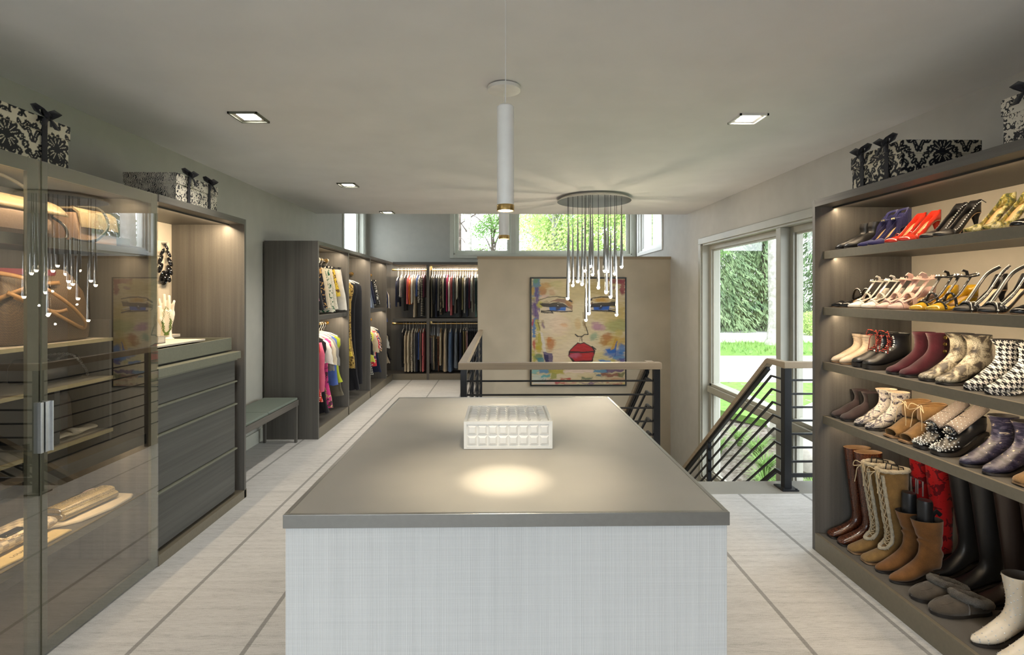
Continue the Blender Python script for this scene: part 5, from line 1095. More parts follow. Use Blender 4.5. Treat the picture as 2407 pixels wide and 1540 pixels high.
    if hh > 0.012:
        bx = sl[-1][2]
        def hring(z, x0, x1, w): return [((x0 + x1) / 2 + (x1 - x0) / 2 * math.cos(a), w * math.sin(a), z) for a in np.linspace(0, 2 * PI, 15)[:-1]]
        if heel == 'block': rows = [hring(0, bx - 0.055, bx - 0.004, 0.024), hring(hh * 0.6, bx - 0.062, bx + 0.001, 0.025), hring(hh + 0.006, bx - 0.070, bx + 0.002, 0.027)]
        elif heel == 'slim': rows = [hring(0, bx - 0.022, bx - 0.006, 0.008), hring(hh * 0.55, bx - 0.034, bx - 0.004, 0.011), hring(hh + 0.006, bx - 0.060, bx + 0.001, 0.024)]
        else: rows = [hring(0, 0.095 * k, bx, 0.031), hring(hh * 0.5, 0.11 * k, bx, 0.031), hring(hh + 0.004, 0.165 * k, bx + 0.001, 0.028)]
        MB().loft(rows).build('heel', hm, r)
    return rings, raw
def studs(r, pts, rad=0.0035, h=1.0, n=6, name='studs', mat=None, stuff=True):
    m = MB()
    for p, nn in pts:
        nn = Vector(nn); 
        if nn.length < 1e-6: continue
        nn.normalize(); q = nn.to_track_quat('Z', 'Y'); b = [m.vert(Vector(p) + q @ Vector((rad * math.cos(a), rad * math.sin(a), -0.0005))) for a in np.linspace(0, 2 * PI, n + 1)[:-1]]
        t = m.vert(Vector(p) + nn * rad * 1.7 * h)
        for i in range(n): m.face((b[i], b[(i + 1) % n], t), n > 4)
    return m.build(name, mat or SM['stud'], r, kind='stuff' if stuff else None, angle=60)
def surf(rings, i, j):
    n = len(rings[0]); p = np.array(rings[i][j]); a = np.array(rings[min(i + 1, len(rings) - 1)][j]) - np.array(rings[max(i - 1, 0)][j]); b = np.array(rings[i][(j + 1) % n]) - np.array(rings[i][(j - 1) % n])
    nn = np.cross(b, a); c = np.mean(np.array(rings[i]), 0)
    if np.dot(nn, p - c) < 0: nn = -nn
    return tuple(p), tuple(nn)
def pump(r, mat, hh=0.09, L=0.215, tv=0.30, toe='point', heel='stiletto', heelmat=None, wall=0.030, back=0.052, insole='insole', wf=1.0):
    pt = toe == 'point'
    zs = lambda t: 0.004 + hh * sstep((t - 0.30) / 0.58) + 0.003 * max(0, 0.1 - t) * 10
    wk = [(0, 0.0008), (0.004, 0.0045 if pt else 0.012), (0.05, 0.013 if pt else 0.025), (0.14, 0.025 if pt else 0.032), (0.28, 0.034), (0.36, 0.0345), (0.55, 0.0275), (0.75, 0.025), (0.90, 0.0245), (0.97, 0.018), (1.0, 0.006)]
    wd = lambda t: wf * float(np.interp(t, [a for a, _ in wk], [b for _, b in wk]))
    hv = lambda t: float(np.interp(t, [0, 0.004, 0.08, tv, tv + 0.1, 0.75, 0.9, 1.0], [0.001, 0.011, 0.021, 0.036, wall, wall, back, back]))
    T1 = np.concatenate([[0.0], np.linspace(0.004, tv, 9)]); ang = np.linspace(0, PI, 13); m = MB()
    m.grid([[(t * L, -wd(t) * math.cos(a) * (1 + 0.06 * math.sin(a)), zs(t) + hv(t) * math.sin(a) ** 0.8 * (1 if 0 < a < PI else 0)) for a in ang] for t in T1])
    T2 = np.linspace(tv, 1.0, 14)
    per = [(t, -1) for t in T2] + [(t, 1) for t in T2[::-1]]
    rows = []
    for f in (0.0, 0.5, 1.0):
        rr = []
        for t, sg in per:
            h = hv(t) * (0.85 if t < tv + 0.02 else 1); rr.append((t * L + (0.004 * f if t > 0.97 else 0), sg * wd(t) * (1 + 0.05 * math.sin(PI * f) - 0.10 * f), zs(t) + h * f))
        rows.append(rr)
    m.grid(rows); m.build('upper', mat, r, solid=0.0018, angle=60)
    for nm, off, th, mt, sc in (('insole', 0.0030, 0.0015, SM[insole], 0.93), ('sole', 0.0, 0.004, SM['tansole'] if hh > 0.02 else SM['sole'], 0.99)):
        q = MB(); tt = np.linspace(0.01, 0.995, 20)
        q.loft([[(t * L, -wd(t) * sc, zs(t) + off), (t * L, wd(t) * sc, zs(t) + off), (t * L, wd(t) * sc, zs(t) + off - th), (t * L, -wd(t) * sc, zs(t) + off - th)] for t in tt]); q.build(nm, mt, r, angle=40)
    if hh > 0.015:
        hr = lambda z, x, a, b: [(x + a * math.cos(k), b * math.sin(k), z) for k in np.linspace(0, 2 * PI, 13)[:-1]]
        zt = zs(0.93) - 0.003; x = 0.905 * L
        if heel == 'stiletto': rows = [hr(0, x + 0.006, 0.004, 0.004), hr(hh * 0.5, x + 0.004, 0.006, 0.006), hr(hh * 0.82, x, 0.013, 0.013), hr(zt, x - 0.002, 0.021, 0.021)]
        else: rows = [hr(0, x, 0.013, 0.013), hr(zt * 0.6, x, 0.014, 0.014), hr(zt, x, 0.020, 0.020)]
        MB().loft(rows).build('heel', heelmat or mat, r)
    return zs, wd, L
PAIR = (' left shoe of its pair', ' right shoe of its pair')
def pair(ys, X, z, fn, name, desc, group, rz=0.0, jit=0.0):
    for i, y in enumerate(ys):
        w = desc + (',' + PAIR[i] if len(ys) == 2 else '')
        if name.endswith('boot'): w = w.replace('shoe of its', 'boot of its')
        r = shoe_root(name, w, (X + (0.012 * i * jit), y, z + 0.0006), group, rz + R.uniform(-0.03, 0.03)); fn(r, i)
g1 = 'shoes on the top shelf'; Z1, Z2, Z3, Z4, ZF = 1.818, 1.479, 1.148, 0.820, 0.107
# --- top shelf
def f_(r, i):
    rings, raw = boot(r, SM['black'], 0.155, 0.03, 0.25, 'point', 0.145, 0.236, 0.034, heel='block', wide=0.92)
    MB().tube([(0.225 + 0.012 * math.cos(a), 0, 0.15 + 0.02 * math.sin(a)) for a in np.linspace(-0.6, PI * 0.9, 9)], 0.003, 6).build('pull_loop', SM['black'], r)
pair((2.995, 2.922), 1.985, Z1, f_, 'ankle_boot', 'plain black leather ankle boot on the top shelf', g1)
def f_(r, i):
    zs, wd, L = pump(r, SM['blue'], 0.105, 0.215, 0.33, back=0.075)
    m = MB()
    P = [(0.80 * L, -0.030, zs(0.8) + 0.05), (0.9 * L, -0.032, zs(0.9) + 0.085), (1.0 * L, 0, zs(1) + 0.095), (0.9 * L, 0.032, zs(0.9) + 0.085), (0.80 * L, 0.030, zs(0.8) + 0.05), (0.66 * L, 0.0, zs(0.7) + 0.062)]
    m.tube(smooth(P + [P[0]], 4)[:-1], 0.004, 6, closed=True, flat=2.0); m.build('ankle_strap', SM['blue'], r)
    f = MB()
    for sg in (-1, 1):
        for k in range(16):
            t = 0.62 + 0.024 * k; x = t * L; zt = zs(t) + 0.055 + 0.03 * (t - 0.6) * 3; f.tube([(x, sg * 0.034, zt), (x - 0.006, sg * 0.038, zt - 0.04), (x - 0.010 + 0.003 * math.sin(k), sg * 0.037, zt - 0.085 + 0.008 * math.sin(k * 2.3))], 0.0017, 4)
    f.build('fringe', SM['blue'], r, kind='stuff'); B(0.64 * L, 0.67 * L, -0.012, 0.012, zs(0.7) + 0.06, zs(0.7) + 0.068).build('buckle', M['gold'], r)
pair((2.805, 2.730), 1.985, Z1, f_, 'fringed_pump', 'blue suede high-heeled pump with fringed ankle strap, top shelf', g1)
def f_(r, i):
    zs, wd, L = pump(r, SM['red'], 0.105, 0.215, 0.30)
    MB().tube([(0.30 * L, 0.012 * math.sin(a) , zs(0.3) + 0.040 + 0.008 * math.cos(a)) for a in np.linspace(0, 2 * PI, 9)[:-1]], 0.002, 5, closed=True).build('bow_trim', SM['red'], r)
pair((2.598, 2.515), 1.980, Z1, f_, 'pump', 'red patent high-heeled pump on the top shelf', g1)
def f_(r, i):
    zs, wd, L = pump(r, SM['black'], 0.110, 0.215, 0.30, insole='lining', back=0.06)
    pts = []
    for sg in (-1, 1):
        for t in np.linspace(0.34, 0.99, 18): pts.append(((t * L, sg * (wd(t) * 0.93 + 0.001), zs(t) + 0.026 + 0.026 * sstep((t - 0.7) / 0.3)), (0, sg, 0.6)))
    studs(r, pts, 0.0028)
    MB().tube([(1.0 * L, 0.01, zs(1) + 0.06), (1.03 * L, 0.0, zs(1) + 0.062), (1.10 * L, -0.01, zs(1) + 0.045)], 0.002, 5).build('back_tie', SM['black'], r)
pair((2.385, 2.310), 1.985, Z1, f_, 'studded_pump', 'black leather high-heeled pump edged with metal studs, top shelf', g1)
def f_(r, i): pump(r, SM['gsnake'], 0.110, 0.22, 0.27, 'point', 'stiletto', back=0.062)
pair((2.150, 2.068), 1.980, Z1, f_, 'snakeskin_pump', 'yellow green snakeskin pump with tan insole on the top shelf', g1)
def f_(r, i): pump(r, SM['patent'], 0.09, 0.22, 0.30)
pair((1.955,), 1.985, Z1, f_, 'pump', 'black patent pump at the right edge of the top shelf', g1)
# --- second shelf
g2 = 'shoes on the second shelf'
def f_(r, i):
    zs, wd, L = pump(r, SM['patent'], 0.05, 0.235, 0.26, wall=0.014, back=0.018)
    a_ = np.linspace(0, PI, 15); pts = [(0.66 * L, -0.034 * math.cos(a), zs(0.66) + 0.010 + 0.062 * math.sin(a)) for a in a_]
    MB().tube(pts, 0.003, 6, flat=2.0).build('strap', SM['patent'], r); studs(r, [(p, (-0.2, -math.cos(a), math.sin(a))) for p, a in zip(pts, a_)], 0.005, 0.9, 8, 'pearls', M['white'])
pair((3.022, 2.946), 1.98, Z2, f_, 'pearl_strap_shoe', 'pointed black shoe with pearl strap, second shelf', g2)
def strappy(body, strap_m, stud_m, hh=0.055, L=0.235, ankle=True, big=False, piping=None):
    def f(r, i):
        zs, wd, L_ = pump(r, body, hh, L, 0.27, wall=0.012, back=0.055, heel='block')
        s = MB(); pts = []; w = 0.0032 if not big else 0.004; fl = 2.2 if not big else 3.4
        def strap(P, nst, closed=False):
            Q = smooth(P, 4); s.tube(Q, w, 6, flat=fl)
            for k in range(nst):
                q = Q[int((k + 0.5) * (len(Q) - 1) / nst)]; c = np.array((q[0], 0, zs(q[0] / L_) + 0.02)); pts.append((tuple(np.array(q) + (np.array(q) - c) * 0.06), tuple(np.array(q) - c)))
        arch = lambda t, h, ww: [(t * L_, -ww * math.cos(a), zs(t) + 0.006 + h * math.sin(a)) for a in np.linspace(0, PI, 7)]
        strap(arch(0.27, 0.036, 0.0335), 6); strap(arch(0.47, 0.062, 0.034), 7)
        ah = zs(0.85) + 0.098
        if ankle:
            strap([(0.97 * L_, 0, ah + 0.008), (0.90 * L_, -0.031, ah), (0.72 * L_, -0.034, ah - 0.008), (0.60 * L_, -0.012, ah - 0.004), (0.60 * L_, 0.012, ah - 0.004), (0.72 * L_, 0.034, ah - 0.008), (0.90 * L_, 0.031, ah), (0.97 * L_, 0, ah + 0.008)], 14)
            s.tube([(0.66 * L_, -0.04, ah + 0.0), (0.62 * L_, -0.046, ah + 0.016), (0.55 * L_, -0.042, ah + 0.022)], w, 6, flat=fl)
        for sg in (-1, 1):
            strap([(0.25 * L_, sg * 0.020, zs(0.25) + 0.032), (0.37 * L_, sg * 0.026, zs(0.37) + 0.045), (0.47 * L_, sg * 0.030, zs(0.47) + 0.048), (0.62 * L_, sg * 0.032, zs(0.62) + 0.072), (0.75 * L_, sg * 0.033, ah - 0.008)], 7)
        s.build('straps', strap_m, r)
        studs(r, pts, 0.0048 if big else 0.0036, 0.8, 4, mat=stud_m)
    return f
pair((2.878, 2.775), 1.98, Z2, strappy(SM['white'], SM['white'], M['steel']), 'studded_sandal', 'white patent pointed shoe with studded straps, second shelf', g2)
pair((2.662, 2.578), 1.98, Z2, strappy(SM['blush'], SM['blush'], SM['blush'], 0.06, ankle=True, big=True), 'studded_sandal', 'blush pink caged shoe with large pyramid studs, second shelf', g2)
pair((2.440, 2.345), 1.98, Z2, strappy(SM['yellow'], SM['black'], M['steel'], 0.065), 'studded_sandal', 'yellow patent pointed shoe with black studded straps, second shelf', g2)
def f_(r, i):
    zs, wd, L = pump(r, SM['black'], 0.095, 0.225, 0.30, wall=0.014, back=0.07, insole='cream')
    s = MB(); b = MB(); pts = []
    ah = zs(0.9) + 0.10
    def ladder(P, n):
        Q = [Vector(q) for q in smooth(P, 5)]
        s.tube(Q, 0.0035, 6, flat=2.6)
        for off in (-0.008, 0.008): b.tube([(q.x, q.y, q.z + off) for q in Q], 0.0016, 5)
        for k in range(n):
            q = Q[int((k + 0.5) * (len(Q) - 1) / n)]; pts.append(((q.x, q.y + math.copysign(0.003, q.y), q.z), (0, math.copysign(1, q.y), 0.2)))
    for sg in (-1, 1):
        ladder([(0.30 * L, sg * 0.026, zs(0.3) + 0.026), (0.5 * L, sg * 0.036, zs(0.5) + 0.05), (0.75 * L, sg * 0.035, zs(0.75) + 0.075), (0.97 * L, sg * 0.022, ah)], 9)
    ladder([(0.22 * L, -0.031, zs(0.22) + 0.004), (0.24 * L, -0.018, zs(0.24) + 0.034), (0.24 * L, 0.018, zs(0.24) + 0.034), (0.22 * L, 0.031, zs(0.22) + 0.004)], 4)
    ladder([(0.36 * L, -0.034, zs(0.36) + 0.012), (0.38 * L, 0.0, zs(0.38) + 0.030), (0.36 * L, 0.034, zs(0.36) + 0.012)], 4)
    s.build('straps', SM['black'], r); b.build('white_piping', M['white'], r); studs(r, pts, 0.0055, 0.7, 4, mat=M['white'])
pair((2.200, 2.085), 1.98, Z2, f_, 'slingback_pump', 'black suede pump with white ladder trim straps, second shelf', g2)
def f_(r, i): pump(r, SM['patent'], 0.06, 0.22, 0.30)
pair((1.955,), 1.985, Z2, f_, 'pump', 'black shoe cut off at the right edge of the second shelf', g2)
# --- third shelf
g3 = 'boots on the third shelf'
def f_(r, i): boot(r, SM['cream'], 0.175, 0.035, 0.235, 'point', 0.132, 0.238, 0.034, wide=0.92, wr=0.025, heel='slim', solemat='tansole')
pair((3.020, 2.947), 1.975, Z3, f_, 'ankle_boot', 'soft cream leather ankle boot on the third shelf', g3)
def laces(r, raw, z0, n, mat, t0=3, t1=10, wd_=0.017, bows=True, rad=0.0022):
    R_ = smooth(raw, 3); i0, i1 = t0 * 3, min(t1 * 3, len(R_) - 2); L_ = []; eye = []
    for k in range(n):
        i = i0 + int((i1 - i0) * k / (n - 1)); fx, fz = R_[i][0], R_[i][1]; sg = 1 if k % 2 else -1
        L_ += [(fx - 0.004, sg * wd_, fz + z0 + 0.002), (fx - 0.007, 0, fz + z0 + 0.006)]
        for s2 in (-1, 1): eye.append(((fx + 0.003, s2 * (wd_ + 0.003), fz + z0), (-1, s2 * 0.8, 0.4)))
    m = MB(); m.tube(L_, rad, 5); m.tube([(x, -y, z + 0.003) for x, y, z in L_], rad, 5)
    if bows:
        x, y, z = L_[-1]
        for sg in (-1, 1):
            m.tube(smooth([(x, 0, z), (x - 0.02, sg * 0.03, z + 0.012), (x - 0.022, sg * 0.045, z - 0.02), (x - 0.008, sg * 0.02, z - 0.012), (x, 0, z)], 4), rad, 5)
            m.tube(smooth([(x, 0, z), (x - 0.016, sg * 0.022, z - 0.03), (x - 0.018, sg * 0.03, z - 0.075), (x - 0.022, sg * 0.034, z - 0.11)], 4), rad, 5)
    m.build('laces', mat, r); return eye
def f_(r, i):
    rings, raw = boot(r, SM['black'], 0.195, 0.04, 0.25, 'round', 0.132, 0.238, 0.038, wide=1.0, st=0.020, heel='block', wr=0.01)
    eye = laces(r, raw, 0.02, 9, M['redlace'], 3, 11, 0.019); studs(r, eye, 0.0055, 0.6, 8, 'eyelets', M['steel'])
    MB().loft([[(0.12, -0.038, 0.185), (0.215, -0.043, 0.185), (0.215, 0.043, 0.185), (0.12, 0.038, 0.185)], [(0.116, -0.040, 0.197), (0.22, -0.045, 0.199), (0.22, 0.045, 0.199), (0.116, 0.040, 0.197)]], cap0=False, cap1=False, smooth=False).build('padded_cuff', SM['black'], r)
pair((2.848, 2.762), 1.985, Z3, f_, 'hiking_boot', 'black leather lace-up boot with red and black laces, third shelf', g3)
def f_(r, i):
    boot(r, SM['burg'], 0.215, 0.065, 0.245, 'round', 0.132, 0.238, 0.037, wide=0.96, heel='block', wr=0.012, lining='burg', heelmat=SM['burg'])
    for z in (0.198, 0.165, 0.130): MB().lathe([(0.001, -0.003), (0.009, -0.002), (0.009, 0.002), (0.004, 0.004), (0.0005, 0.0045)], 12).build('gold_button', M['gold'], r).matrix_basis = Matrix.Translation((0.185, -0.043 + (0.215 - z) * 0.05, z)) @ Matrix.Rotation(PI / 2, 4, 'X')
pair((2.590, 2.502), 1.985, Z3, f_, 'ankle_boot', 'burgundy suede ankle boot with gold buttons, third shelf', g3)
def f_(r, i):
    boot(r, SM['python'], 0.225, 0.06, 0.25, 'round', 0.122, 0.238, 0.043, wide=0.98, heel='block', wr=0.01, heelmat=SM['python'])
pair((2.385, 2.288), 1.985, Z3, f_, 'ankle_boot', 'beige python print ankle boot on the third shelf', g3)
def f_(r, i): boot(r, SM['hound'], 0.215, 0.07, 0.25, 'point', 0.125, 0.238, 0.041, wide=1.0, heel='block', heelmat=SM['hound'], solemat='hound')
pair((2.155, 2.060), 1.985, Z3, f_, 'ankle_boot', 'black and white houndstooth ankle boot on the third shelf', g3)
# --- fourth shelf
g4 = 'boots on the fourth shelf'
def f_(r, i):
    rings, raw = boot(r, SM['brown'], 0.165, 0.045, 0.235, 'round', 0.128, 0.228, 0.034, wide=0.94, heel='block', lining='brown', heelmat=plain((0.20, 0.03, 0.02), 0.5, name='red brown heel'))
    for sg in (-1, 1): MB().prism([(0.14, 0.075), (0.175, 0.078), (0.205, 0.163), (0.128, 0.163)], lambda u, v: (u, sg * (0.0325 + (v - 0.07) * 0.03), v), lambda u, v: (u, sg * (0.0335 + (v - 0.07) * 0.03), v)).build('elastic_gusset', SM['lining'], r)
pair((3.025, 2.945), 1.985, Z4, f_, 'chelsea_boot', 'dark brown suede ankle boot with elastic sides, fourth shelf', g4)
def f_(r, i): boot(r, SM['marble'], 0.205, 0.055, 0.245, 'point', 0.125, 0.235, 0.039, wide=0.98, heel='block', wr=0.015, lining='cream', heelmat=SM['marble'])
pair((2.835, 2.750), 1.985, Z4, f_, 'ankle_boot', 'grey and white marbled ankle boot on the fourth shelf', g4)
def f_(r, i):
    rings, raw = boot(r, SM['tan'], 0.185, 0.07, 0.235, 'round', 0.110, 0.238, 0.042, wide=1.0, heel='block', open_toe=True, lining='tan', solemat='tansole', cut=0.012)
    top = np.array(rings[-1]); c = top.mean(0); rows = []
    for dz, f in ((0.004, 0.97), (0.008, 1.05), (0.0, 1.10), (-0.035, 1.12), (-0.062, 1.10), (-0.066, 1.03)): rows.append([tuple(c + (p - c) * np.array((f, f, 1)) + np.array((0, 0, dz))) for p in top])
    MB().loft(rows, cap0=False, cap1=False).build('folded_cuff', SM['tan'], r); laces(r, raw, 0.006, 6, M['lace'], 6, 10, 0.014, True, 0.0016)
pair((2.605, 2.505), 1.985, Z4, f_, 'peep_toe_boot', 'tan suede open-toed boot with folded cuff, fourth shelf', g4)
def f_(r, i):
    rings, raw = boot(r, SM['black'], 0.175, 0.085, 0.25, 'round', 0.132, 0.238, 0.038, wide=1.02, heel='wedge', st=0.012, solemat='sole', heelmat=SM['black'])
    pts = []
    for a in range(1, 9):
        for j in range(a % 2, len(rings[0]), 2):
            if math.cos(2 * PI * j / 22) > -0.15: pts.append(surf(rings, a, j))
    studs(r, pts, 0.0042, 0.95, 6, 'toe_spikes')
    T = smooth([(0.10, 0.115, 0.030), (0.09, 0.16, 0.045), (0.105, 0.20, 0.055)], 4); fl = MB(); sp = []
    G_ = [[(0.075 + 0.155 * u + 0.01 * v, (v - 0.5) * 0.10 * (1 - 0.2 * u), 0.105 + 0.105 * u + 0.025 * math.sin(PI * v)) for v in np.linspace(0, 1, 8)] for u in np.linspace(0, 1, 8)]
    fl.grid(G_); fl.build('spiked_tongue', plain((0.17, 0.14, 0.12), 0.5, name='grey leather'), r, solid=0.006)
    for u in np.linspace(0.05, 0.97, 9):
        for k, v in enumerate(np.linspace(0.06, 0.94, 7)):
            uu = min(0.98, u + (0.05 if k % 2 else 0)); sp.append(((0.075 + 0.155 * uu + 0.01 * v, (v - 0.5) * 0.10 * (1 - 0.2 * uu), 0.106 + 0.105 * uu + 0.025 * math.sin(PI * v)), (-0.6, (v - 0.5) * 0.8, 1)))
    studs(r, sp, 0.0046, 1.0, 6, 'tongue_spikes'); 
    pts = []
    for k in range(60): a = R.uniform(0, 2 * PI); b = R.uniform(0.2, PI * 0.9); n = (math.sin(b) * math.cos(a) - 0.3, math.sin(b) * math.sin(a), math.cos(b)); pts.append(((0.085 + 0.02 * n[0], 0.024 * n[1], 0.10 + 0.022 * n[2]), n))
    MB().ball((0.087, 0, 0.098), 0.023, 10, 8).build('spike_pad', SM['black'], r); studs(r, pts, 0.0036, 1.2, 5, 'pad_spikes')
pair((2.415, 2.315), 1.985, Z4, f_, 'spiked_wedge_shoe', 'black wedge shoe covered with metal spikes, fourth shelf', g4)
def f_(r, i): boot(r, SM['camo'], 0.215, 0.05, 0.25, 'point', 0.128, 0.240, 0.040, wide=1.0, heel='block', wr=0.015, heelmat=SM['camo'])
pair((2.165, 2.060), 1.975, Z4, f_, 'ankle_boot', 'navy blue brocade boot with gold flecks on the fourth shelf', g4)
def f_(r, i):
    boot(r, SM['tan'], 0.235, 0.05, 0.245, 'round', 0.10, 0.24, 0.045, heel='block', solemat='tansole')
    m = MB()
    for k in range(26):
        a = 2 * PI * k / 26; m.tube([(0.085 + 0.006 * math.cos(a), 0.006 * math.sin(a), 0.185), (0.080 + 0.016 * math.cos(a), 0.016 * math.sin(a), 0.12), (0.078 + 0.019 * math.cos(a), 0.02 * math.sin(a), 0.045 + 0.006 * math.sin(k * 2))], 0.0026, 4)
    m.build('tassel', M['olive_tassel'], r); MB().ball((0.085, 0, 0.192), 0.010, 10, 8).build('tassel_knot', M['olive_tassel'], r)
M['olive_tassel'] = suede('olive tan tassel', (0.30, 0.20, 0.07))
pair((1.935,), 1.985, Z4, f_, 'tasseled_boot', 'tan boot with long tassel at the right edge of the fourth shelf', g4)
# --- cabinet floor
g5 = 'boots on the cabinet floor'
def f_(r, i): boot(r, SM['croc'], 0.535, 0.02, 0.255, 'round', 0.095, 0.245, 0.043, wide=0.96, heel='block', lining='tansole')
pair((3.020, 2.928), 1.955, ZF, f_, 'tall_boot', 'tall brown crocodile leather boot on the cabinet floor', g5)
def fluff(r, P, rad, mat, name='fur_trim', closed=False):
    Q = [Vector(p) for p in smooth(P, 6)]; m = MB(); rs = [rad * (0.85 + 0.3 * R.random()) for _ in Q]; m.tube(Q if not closed else Q[:-1], rs if not closed else rs[:-1], 8, closed=closed); return m.build(name, mat, r, angle=180)
def f_(r, i):
    rings, raw = boot(r, SM['sheep'], 0.50, 0.02, 0.25, 'round', 0.085, 0.245, 0.043, wide=1.0, heel='block', lining='cream', solemat='tansole', wr=0.006)
    top = rings[-1]; fluff(r, [top[k] for k in range(0, 22, 2)] + [top[0]], 0.011, M['fur'], closed=True)
    R_ = smooth(raw, 3)
    for sg in (-1, 1): fluff(r, [(q[0] + 0.004, sg * 0.022, q[1] + 0.008) for q in R_[10::4]], 0.009, M['fur'])
    fluff(r, [(R_[10][0] + 0.004, -0.022, R_[10][1] + 0.008), (R_[9][0] - 0.006, 0, R_[9][1] + 0.010), (R_[10][0] + 0.004, 0.022, R_[10][1] + 0.008)], 0.009, M['fur'])
    laces(r, raw, 0.006, 13, M['lace'], 4, len(raw) - 1, 0.015, True, 0.0024)
    x = (top[0][0] + top[11][0]) / 2
    for y in (-0.018, 0.018): MB().tube([(x - 0.03, y, 0.45), (x - 0.02, y, 0.53), (x + 0.045, y, 0.515), (x + 0.055, y, 0.45)], 0.0035, 4).build('boot_clip', M['black'], r)
pair((2.838, 2.732), 1.955, ZF, f_, 'shearling_boot', 'tall tan lace-up boot trimmed with cream shearling, cabinet floor', g5)
def f_(r, i):
    rings, raw = boot(r, SM['cognac'], 0.315, 0.055, 0.265, 'point', 0.105, 0.245, 0.044, wide=1.0, heel='slim', wr=0.11, heelmat=SM['cognac'])
    m = MB().lathe([(0.028, 0.26), (0.031, 0.30), (0.033, 0.40), (0.030, 0.412), (0.002, 0.414)], 18, (0.180, 0.0)); m.build('boot_shaper', M['black'], r)
    MB().tube([(0.225, 0.01, 0.29), (0.228, 0.012, 0.33), (0.25, 0.012, 0.35), (0.27, 0.012, 0.33)], 0.006, 6, flat=2.0).build('shaper_handle', M['black'], r)
pair((2.640, 2.545), 1.960, ZF, f_, 'slouch_boot', 'cognac suede slouch boot with black shaper inside, cabinet floor', g5)
def f_(r, i):
    boot(r, SM['redfl'], 0.60, 0.03, 0.24, 'round', 0.095, 0.245, 0.050, heel='block', lining='redfl')
    for y in (-0.02, 0.025): MB().tube([(0.06, y, 0.36), (0.06, y, 0.44), (0.062, y + 0.035, 0.44), (0.062, y + 0.035, 0.36)], 0.004, 4).build('buckle_frame', M['rim'], r)
pair((2.850, 2.735), 2.215, ZF, f_, 'tall_boot', 'tall red flowered boot in the back row', g5)
def mk(H, mat, wt=0.055, hh=0.03, heel='block'):
    def f(r, i): boot(r, mat, H, hh, 0.25, 'round', 0.085, 0.245, wt, heel=heel, wr=0.006)
    return f
pair((2.600,), 2.225, ZF, mk(0.60, SM['black'], 0.054, 0.06), 'tall_boot', 'tall black suede boot behind the cognac slouch boots', g5)
pair((2.475,), 2.215, ZF, mk(0.62, SM['black'], 0.056), 'tall_boot', 'tall black boot left of the glossy brown boots', g5)
dkb = leather('dark brown leather', (0.017, 0.011, 0.009), 0.33)
pair((2.345, 2.225), 2.215, ZF, mk(0.61, dkb, 0.055, 0.02), 'riding_boot', 'tall glossy dark brown boot', g5)
pair((2.085, 1.965), 2.225, ZF, mk(0.60, SM['gold'], 0.055), 'tall_boot', 'tall golden python boot at the right edge', g5)
def f_(r, i):
    L = 0.275
    wd = lambda t: float(np.interp(t, [0, 0.005, 0.06, 0.2, 0.38, 0.6, 0.85, 0.96, 1.0], [0.001, 0.013, 0.030, 0.045, 0.048, 0.040, 0.038, 0.028, 0.010]))
    tt = np.linspace(0, 1, 24)
    MB().loft([[(t * L, -wd(t) * 1.04, 0.0), (t * L, wd(t) * 1.04, 0.0), (t * L, wd(t) * 1.06, 0.016), (t * L, -wd(t) * 1.06, 0.016)] for t in tt]).build('sole', SM['sole'], r, angle=30)
    MB().loft([[(t * L, -wd(t) * 0.9, 0.017), (t * L, wd(t) * 0.9, 0.017), (t * L, wd(t) * 0.9, 0.024), (t * L, -wd(t) * 0.9, 0.024)] for t in tt[1:-1]]).build('insole', M['furgrey'], r)
    hv = lambda t: float(np.interp(t, [0, 0.005, 0.1, 0.3, 0.55, 0.8, 1.0], [0.001, 0.013, 0.030, 0.048, 0.064, 0.03, 0.02]))
    m = MB(); m.grid([[(t * L, -wd(t) * math.cos(a) * (1 + 0.05 * math.sin(a)), 0.016 + hv(t) * math.sin(a) ** 0.75 if 0 < a < PI else 0.016) for a in np.linspace(0, PI, 15)] for t in np.concatenate([[0.0], np.linspace(0.005, 0.52, 12)])])
    for sg in (-1, 1): m.grid([[(t * L, sg * wd(t) * (1 - 0.12 * f), 0.016 + f * 0.042 * (1 - 0.45 * (t - 0.52) / 0.45)) for t in np.linspace(0.52, 0.97, 9)] for f in (0, 0.5, 1)])
    m.build('upper', SM['grey'], r, solid=0.003, angle=70)
    P = [(0.97 * L, 0.0, 0.040), (0.90 * L, -0.030, 0.048), (0.70 * L, -0.037, 0.060), (0.55 * L, -0.034, 0.074), (0.44 * L, -0.016, 0.084), (0.43 * L, 0.016, 0.084), (0.55 * L, 0.034, 0.074), (0.70 * L, 0.037, 0.060), (0.90 * L, 0.030, 0.048), (0.97 * L, 0.0, 0.040)]
    fluff(r, P, 0.019, M['furgrey'], 'fur_collar', True)
    B(0.28 * L, 0.42 * L, -0.012, 0.012, 0.062, 0.066).build('suede_tab', SM['grey'], r, bevel=0.002).rotation_euler = (0, 0, 0)
    MB().tube([(t * L, -0.024 * math.cos(a), 0.018 + hv(t) * 0.93) for t, a in ((0.30, 0.0), (0.2, 0.2), (0.12, 0.7), (0.085, 1.57), (0.12, 2.4), (0.2, 2.94), (0.30, 3.14))], 0.0016, 5).build('seam', SM['grey'], r)
pair((2.400, 2.290), 1.955, ZF, f_, 'fur_slipper', 'grey brown suede slipper with fur collar on the cabinet floor', g5, rz=0.05)
def f_(r, i):
    rings, raw = boot(r, plain((0.68, 0.61, 0.50), 0.38, 0, 0.03, 40, 0.02, name='white leather'), 0.285, 0.06, 0.265, 'point', 0.130, 0.240, 0.043, wide=0.98, heel='slim')
    studs(r, [surf(rings, a, j) for a in range(3, len(rings) - 1, 2) for j in range((a // 2) % 2, 22, 2)], 0.0032, 0.6, 6)
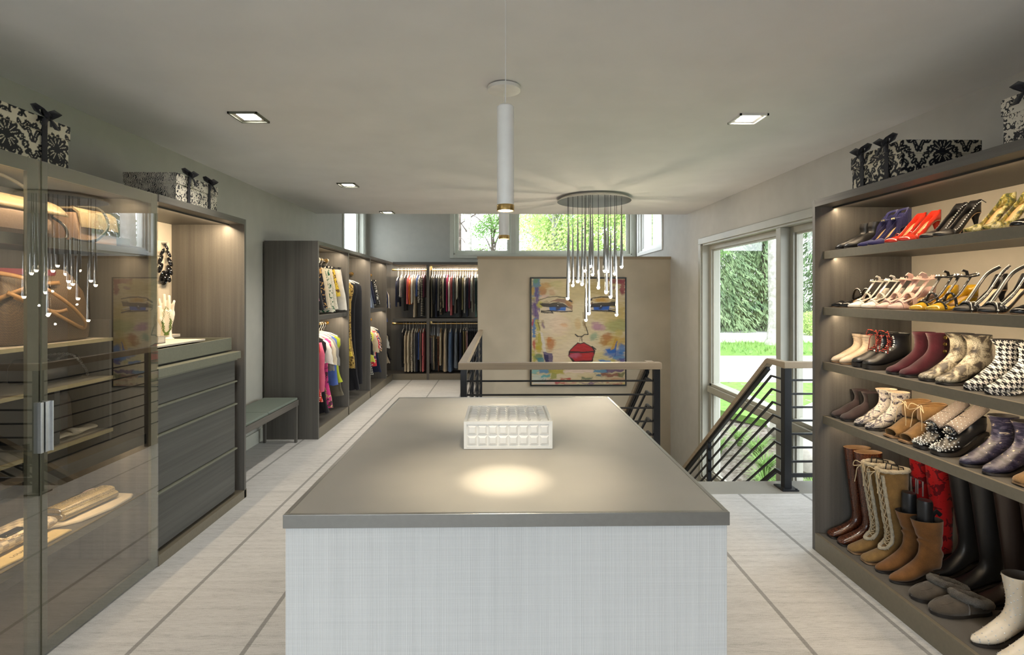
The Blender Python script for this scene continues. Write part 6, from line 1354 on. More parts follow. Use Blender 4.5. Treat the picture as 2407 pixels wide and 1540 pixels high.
pair((2.085, 1.975), 1.950, ZF, f_, 'studded_boot', 'white leather pointed boot dotted with metal studs, cabinet floor', g5)
# ------------------------------------------------------------------ handbags behind the glass
def mono(name, base, mark, k=42):
    g = G(name); s = g.sep(); u = g.math('FRACT', g.math('MULTIPLY', s[1], k)); v = g.math('FRACT', g.math('MULTIPLY', g.math('ADD', s[2], s[0]), k))
    d = g.math('ADD', g.math('ABSOLUTE', g.math('SUBTRACT', u, 0.5)), g.math('ABSOLUTE', g.math('SUBTRACT', v, 0.5))); n = g.noise(24, 3)
    m = g.math('MULTIPLY', g.math('GREATER_THAN', g.math('SINE', g.math('MULTIPLY', d, 17.0)), 0.45), 0.55)
    return g.fin(g.mix(m, g.ramp(n, [(0.3, tuple(q * 0.7 for q in base)), (0.7, base)]), mark), 0.5, 0, None, 0.4)
def checker(name, a, b, k=36):
    g = G(name); c = g.n('TexChecker', Vector=g.co(), Color1=a, Color2=b, Scale=k).outputs[0]; return g.fin(c, 0.5)
HB = dict(tan=leather('pale tan leather', (0.44, 0.35, 0.21), 0.4), taupe=leather('rosy taupe leather', (0.36, 0.26, 0.20), 0.45), blushb=leather('blush beige leather', (0.60, 0.42, 0.29), 0.4), darkstrap=leather('dark olive strap', (0.06, 0.055, 0.04), 0.35), strap=leather('natural leather strap', (0.34, 0.185, 0.07), 0.45), mono=mono('brown patterned canvas', (0.085, 0.055, 0.036), (0.22, 0.14, 0.06)), mono2=mono('brown emblem canvas', (0.12, 0.085, 0.06), (0.05, 0.035, 0.025), 55), black=leather('black calf', (0.015, 0.015, 0.016), 0.3), burg=leather('burgundy leather', (0.16, 0.02, 0.035), 0.4), cloth=fabric('white cotton pouch', 'plain', (0.72, 0.64, 0.50)), ycloth=fabric('pale yellow flannel', 'plain', (0.66, 0.52, 0.26)), check=checker('cream checked canvas', (0.62, 0.53, 0.38), (0.36, 0.31, 0.25)), goldcroc=croc('metallic gold crocodile', (0.46, 0.36, 0.18), 150))
gb = 'handbags behind the glass doors'
def ribbon(P, w, nrm=(1, 0, 0.25)):
    Q = [Vector(q) for q in smooth(P, 6)]; A = []; C = []
    for i, q in enumerate(Q):
        t = (Q[min(i + 1, len(Q) - 1)] - Q[max(i - 1, 0)]).normalized(); s = t.cross(Vector(nrm)).normalized() * w / 2; A.append(q - s); C.append(q + s)
    return MB().grid([A, C])
def soft(mb, w, d, h, top=0.6, n=28, wob=0.006, seed=0, puff=0.5):
    """soft bag body: rounded box narrowing to the top; w along y, d along x"""
    r = random.Random(seed); rows = []; ph = r.uniform(0, 6)
    for k, (t, f) in enumerate(((0, 0.90), (0.03, 0.97), (0.15, 1.0), (0.4, 1.0 - 0.10 * (1 - top)), (0.7, 1 - 0.5 * (1 - top)), (0.92, top), (1.0, top * 0.9))):
        rr = []
        for i in range(n):
            a = 2 * PI * i / n; c, s = math.cos(a), math.sin(a)
            x = d / 2 * f * math.copysign(abs(c) ** 0.6, c); y = w / 2 * (1 - (1 - f) * 0.35) * math.copysign(abs(s) ** 0.5, s); q = wob * math.sin(3 * a + ph + k) * t
            rr.append((x + q, y + q, h * t + 1.5 * q * t))
        rows.append(rr)
    return mb.loft(rows)
# slouchy tan hobo with long handles
t1 = empty('handbag', (-2.27, 2.25, 1.8126), label='rounded tan and taupe handbag with dark handles on the top glass shelf', cat='handbag', group=gb)
m = MB(); m.loft([[(0.17 * math.cos(a) * k, 0.29 * math.copysign(abs(math.sin(a)) ** 0.5, math.sin(a)) * (0.9 + 0.1 * k), z) for a in np.linspace(0, 2 * PI, 29)[:-1]] for k, z in ((0.85, 0), (1.0, 0.03), (0.97, 0.09), (0.80, 0.15), (0.50, 0.185), (0.12, 0.195))]); m.build('body', HB['taupe'], t1)
m = MB(); m.grid([[(0.175 * math.cos(a) + 0.003, y, 0.195 * math.sin(a) ** 0.8 + 0.006) for a in np.linspace(0.55, PI - 0.55, 13)] for y in np.linspace(-0.28, 0.285, 12)]); m.build('flap', HB['tan'], t1, solid=0.004)
for x, sg in ((0.07, 1), (-0.06, -1)): MB().tube(smooth([(x, -0.20, 0.15), (x + 0.02, -0.19, 0.22), (x, -0.10, 0.275), (x, 0.05, 0.27), (x + 0.02, 0.15, 0.215), (x, 0.17, 0.15)], 5), 0.0075, 8).build('handle', HB['darkstrap'], t1)
MB().tube(smooth([(0.10, 0.22, 0.13), (0.15, 0.26, 0.08), (0.165, 0.25, 0.014), (0.16, 0.10, 0.009)], 5), 0.006, 6).build('side_strap', HB['darkstrap'], t1)
for y in (-0.20, 0.17): MB().tube([(0.08, y + 0.018 * math.cos(a), 0.165 + 0.018 * math.sin(a)) for a in np.linspace(0, 2 * PI, 13)[:-1]], 0.003, 6, closed=True).build('ring', M['steel'], t1)
# structured blush bag
t2 = empty('handbag', (-2.22, 2.755, 1.8126), label='small blush beige structured handbag with gold clasps on the top glass shelf', cat='handbag', group=gb)
MB().loft([[(-0.075 * k, -0.125, z), (0.075 * k, -0.125, z), (0.075 * k, 0.135, z), (-0.075 * k, 0.135, z)] for k, z in ((1.0, 0.002), (0.98, 0.06), (0.70, 0.165))], smooth=False).build('body', HB['blushb'], t2, bevel=0.006)
MB().prism([(-0.062, 0.166), (-0.03, 0.185), (0.035, 0.183), (0.064, 0.160), (0.080, 0.09), (0.086, 0.09), (0.072, 0.17), (0.04, 0.192), (-0.035, 0.194), (-0.075, 0.168)], lambda u, v: (u, -0.12, v), lambda u, v: (u, 0.13, v)).build('flap', HB['tan'], t2)
for y in (-0.07, 0.09): MB().tube([(0.0 + 0.022 * math.cos(a), y, 0.192 + 0.014 * math.sin(a)) for a in np.linspace(0, PI, 9)], 0.003, 6).build('clasp', M['gold'], t2)
MB().tube(smooth([(0.0, -0.07, 0.20), (0.08, 0.00, 0.20), (0.12, 0.01, 0.11), (0.115, -0.06, 0.03), (0.10, -0.13, 0.012), (0.09, -0.19, 0.02)], 6), 0.006, 6, flat=1.8).build('shoulder_strap', HB['darkstrap'], t2)
MB().tube([(0.078, 0.03, 0.06), (0.081, 0.03, 0.10), (0.081, 0.06, 0.10), (0.078, 0.06, 0.06)], 0.002, 5, closed=True).build('buckle', M['gold'], t2)
# brown tote with natural straps
t3 = empty('tote_bag', (-2.30, 2.53, 1.3256), label='large brown patterned canvas tote with natural leather straps behind the glass', cat='handbag', group=gb)
soft(MB(), 0.50, 0.30, 0.34, 0.45, wob=0.012, seed=4).build('body', HB['mono'], t3)
m = MB(); m.loft([[(0.075 * math.cos(a), 0.19 * math.copysign(abs(math.sin(a)) ** 0.6, math.sin(a)) - 0.03, z) for a in np.linspace(0, 2 * PI, 25)[:-1]] for z in (0.325, 0.352)], cap1=True); m.build('top_band', HB['burg'], t3)
for P in ([(0.06, -0.24, 0.33), (0.10, -0.12, 0.30), (0.15, 0.02, 0.20), (0.165, 0.12, 0.10), (0.15, 0.13, 0.06), (0.16, 0.03, 0.10), (0.15, -0.10, 0.17), (0.10, -0.22, 0.24)], [(0.08, -0.27, 0.20), (0.12, -0.12, 0.27), (0.10, 0.05, 0.29)], [(0.11, -0.20, 0.22), (0.15, -0.05, 0.15), (0.155, 0.03, 0.155)]):
    ribbon(P, 0.019).build('strap', HB['strap'], t3, solid=0.003)
t4 = empty('handbag', (-2.28, 2.13, 1.3256), label='smooth golden tan handbag beside the brown tote, cut by the left edge', cat='handbag', group=gb)
m = MB(); soft(m, 0.20, 0.24, 0.15, 0.25, seed=2); m.build('body', HB['tan'], t4); MB().tube(smooth([(0.05, -0.06, 0.12), (0.06, 0.0, 0.2), (0.05, 0.06, 0.12)], 5), 0.006, 6).build('handle', HB['strap'], t4)
# black chain bag, burgundy studded pouch
t5 = empty('handbag', (-2.31, 2.63, 1.1186), label='black quilted handbag with silver chain in the middle cubby', cat='handbag', group=gb)
m = MB(); m.loft([[(-0.09 * k, -0.12, z), (0.09 * k, -0.12, z), (0.09 * k, 0.13, z), (-0.09 * k, 0.13, z)] for k, z in ((0.9, 0.0), (1.0, 0.02), (0.95, 0.08), (0.6, 0.125))]); m.build('body', HB['black'], t5, bevel=0.01)
for off in (0.0, 0.03):
    Q = smooth([(0.04 + off, -0.11, 0.128), (0.06, -0.03, 0.135 - off), (0.085, 0.05, 0.125), (0.105, 0.11, 0.05), (0.11, 0.125, 0.008)], 9); c = MB()
    for k, q in enumerate(Q):
        a0 = 0 if k % 2 else PI / 2; c.tube([(q[0] + 0.003 * math.sin(b) * math.cos(a0), q[1] + 0.007 * math.cos(b), q[2] + 0.003 + 0.004 * math.sin(b) * math.sin(a0)) for b in np.linspace(0, 2 * PI, 9)[:-1]], 0.0015, 4, closed=True)
    c.build('chain', M['steel'], t5)
t6 = empty('pouch', (-2.29, 2.14, 1.1186), label='burgundy leather pouch dotted with studs in the middle cubby', cat='pouch', group=gb)
m = MB(); soft(m, 0.28, 0.20, 0.07, 0.5, seed=8); m.build('body', HB['burg'], t6); studs(t6, [((0.085 * math.cos(a) * 0.9, y, 0.045 + 0.02 * (k % 2)), (1, 0, 0.8)) for k, (a, y) in enumerate([(0.15 * (i % 3), -0.12 + 0.024 * i) for i in range(11)])], 0.005, 0.7, 6, mat=M['gold'])
# lower cubby: brown bag with stripe, rolled pouch
t7 = empty('handbag', (-2.33, 2.63, 0.8356), label='brown emblem handbag with green and red stripe in the lower cubby', cat='handbag', group=gb)
m = MB(); m.loft([[(-0.06 * k, -0.11, z), (0.06 * k, -0.11, z), (0.06 * k, 0.12, z), (-0.06 * k, 0.12, z)] for k, z in ((0.95, 0.0), (1.0, 0.03), (0.8, 0.17), (0.6, 0.20))], smooth=False); m.build('body', HB['mono2'], t7, bevel=0.008)
for y, mt in ((-0.022, plain((0.03, 0.07, 0.035), 0.7, name='green web stripe')), (0.0, plain((0.30, 0.03, 0.03), 0.7, name='red web stripe')), (0.022, plain((0.03, 0.07, 0.035), 0.7, name='green web stripe'))):
    MB().loft([[(q + 0.0005, y - 0.011, z), (q + 0.004, y - 0.011, z), (q + 0.004, y + 0.011, z), (q + 0.0005, y + 0.011, z)] for q, z in ((0.060, 0.012), (0.0605, 0.03), (0.0495, 0.165))], smooth=False).build('web_stripe', mt, t7)
for y in (-0.006, 0.006): MB().tube([(0.052, y + 0.009 * math.cos(a), 0.178 + 0.009 * math.sin(a)) for a in np.linspace(0, 2 * PI, 13)[:-1]], 0.0018, 5, closed=True).build('emblem', M['gold'], t7)
MB().tube(smooth([(0.0, -0.06, 0.19), (0.0, -0.03, 0.225), (0.0, 0.04, 0.225), (0.0, 0.07, 0.19)], 5), 0.005, 6).build('handle', HB['darkstrap'], t7)
t8 = empty('cloth_pouch', (-2.185, 2.60, 0.8356), label='folded white cloth pouch in front of the brown striped handbag', cat='pouch', group=gb)
MB().loft([[(0.035 * math.cos(a), y, 0.0195 + (0.012 + 0.006 * math.sin(y * 40)) * math.sin(a)) for a in np.linspace(0, 2 * PI, 15)[:-1]] for y in np.linspace(-0.14, 0.16, 14)]).build('cloth', HB['cloth'], t8)
MB().loft([[(0.037 * math.cos(a), y, 0.0195 + 0.0205 * math.sin(a)) for a in np.linspace(0.2, PI - 0.2, 9)] for y in (0.0, 0.045)], closed=False).build('paper_band', M['cream'], t8, solid=0.001)
# lower shelf: gold clutch on a white pouch; checked bag on a yellow pouch
t9 = empty('dust_pouch', (-2.18, 2.70, 0.4326), label='white drawstring cloth pouch lying flat under the gold clutch', cat='pouch', group=gb)
P = [(-0.13, -0.20), (0.02, -0.235), (0.115, -0.15), (0.155, 0.00), (0.15, 0.14), (0.13, 0.19), (0.02, 0.205), (-0.12, 0.18)]
MB().prism(P, lambda u, v: (u, v, 0.0), lambda u, v: (u * 0.97, v * 0.97, 0.014)).build('cloth', HB['cloth'], t9, bevel=0.006)
MB().tube(smooth([(-0.10, 0.06, 0.02), (-0.06, 0.10, 0.055), (-0.04, 0.14, 0.05), (-0.09, 0.17, 0.018)], 5), 0.010, 6, flat=0.5).build('ribbon', plain((0.42, 0.33, 0.30), 0.8, name='taupe ribbon'), t9)
t10 = empty('clutch', (-2.165, 2.68, 0.4468), rz=-0.12, label='metallic gold crocodile clutch folded in three on a white pouch', cat='clutch', group=gb)
for nm, xo, zo, a, b in (('body', 0.0, 0.022, 0.062, 0.022), ('flap', -0.010, 0.046, 0.050, 0.019)):
    MB().loft([[(xo + a * math.copysign(abs(math.cos(k)) ** 0.6, math.cos(k)), y, zo + b * math.copysign(abs(math.sin(k)) ** 0.8, math.sin(k))) for k in np.linspace(0, 2 * PI, 23)[:-1]] for y in (-0.150, -0.145, 0.0, 0.145, 0.150)]).build(nm, HB['goldcroc'], t10)
for k in range(3): MB().tube([(0.060 - 0.010 * k, -0.147, 0.030 + 0.006 * k), (0.060 - 0.010 * k, 0.147, 0.030 + 0.006 * k)], 0.004, 6).build('pleat', HB['goldcroc'], t10)
for z, a in ((0.022, 0.050), (0.046, 0.040)): MB().tube([(-0.004 + a * math.copysign(abs(math.cos(k)) ** 0.6, math.cos(k)), -0.152, z + 0.014 * math.sin(k)) for k in np.linspace(0, 2 * PI, 23)[:-1]], 0.0022, 5, closed=True).build('edge_piping', M['steel'], t10)
t11 = empty('dust_pouch', (-2.155, 2.295, 0.4326), label='pale yellow cloth pouch with printed lettering under the checked bag', cat='pouch', group=gb)
P = [(-0.14, -0.26), (0.10, -0.27), (0.125, -0.10), (0.115, 0.05), (0.12, 0.165), (0.09, 0.168), (-0.13, 0.165)]
MB().prism(P, lambda u, v: (u, v, 0.0), lambda u, v: (u * 0.985, v * 0.985, 0.010)).build('cloth', HB['ycloth'], t11, bevel=0.004)
txt = bpy.data.curves.new('lettering', 'FONT'); txt.body = 'LOUIS VUITTON'; txt.size = 0.0225; txt.align_x = 'CENTER'; txt.space_character = 1.08; txt.extrude = 0.0003
txt.materials.append(plain((0.10, 0.065, 0.03), 0.8, name='brown print'))
tmp = bpy.data.objects.new('lettering_curve', txt); COL.objects.link(tmp); bpy.context.view_layer.update()
to = bpy.data.objects.new('lettering', bpy.data.meshes.new_from_object(tmp.evaluated_get(bpy.context.evaluated_depsgraph_get()))); COL.objects.link(to); bpy.data.objects.remove(tmp); to.parent = t11; to.location = (0.088, -0.012, 0.0104); to.rotation_euler = (0, 0, PI / 2); to['label'] = 'brown printed capital letters'
t12 = empty('handbag', (-2.20, 2.315, 0.4430), label='small cream checked canvas bag with chain and black plate, lower glass shelf', cat='handbag', group=gb)
MB().loft([[(0.085 * math.copysign(abs(math.cos(k)) ** 0.6, math.cos(k)), y, 0.034 + 0.034 * f * math.copysign(abs(math.sin(k)) ** 0.8, math.sin(k))) for k in np.linspace(0, 2 * PI, 23)[:-1]] for y, f in ((-0.165, 0.75), (-0.16, 0.95), (0.0, 1.0), (0.12, 0.95), (0.155, 0.7))]).build('body', HB['check'], t12)
B(0.02, 0.065, -0.08, 0.02, 0.064, 0.069).build('name_plate', HB['black'], t12, bevel=0.002); studs(t12, [((x, y, 0.069), (0, 0, 1)) for x in (0.027, 0.058) for y in (-0.07, 0.01)], 0.003, 0.6, mat=M['gold'])
c = MB()
for k, q in enumerate(smooth([(0.03, -0.13, 0.070), (0.075, -0.09, 0.060), (0.085, 0.02, 0.052), (0.06, 0.09, 0.066), (0.02, 0.13, 0.064), (0.07, 0.12, 0.045), (0.088, 0.08, 0.02)], 8)):
    c.tube([(q[0] + (0.003 if k % 2 else 0.0015) * math.sin(b), q[1] + 0.006 * math.cos(b), q[2] + 0.003 + (0.0015 if k % 2 else 0.003) * math.sin(b)) for b in np.linspace(0, 2 * PI, 8)[:-1]], 0.0013, 4, closed=True)
c.build('chain', M['gold'], t12)

# ------------------------------------------------------------------ niche: display hand, necklaces, small case
ZB = 1.2447
M['ceramic'] = plain((0.80, 0.72, 0.58), 0.22, 0, 0.02, 20, 0.0, coat=0.3, name='ivory glazed ceramic')
hd = empty('display_hand', (-2.30, 3.55, ZB), rz=0.5, label='ivory ceramic display hand wearing a green necklace on the cream board', cat='display hand')
h = MB()
h.loft([[(rx * math.cos(a) + cx, ry * math.sin(a), z) for a in np.linspace(0, 2 * PI, 19)[:-1]] for z, rx, ry, cx in ((0.018, 0.034, 0.026, 0), (0.06, 0.031, 0.024, 0), (0.10, 0.034, 0.024, 0), (0.14, 0.043, 0.022, 0.002), (0.175, 0.048, 0.020, 0.002), (0.195, 0.046, 0.017, 0.002), (0.205, 0.036, 0.012, 0.002))])
for bx, tx, zt, rr in ((-0.034, -0.040, 0.285, 0.0085), (-0.011, -0.013, 0.315, 0.0095), (0.013, 0.015, 0.305, 0.0095), (0.036, 0.044, 0.272, 0.0085)):
    h.tube(smooth([(bx, 0, 0.17), (bx, -0.002, 0.21), ((bx + tx) / 2, -0.005, (0.2 + zt) / 2 + 0.01), (tx, -0.003, zt - 0.012), (tx, 0.0, zt)], 3), [rr * 1.15] * 7 + [rr] * 4 + [rr * 0.85, rr * 0.45], 10)
h.tube(smooth([(-0.02, -0.012, 0.10), (-0.036, -0.026, 0.145), (-0.038, -0.034, 0.19), (-0.036, -0.036, 0.222), (-0.035, -0.035, 0.235)], 3), [0.016] * 4 + [0.013] * 4 + [0.012] * 3 + [0.010, 0.005], 10)
ho = h.build('hand', M['ceramic'], hd, angle=180); rmod = ho.modifiers.new('fuse', 'REMESH'); rmod.mode = 'VOXEL'; rmod.voxel_size = 0.0032; rmod.use_smooth_shade = True; sm = ho.modifiers.new('smooth', 'SMOOTH'); sm.factor = 0.5; sm.iterations = 4
MB().lathe([(0.046, 0), (0.046, 0.008), (0.036, 0.014), (0.033, 0.022)], 24).build('base', M['ceramic'], hd)
nk = empty('necklace', (-2.30, 3.55, ZB), rz=0.5, label='green beaded necklace draped over the ivory display hand', cat='necklace')
bd = MB(); gm = plain((0.10, 0.16, 0.035), 0.2, 0, 0.4, 300, 0, name='green glass beads')
for off in (0.0, 0.006, -0.006):
    for k, q in enumerate(smooth([(-0.005, -0.020, 0.222), (-0.014, -0.030, 0.17), (-0.018, -0.033, 0.11), (-0.008, -0.036, 0.05), (0.008, -0.036, 0.045), (0.026, -0.034, 0.09), (0.024, -0.030, 0.15), (0.006, -0.020, 0.22)], 6)): bd.ball((q[0] + off * math.sin(k), q[1] - 0.002, q[2] + off), 0.0042 if 10 < k < 36 else 0.0022, 6, 4)
bd.build('beads', gm, nk, kind='stuff')
MB().tube([(0.0, 0.016, 0.222), (-0.005, 0.0, 0.226), (-0.005, -0.020, 0.222)], 0.0012, 4).build('cord', M['black'], nk)
cs = empty('trinket_case', (-2.185, 3.28, ZB), label='small silver framed trinket case on the cream board', cat='case')
B(-0.03, 0.03, -0.035, 0.035, 0.0, 0.008).build('base', M['steel'], cs); B(-0.028, 0.028, -0.033, 0.033, 0.008, 0.040).build('case_body', M['cream'], cs, bevel=0.003)
fb2 = MB(); frame_box(fb2, 0.06, 0.07, 0.046, 0.004); fb2.v = [(x, y - 0.035, z) for x, y, z in fb2.v]; fb2.build('frame', M['steel'], cs)
ds = empty('necklace_stand', (-2.40, 3.735, ZB), label='cream necklace display stand at the back of the dresser niche', cat='stand')
B(-0.075, -0.055, -0.09, 0.09, 0.02, 0.70).build('panel', M['cream'], ds, bevel=0.003); B(-0.09, 0.03, -0.08, 0.08, 0.0, 0.02).build('base', M['cream'], ds, bevel=0.002); MB().tube([(-0.056, 0, 0.685), (-0.015, 0, 0.685)], 0.006, 8).build('peg', M['steel'], ds)
ln = empty('necklace', (-2.40, 3.735, ZB), label='chunky glossy black link necklace hanging in the dresser niche', cat='necklace')
LK = [(0.0, 0.682)] ; PTS = [(0.012, 0.66, 0.02), (-0.03, 0.615, 0.022), (0.04, 0.61, 0.022), (-0.05, 0.56, 0.026), (0.055, 0.55, 0.027), (-0.052, 0.50, 0.028), (0.052, 0.49, 0.03), (-0.03, 0.445, 0.03), (0.03, 0.44, 0.032), (0.0, 0.415, 0.03)]
for k, (yy, zz, rr) in enumerate(PTS):
    tl = 0.5 if k % 2 else -0.4
    MB().tube([(-0.030 + 0.012 * math.sin(a) * (1 if k % 2 else -1), yy + rr * 0.72 * math.cos(a + tl), zz + rr * math.sin(a + tl)) for a in np.linspace(0, 2 * PI, 17)[:-1]], rr * 0.30, 8, closed=True).build('link', M['blackgloss'], ln)
# pale slippers in the wardrobe corner
def f_(r, i): pump(r, SM['white'], 0.012, 0.22, 0.34, 'round', wall=0.025, back=0.03)
for i, y in enumerate((8.93, 9.03)):
    r = shoe_root('flat_shoe', 'pale flat shoe on the wardrobe floor in the corner, ' + ('nearer' if i == 0 else 'farther') + ' of the two', (-2.00, y, 0.1126), 'pale flats in the corner', PI); f_(r, i)
# ------------------------------------------------------------------ outdoors
def foliage_mat(name, a, b, sc=0.6):
    g = G(name); n = g.noise(sc, 3); n2 = g.noise(9, 2); c = g.ramp(g.math('ADD', g.math('MULTIPLY', n, 0.6), g.math('MULTIPLY', n2, 0.4)), [(0.35, a), (0.65, b)])
    d = g.n('BsdfDiffuse', Color=c).outputs[0]; t = g.n('BsdfTranslucent', Color=c).outputs[0]; mx = g.n('MixShader', i0=0.35, i1=d, i2=t); g.nt.links.new(mx.outputs[0], g.out.inputs[0]); return g.m
GZ = -0.62
def gmat(name, a, b, sc): 
    g = G(name); n = g.noise(sc, 4, 0.6); return g.fin(g.ramp(n, [(0.35, a), (0.65, b)]), 0.95, 0, g.bump(n, 0.4, 0.02), 0.1)
M['lawn'] = gmat('lawn', (0.085, 0.17, 0.035), (0.15, 0.26, 0.06), 9); M['drive'] = gmat('pale driveway', (0.55, 0.53, 0.50), (0.66, 0.64, 0.61), 6); M['mulch'] = gmat('bark mulch', (0.085, 0.065, 0.05), (0.26, 0.23, 0.20), 16); M['rock'] = gmat('pale boulder', (0.36, 0.33, 0.29), (0.60, 0.57, 0.52), 3)
m = MB(); m.box(2.86, 140, 12.5, 140, GZ - 0.6, GZ - 0.02); m.box(5.8, 140, -60, 12.5, GZ - 0.6, GZ - 0.02); m.box(-140, 2.86, 9.95, 140, GZ - 0.6, GZ - 0.02); m.box(-140, -2.75, -60, 9.95, GZ - 0.6, GZ - 0.02); m.box(-2.75, 5.8, -60, -2.6, GZ - 0.6, GZ - 0.02); struct('ground', m, gmat('grey gravel ground', (0.30, 0.295, 0.29), (0.40, 0.395, 0.39), 5))
def strip_ground(name, pts_z, mat):
    m = MB(); m.prism(pts_z, lambda u, v: (u, v, GZ - 0.12), lambda u, v: (u, v, GZ)); return struct(name, m, mat)
# planted bed beside the window, lawn, drive, island, drive, far bed
SLP = -0.9
m = MB(); m.grid([[(x, y, GZ - 0.02 - 0.34 * (1 - sstep((x - 2.9) / 2.6)) + 0.03 * math.sin(x * 7 + y * 5)) for y in np.linspace(0.5, 12.5, 40)] for x in np.linspace(2.86, 6.3, 16)]); struct('planting_bed', m, M['mulch'])
strip_ground('lawn', [(4.4, 9.0), (5.9, 6.5), (6.2, 3.0), (13, 3.5), (14, 12.0), (5.0, 12.6), (3.0, 12.6), (3.0, 11.5)], M['lawn'])
strip_ground('driveway', [(2.9, 12.65), (5.0, 12.65), (14, 12.1), (32, 10.0), (32, 17.4), (14, 17.8), (2.9, 17.9)], M['drive'])
strip_ground('lawn_island', [(2.9, 17.95), (14, 17.85), (32, 17.5), (32, 22.3), (14, 22.7), (2.9, 22.9)], M['lawn'])
strip_ground('driveway_far', [(2.9, 22.95), (14, 22.75), (34, 22.4), (34, 28.0), (2.9, 28.4)], M['drive'])
# conifers: one mesh of drooping needle sprays shared by all
rr = random.Random(3)
def spruce_mesh(h=13.0, n=300, spray=64):
    m = MB()
    for k in range(n):
        t = (k + 0.5) / n; z = 0.25 + (h - 0.5) * t; L = (3.4 * (1 - t) + 0.25) * rr.uniform(0.75, 1.1); a = k * 2.399963 + rr.uniform(-0.2, 0.2); ca, sa = math.cos(a), math.sin(a)
        for j in range(spray):
            u = (j + rr.random()) / spray; d = L * (0.15 + 0.85 * u); zz = z - 0.42 * d * (0.55 + 0.45 * u) + 0.16 * math.sin(u * 3); sd = rr.uniform(-1, 1) * 0.34 * L * (1 - 0.55 * u)
            x = ca * d - sa * sd; y = sa * d + ca * sd; ln = rr.uniform(0.13, 0.30); an = a + math.copysign(0.8, sd) * rr.uniform(0.2, 1.1); dx, dy = math.cos(an) * ln, math.sin(an) * ln; w = rr.uniform(-0.05, 0.08)
            b = [m.vert(p) for p in ((x, y, zz + w), (x + dx * 0.5 - dy * 0.16, y + dy * 0.5 + dx * 0.16, zz - 0.06), (x + dx, y + dy, zz - 0.20 - w), (x + dx * 0.5 + dy * 0.16, y + dy * 0.5 - dx * 0.16, zz - 0.12))]; m.face(b)
    return m
spr = foliage_mat('spruce needles', (0.13, 0.21, 0.12), (0.36, 0.46, 0.25), 0.9); bark = gmat('pale bark', (0.24, 0.225, 0.205), (0.40, 0.385, 0.36), 6); dbark = gmat('dark bark', (0.07, 0.055, 0.045), (0.15, 0.12, 0.10), 6)
smesh = spruce_mesh().mesh('needles', spr); stmesh = MB().tube([(0, 0, 0), (0, 0, 6), (0, 0, 12.6)], [0.22, 0.15, 0.03], 8).mesh('trunk', dbark)
for k, (x, y) in enumerate(((9.4, 32.5), (12.9, 31.0), (16.4, 31.6), (19.9, 30.4), (11.2, 36.0), (14.6, 36.6), (18.4, 36.0), (23.4, 30.2))):
    r = empty('spruce_tree', (x, y, GZ - 0.05), rr.uniform(0, 6), 'dense drooping spruce in the row beyond the driveway', 'tree', 'spruces beyond the driveway'); s = rr.uniform(0.85, 1.15); r.scale = (s, s, s)
    for nm, me in (('needles', smesh), ('trunk', stmesh)): o = bpy.data.objects.new(nm, me); COL.objects.link(o); o.parent = r
r = empty('shade_tree', (11.85, 21.8, GZ), 0, 'tall tree with a thick pale trunk outside the tall window', 'tree')
MB().tube([(0.0, 0, 0), (0, 0, 0.25), (0.02, 0, 1.2), (-0.02, 0.05, 4), (0.05, 0, 8), (0.0, 0, 12)], [0.52, 0.37, 0.31, 0.28, 0.25, 0.18], 14).build('trunk', bark, r)
def leaf_cloud(m, c, rad, n, size, r_):
    for _ in range(n):
        d = Vector((r_.gauss(0, 1), r_.gauss(0, 1), r_.gauss(0, 1))).normalized() * rad * r_.random() ** 0.4; p = Vector(c) + d; q = Vector((r_.gauss(0, 1), r_.gauss(0, 1), r_.gauss(0, 1))).normalized(); s = q.orthogonal().normalized(); u = q.cross(s); k = size * r_.uniform(0.6, 1.3)
        b = [m.vert(v) for v in (p - s * k * 0.9, p - u * k * 0.45, p + s * k * 0.9, p + u * k * 0.45)]; m.face(b)
leafA = foliage_mat('light green leaves', (0.30, 0.44, 0.13), (0.55, 0.66, 0.28), 0.5); leafB = foliage_mat('mid green leaves', (0.14, 0.28, 0.10), (0.34, 0.48, 0.18), 0.5); leafC = foliage_mat('orange maple leaves', (0.50, 0.30, 0.05), (0.72, 0.50, 0.12), 2.0)
m = MB(); 
for k in range(10): leaf_cloud(m, (rr.uniform(-2.5, 2.5), rr.uniform(-2, 2), rr.uniform(9, 13)), 1.6, 700, 0.11, rr)
m.build('crown', leafB, r)
def broad(x, y, label, mat, h, spread, n, base, seed, trunk=0.18, group='leafy trees behind the house', size=0.075):
    q = random.Random(seed); r = empty('leafy_tree', (x, y, GZ), 0, label, 'tree', group); m = MB(); w = MB()
    w.tube([(0, 0, 0), (q.uniform(-.1, .1), 0, h * 0.4), (q.uniform(-.2, .2), q.uniform(-.2, .2), h * 0.9)], [trunk, trunk * 0.8, trunk * 0.3], 9)
    for k in range(n):
        c = (q.gauss(0, spread), q.gauss(0, spread * 0.7), base + (h - base) * q.random()); leaf_cloud(m, c, q.uniform(0.5, 1.1), 420, size, q); w.tube([(0, 0, max(base * 0.7, c[2] - 1.4)), (c[0] * 0.5, c[1] * 0.5, c[2] - 0.5), c], [0.05, 0.03, 0.008], 5)
    w.build('trunk', dbark if mat is not leafA else bark, r); m.build('crown', mat, r)
broad(2.3, 22.5, 'light green tree filling the left half of the wide clerestory pane', leafA, 7.2, 0.95, 40, 3.0, 1)
broad(4.4, 26.5, 'mid green tree seen behind the hanging chandelier tubes', leafB, 7.6, 1.5, 42, 3.4, 2)
broad(5.6, 22.0, 'light green tree at the right end of the clerestory window', leafA, 6.6, 1.1, 28, 3.2, 3)
broad(8.2, 24.0, 'bushy tree seen through the small upper window on the right', leafB, 7.4, 1.3, 36, 3.2, 6)
broad(-0.4, 30.0, 'sparse young tree at the left clerestory pane', leafB, 7.4, 1.0, 12, 4.4, 4, 0.12)
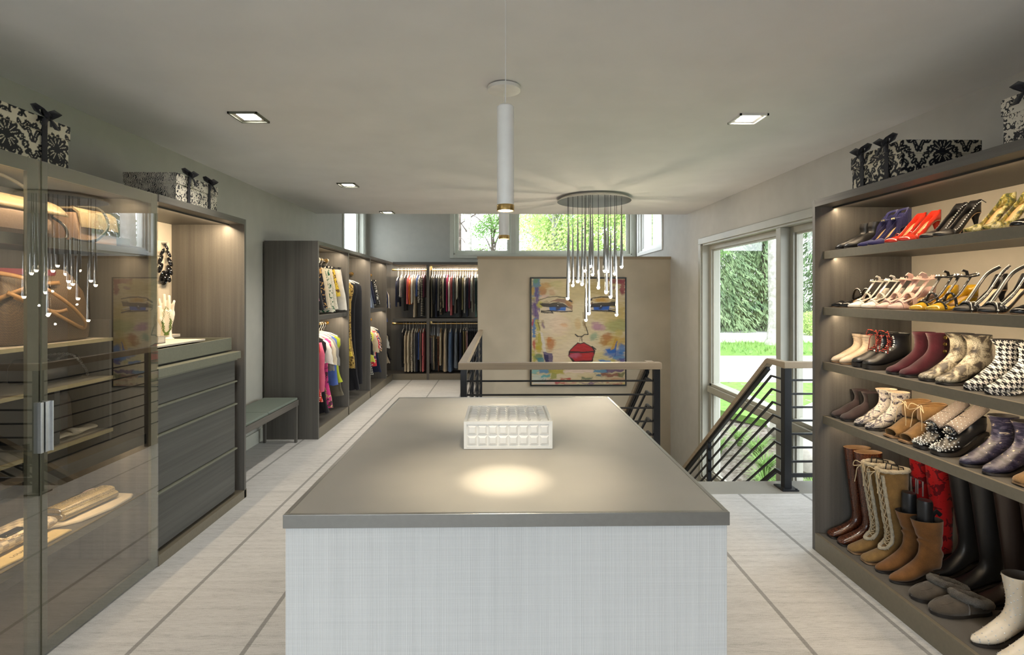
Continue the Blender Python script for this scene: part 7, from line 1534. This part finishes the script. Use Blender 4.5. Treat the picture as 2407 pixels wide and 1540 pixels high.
for k, (x, y, t, lab) in enumerate(((-1.75, 27.0, 0.21, 'thicker bare pale trunk in the left clerestory pane'), (-2.35, 29.0, 0.10, 'thin dark bare trunk at the far left of the clerestory window'))):
    r = empty('bare_tree', (x, y, GZ), 0, lab, 'tree'); MB().tube([(0, 0, 0), (0.05, 0, 4), (0, 0, 10)], [t, t * 0.9, t * 0.6], 10).build('trunk', bark if k == 0 else dbark, r)
    m = MB()
    for j in range(6): z = 4 + j * 0.7; m.tube([(0, 0, z), (math.cos(j * 2.1) * 0.7, math.sin(j * 2.1), z + 0.5), (math.cos(j * 2.1) * 1.4, math.sin(j * 2.1) * 1.6, z + 0.7)], [0.04, 0.025, 0.008], 5)
    m.build('branches', dbark, r)
# maple branch near the window
r = empty('maple_tree', (7.2, 7.4, GZ), 0, 'small maple with orange yellow leaves outside the right window pane', 'tree')
MB().tube([(0.6, -0.8, 0), (0.5, -0.6, 1.6), (0.2, -0.2, 2.7), (-0.2, 0.2, 3.2)], [0.07, 0.05, 0.035, 0.012], 7).build('trunk', dbark, r)
m = MB(); w = MB()
for k in range(9):
    c = (rr.uniform(-0.6, 0.5), rr.uniform(-0.7, 0.8), rr.uniform(2.65, 3.6)); leaf_cloud(m, c, 0.30, 60, 0.055, rr); w.tube([(0.2, -0.2, 2.7), c], [0.018, 0.004], 4)
m.build('crown', leafC, r); w.build('branches', dbark, r)
# clumps of strappy grass, boulders, clipped shrub
gm1 = foliage_mat('liriope blades', (0.14, 0.28, 0.06), (0.36, 0.52, 0.20), 3.0)
def clump_mesh(seed, n=190, h=0.40):
    q = random.Random(seed); m = MB()
    for _ in range(n):
        a = q.uniform(0, 2 * PI); l = h * q.uniform(0.6, 1.2); o = q.uniform(0.3, 0.85) * l; w = 0.007; px, py = -math.sin(a) * w, math.cos(a) * w; row = []
        for t in (0, 0.4, 0.75, 1.0):
            x = math.cos(a) * (0.03 + o * t * t); y = math.sin(a) * (0.03 + o * t * t); z = l * (t - 0.42 * t * t * t); k = 1 - 0.9 * t * t; row.append(((x - px * k, y - py * k, z), (x + px * k, y + py * k, z)))
        m.grid([[p[0] for p in row], [p[1] for p in row]])
    return m
CL = [clump_mesh(i).mesh('blades', gm1) for i in range(3)]
bz = lambda x: GZ - 0.02 - 0.34 * (1 - sstep((x - 2.9) / 2.6))
cl_pos = []; RK = [(5.0, 8.0, 0.85), (4.4, 6.9, 0.62), (4.7, 5.7, 0.62)]
for _ in range(900):
    x, y = rr.uniform(3.32, 5.5), rr.uniform(3.7, 8.4)
    if len(cl_pos) < 24 and all(math.hypot(x - a, y - b) > 0.52 for a, b in cl_pos) and all(math.hypot(x - a, y - b) > c + 0.12 for a, b, c in RK): cl_pos.append((x, y))
for k, (x, y) in enumerate(cl_pos):
    r = empty('grass_clump', (x, y, bz(x) - 0.02), rr.uniform(0, 6), 'arching green grass clump in the mulch bed outside the tall window', 'plant', 'grass clumps in the planting bed'); s = rr.uniform(0.85, 1.1); r.scale = (s, s, s * 1.15)
    o = bpy.data.objects.new('blades', CL[k % 3]); COL.objects.link(o); o.parent = r
def rock(x, y, sx, sy, sz, seed, label):
    q = random.Random(seed); m = MB(); P = []
    for i in range(9):
        t = PI * i / 8; row = []
        for j in range(14):
            a = 2 * PI * j / 14; n = 1 + 0.16 * math.sin(3 * a + seed) * math.sin(2 * t) + q.uniform(-0.05, 0.05); rad = max(math.sin(t), 0.02) * n; row.append((sx * rad * math.cos(a), sy * rad * math.sin(a), -sz * math.cos(t) * n))
        P.append(row)
    m.loft(P); o = m.build('boulder', M['rock'], None, loc=(x, y, bz(min(x, 5.5)) + sz * 0.35)); return tag(o, label, 'boulder', 'boulders in the planting bed')
rock(5.0, 8.0, 0.75, 0.5, 0.34, 1, 'largest pale boulder at the edge of the lawn outside the window'); rock(4.4, 6.9, 0.5, 0.38, 0.26, 2, 'middle pale boulder among the grass clumps outside'); rock(4.7, 5.7, 0.5, 0.36, 0.24, 3, 'low pale boulder behind the handrail bars outside the window')
for k, (x, y, lab) in enumerate(((16.3, 26.6, 'round clipped yellow green shrub beyond the driveway'),)):
    r = empty('shrub', (x, y, GZ), 0, lab, 'shrub'); m = MB(); leaf_cloud(m, (0, 0, 0.55), 0.75, 1500, 0.07, rr); m.build('leaves', leafA, r); MB().tube([(0, 0, 0), (0, 0, 0.5)], 0.05, 6).build('stem', dbark, r)
# low planting on the island: countless leaves, one object
m = MB()
for _ in range(420):
    x, y = rr.uniform(6.5, 16), rr.uniform(18.1, 22.4); 
    for j in range(7): a = rr.uniform(0, 2 * PI); l = rr.uniform(0.12, 0.34); b = [m.vert(p) for p in ((x - 0.012, y, GZ), (x + 0.012, y, GZ), (x + math.cos(a) * 0.12, y + math.sin(a) * 0.12, GZ + l))]; m.face(b)
tag(m.build('ground_cover', gm1), 'low leafy ground cover on the island between the driveways', 'ground cover', kind='stuff')
# eave over the tall window, with its soffit
struct('trim_3', B(2.84, 3.62, 1.0, 9.4, 2.44, 2.56), M['trimw'])
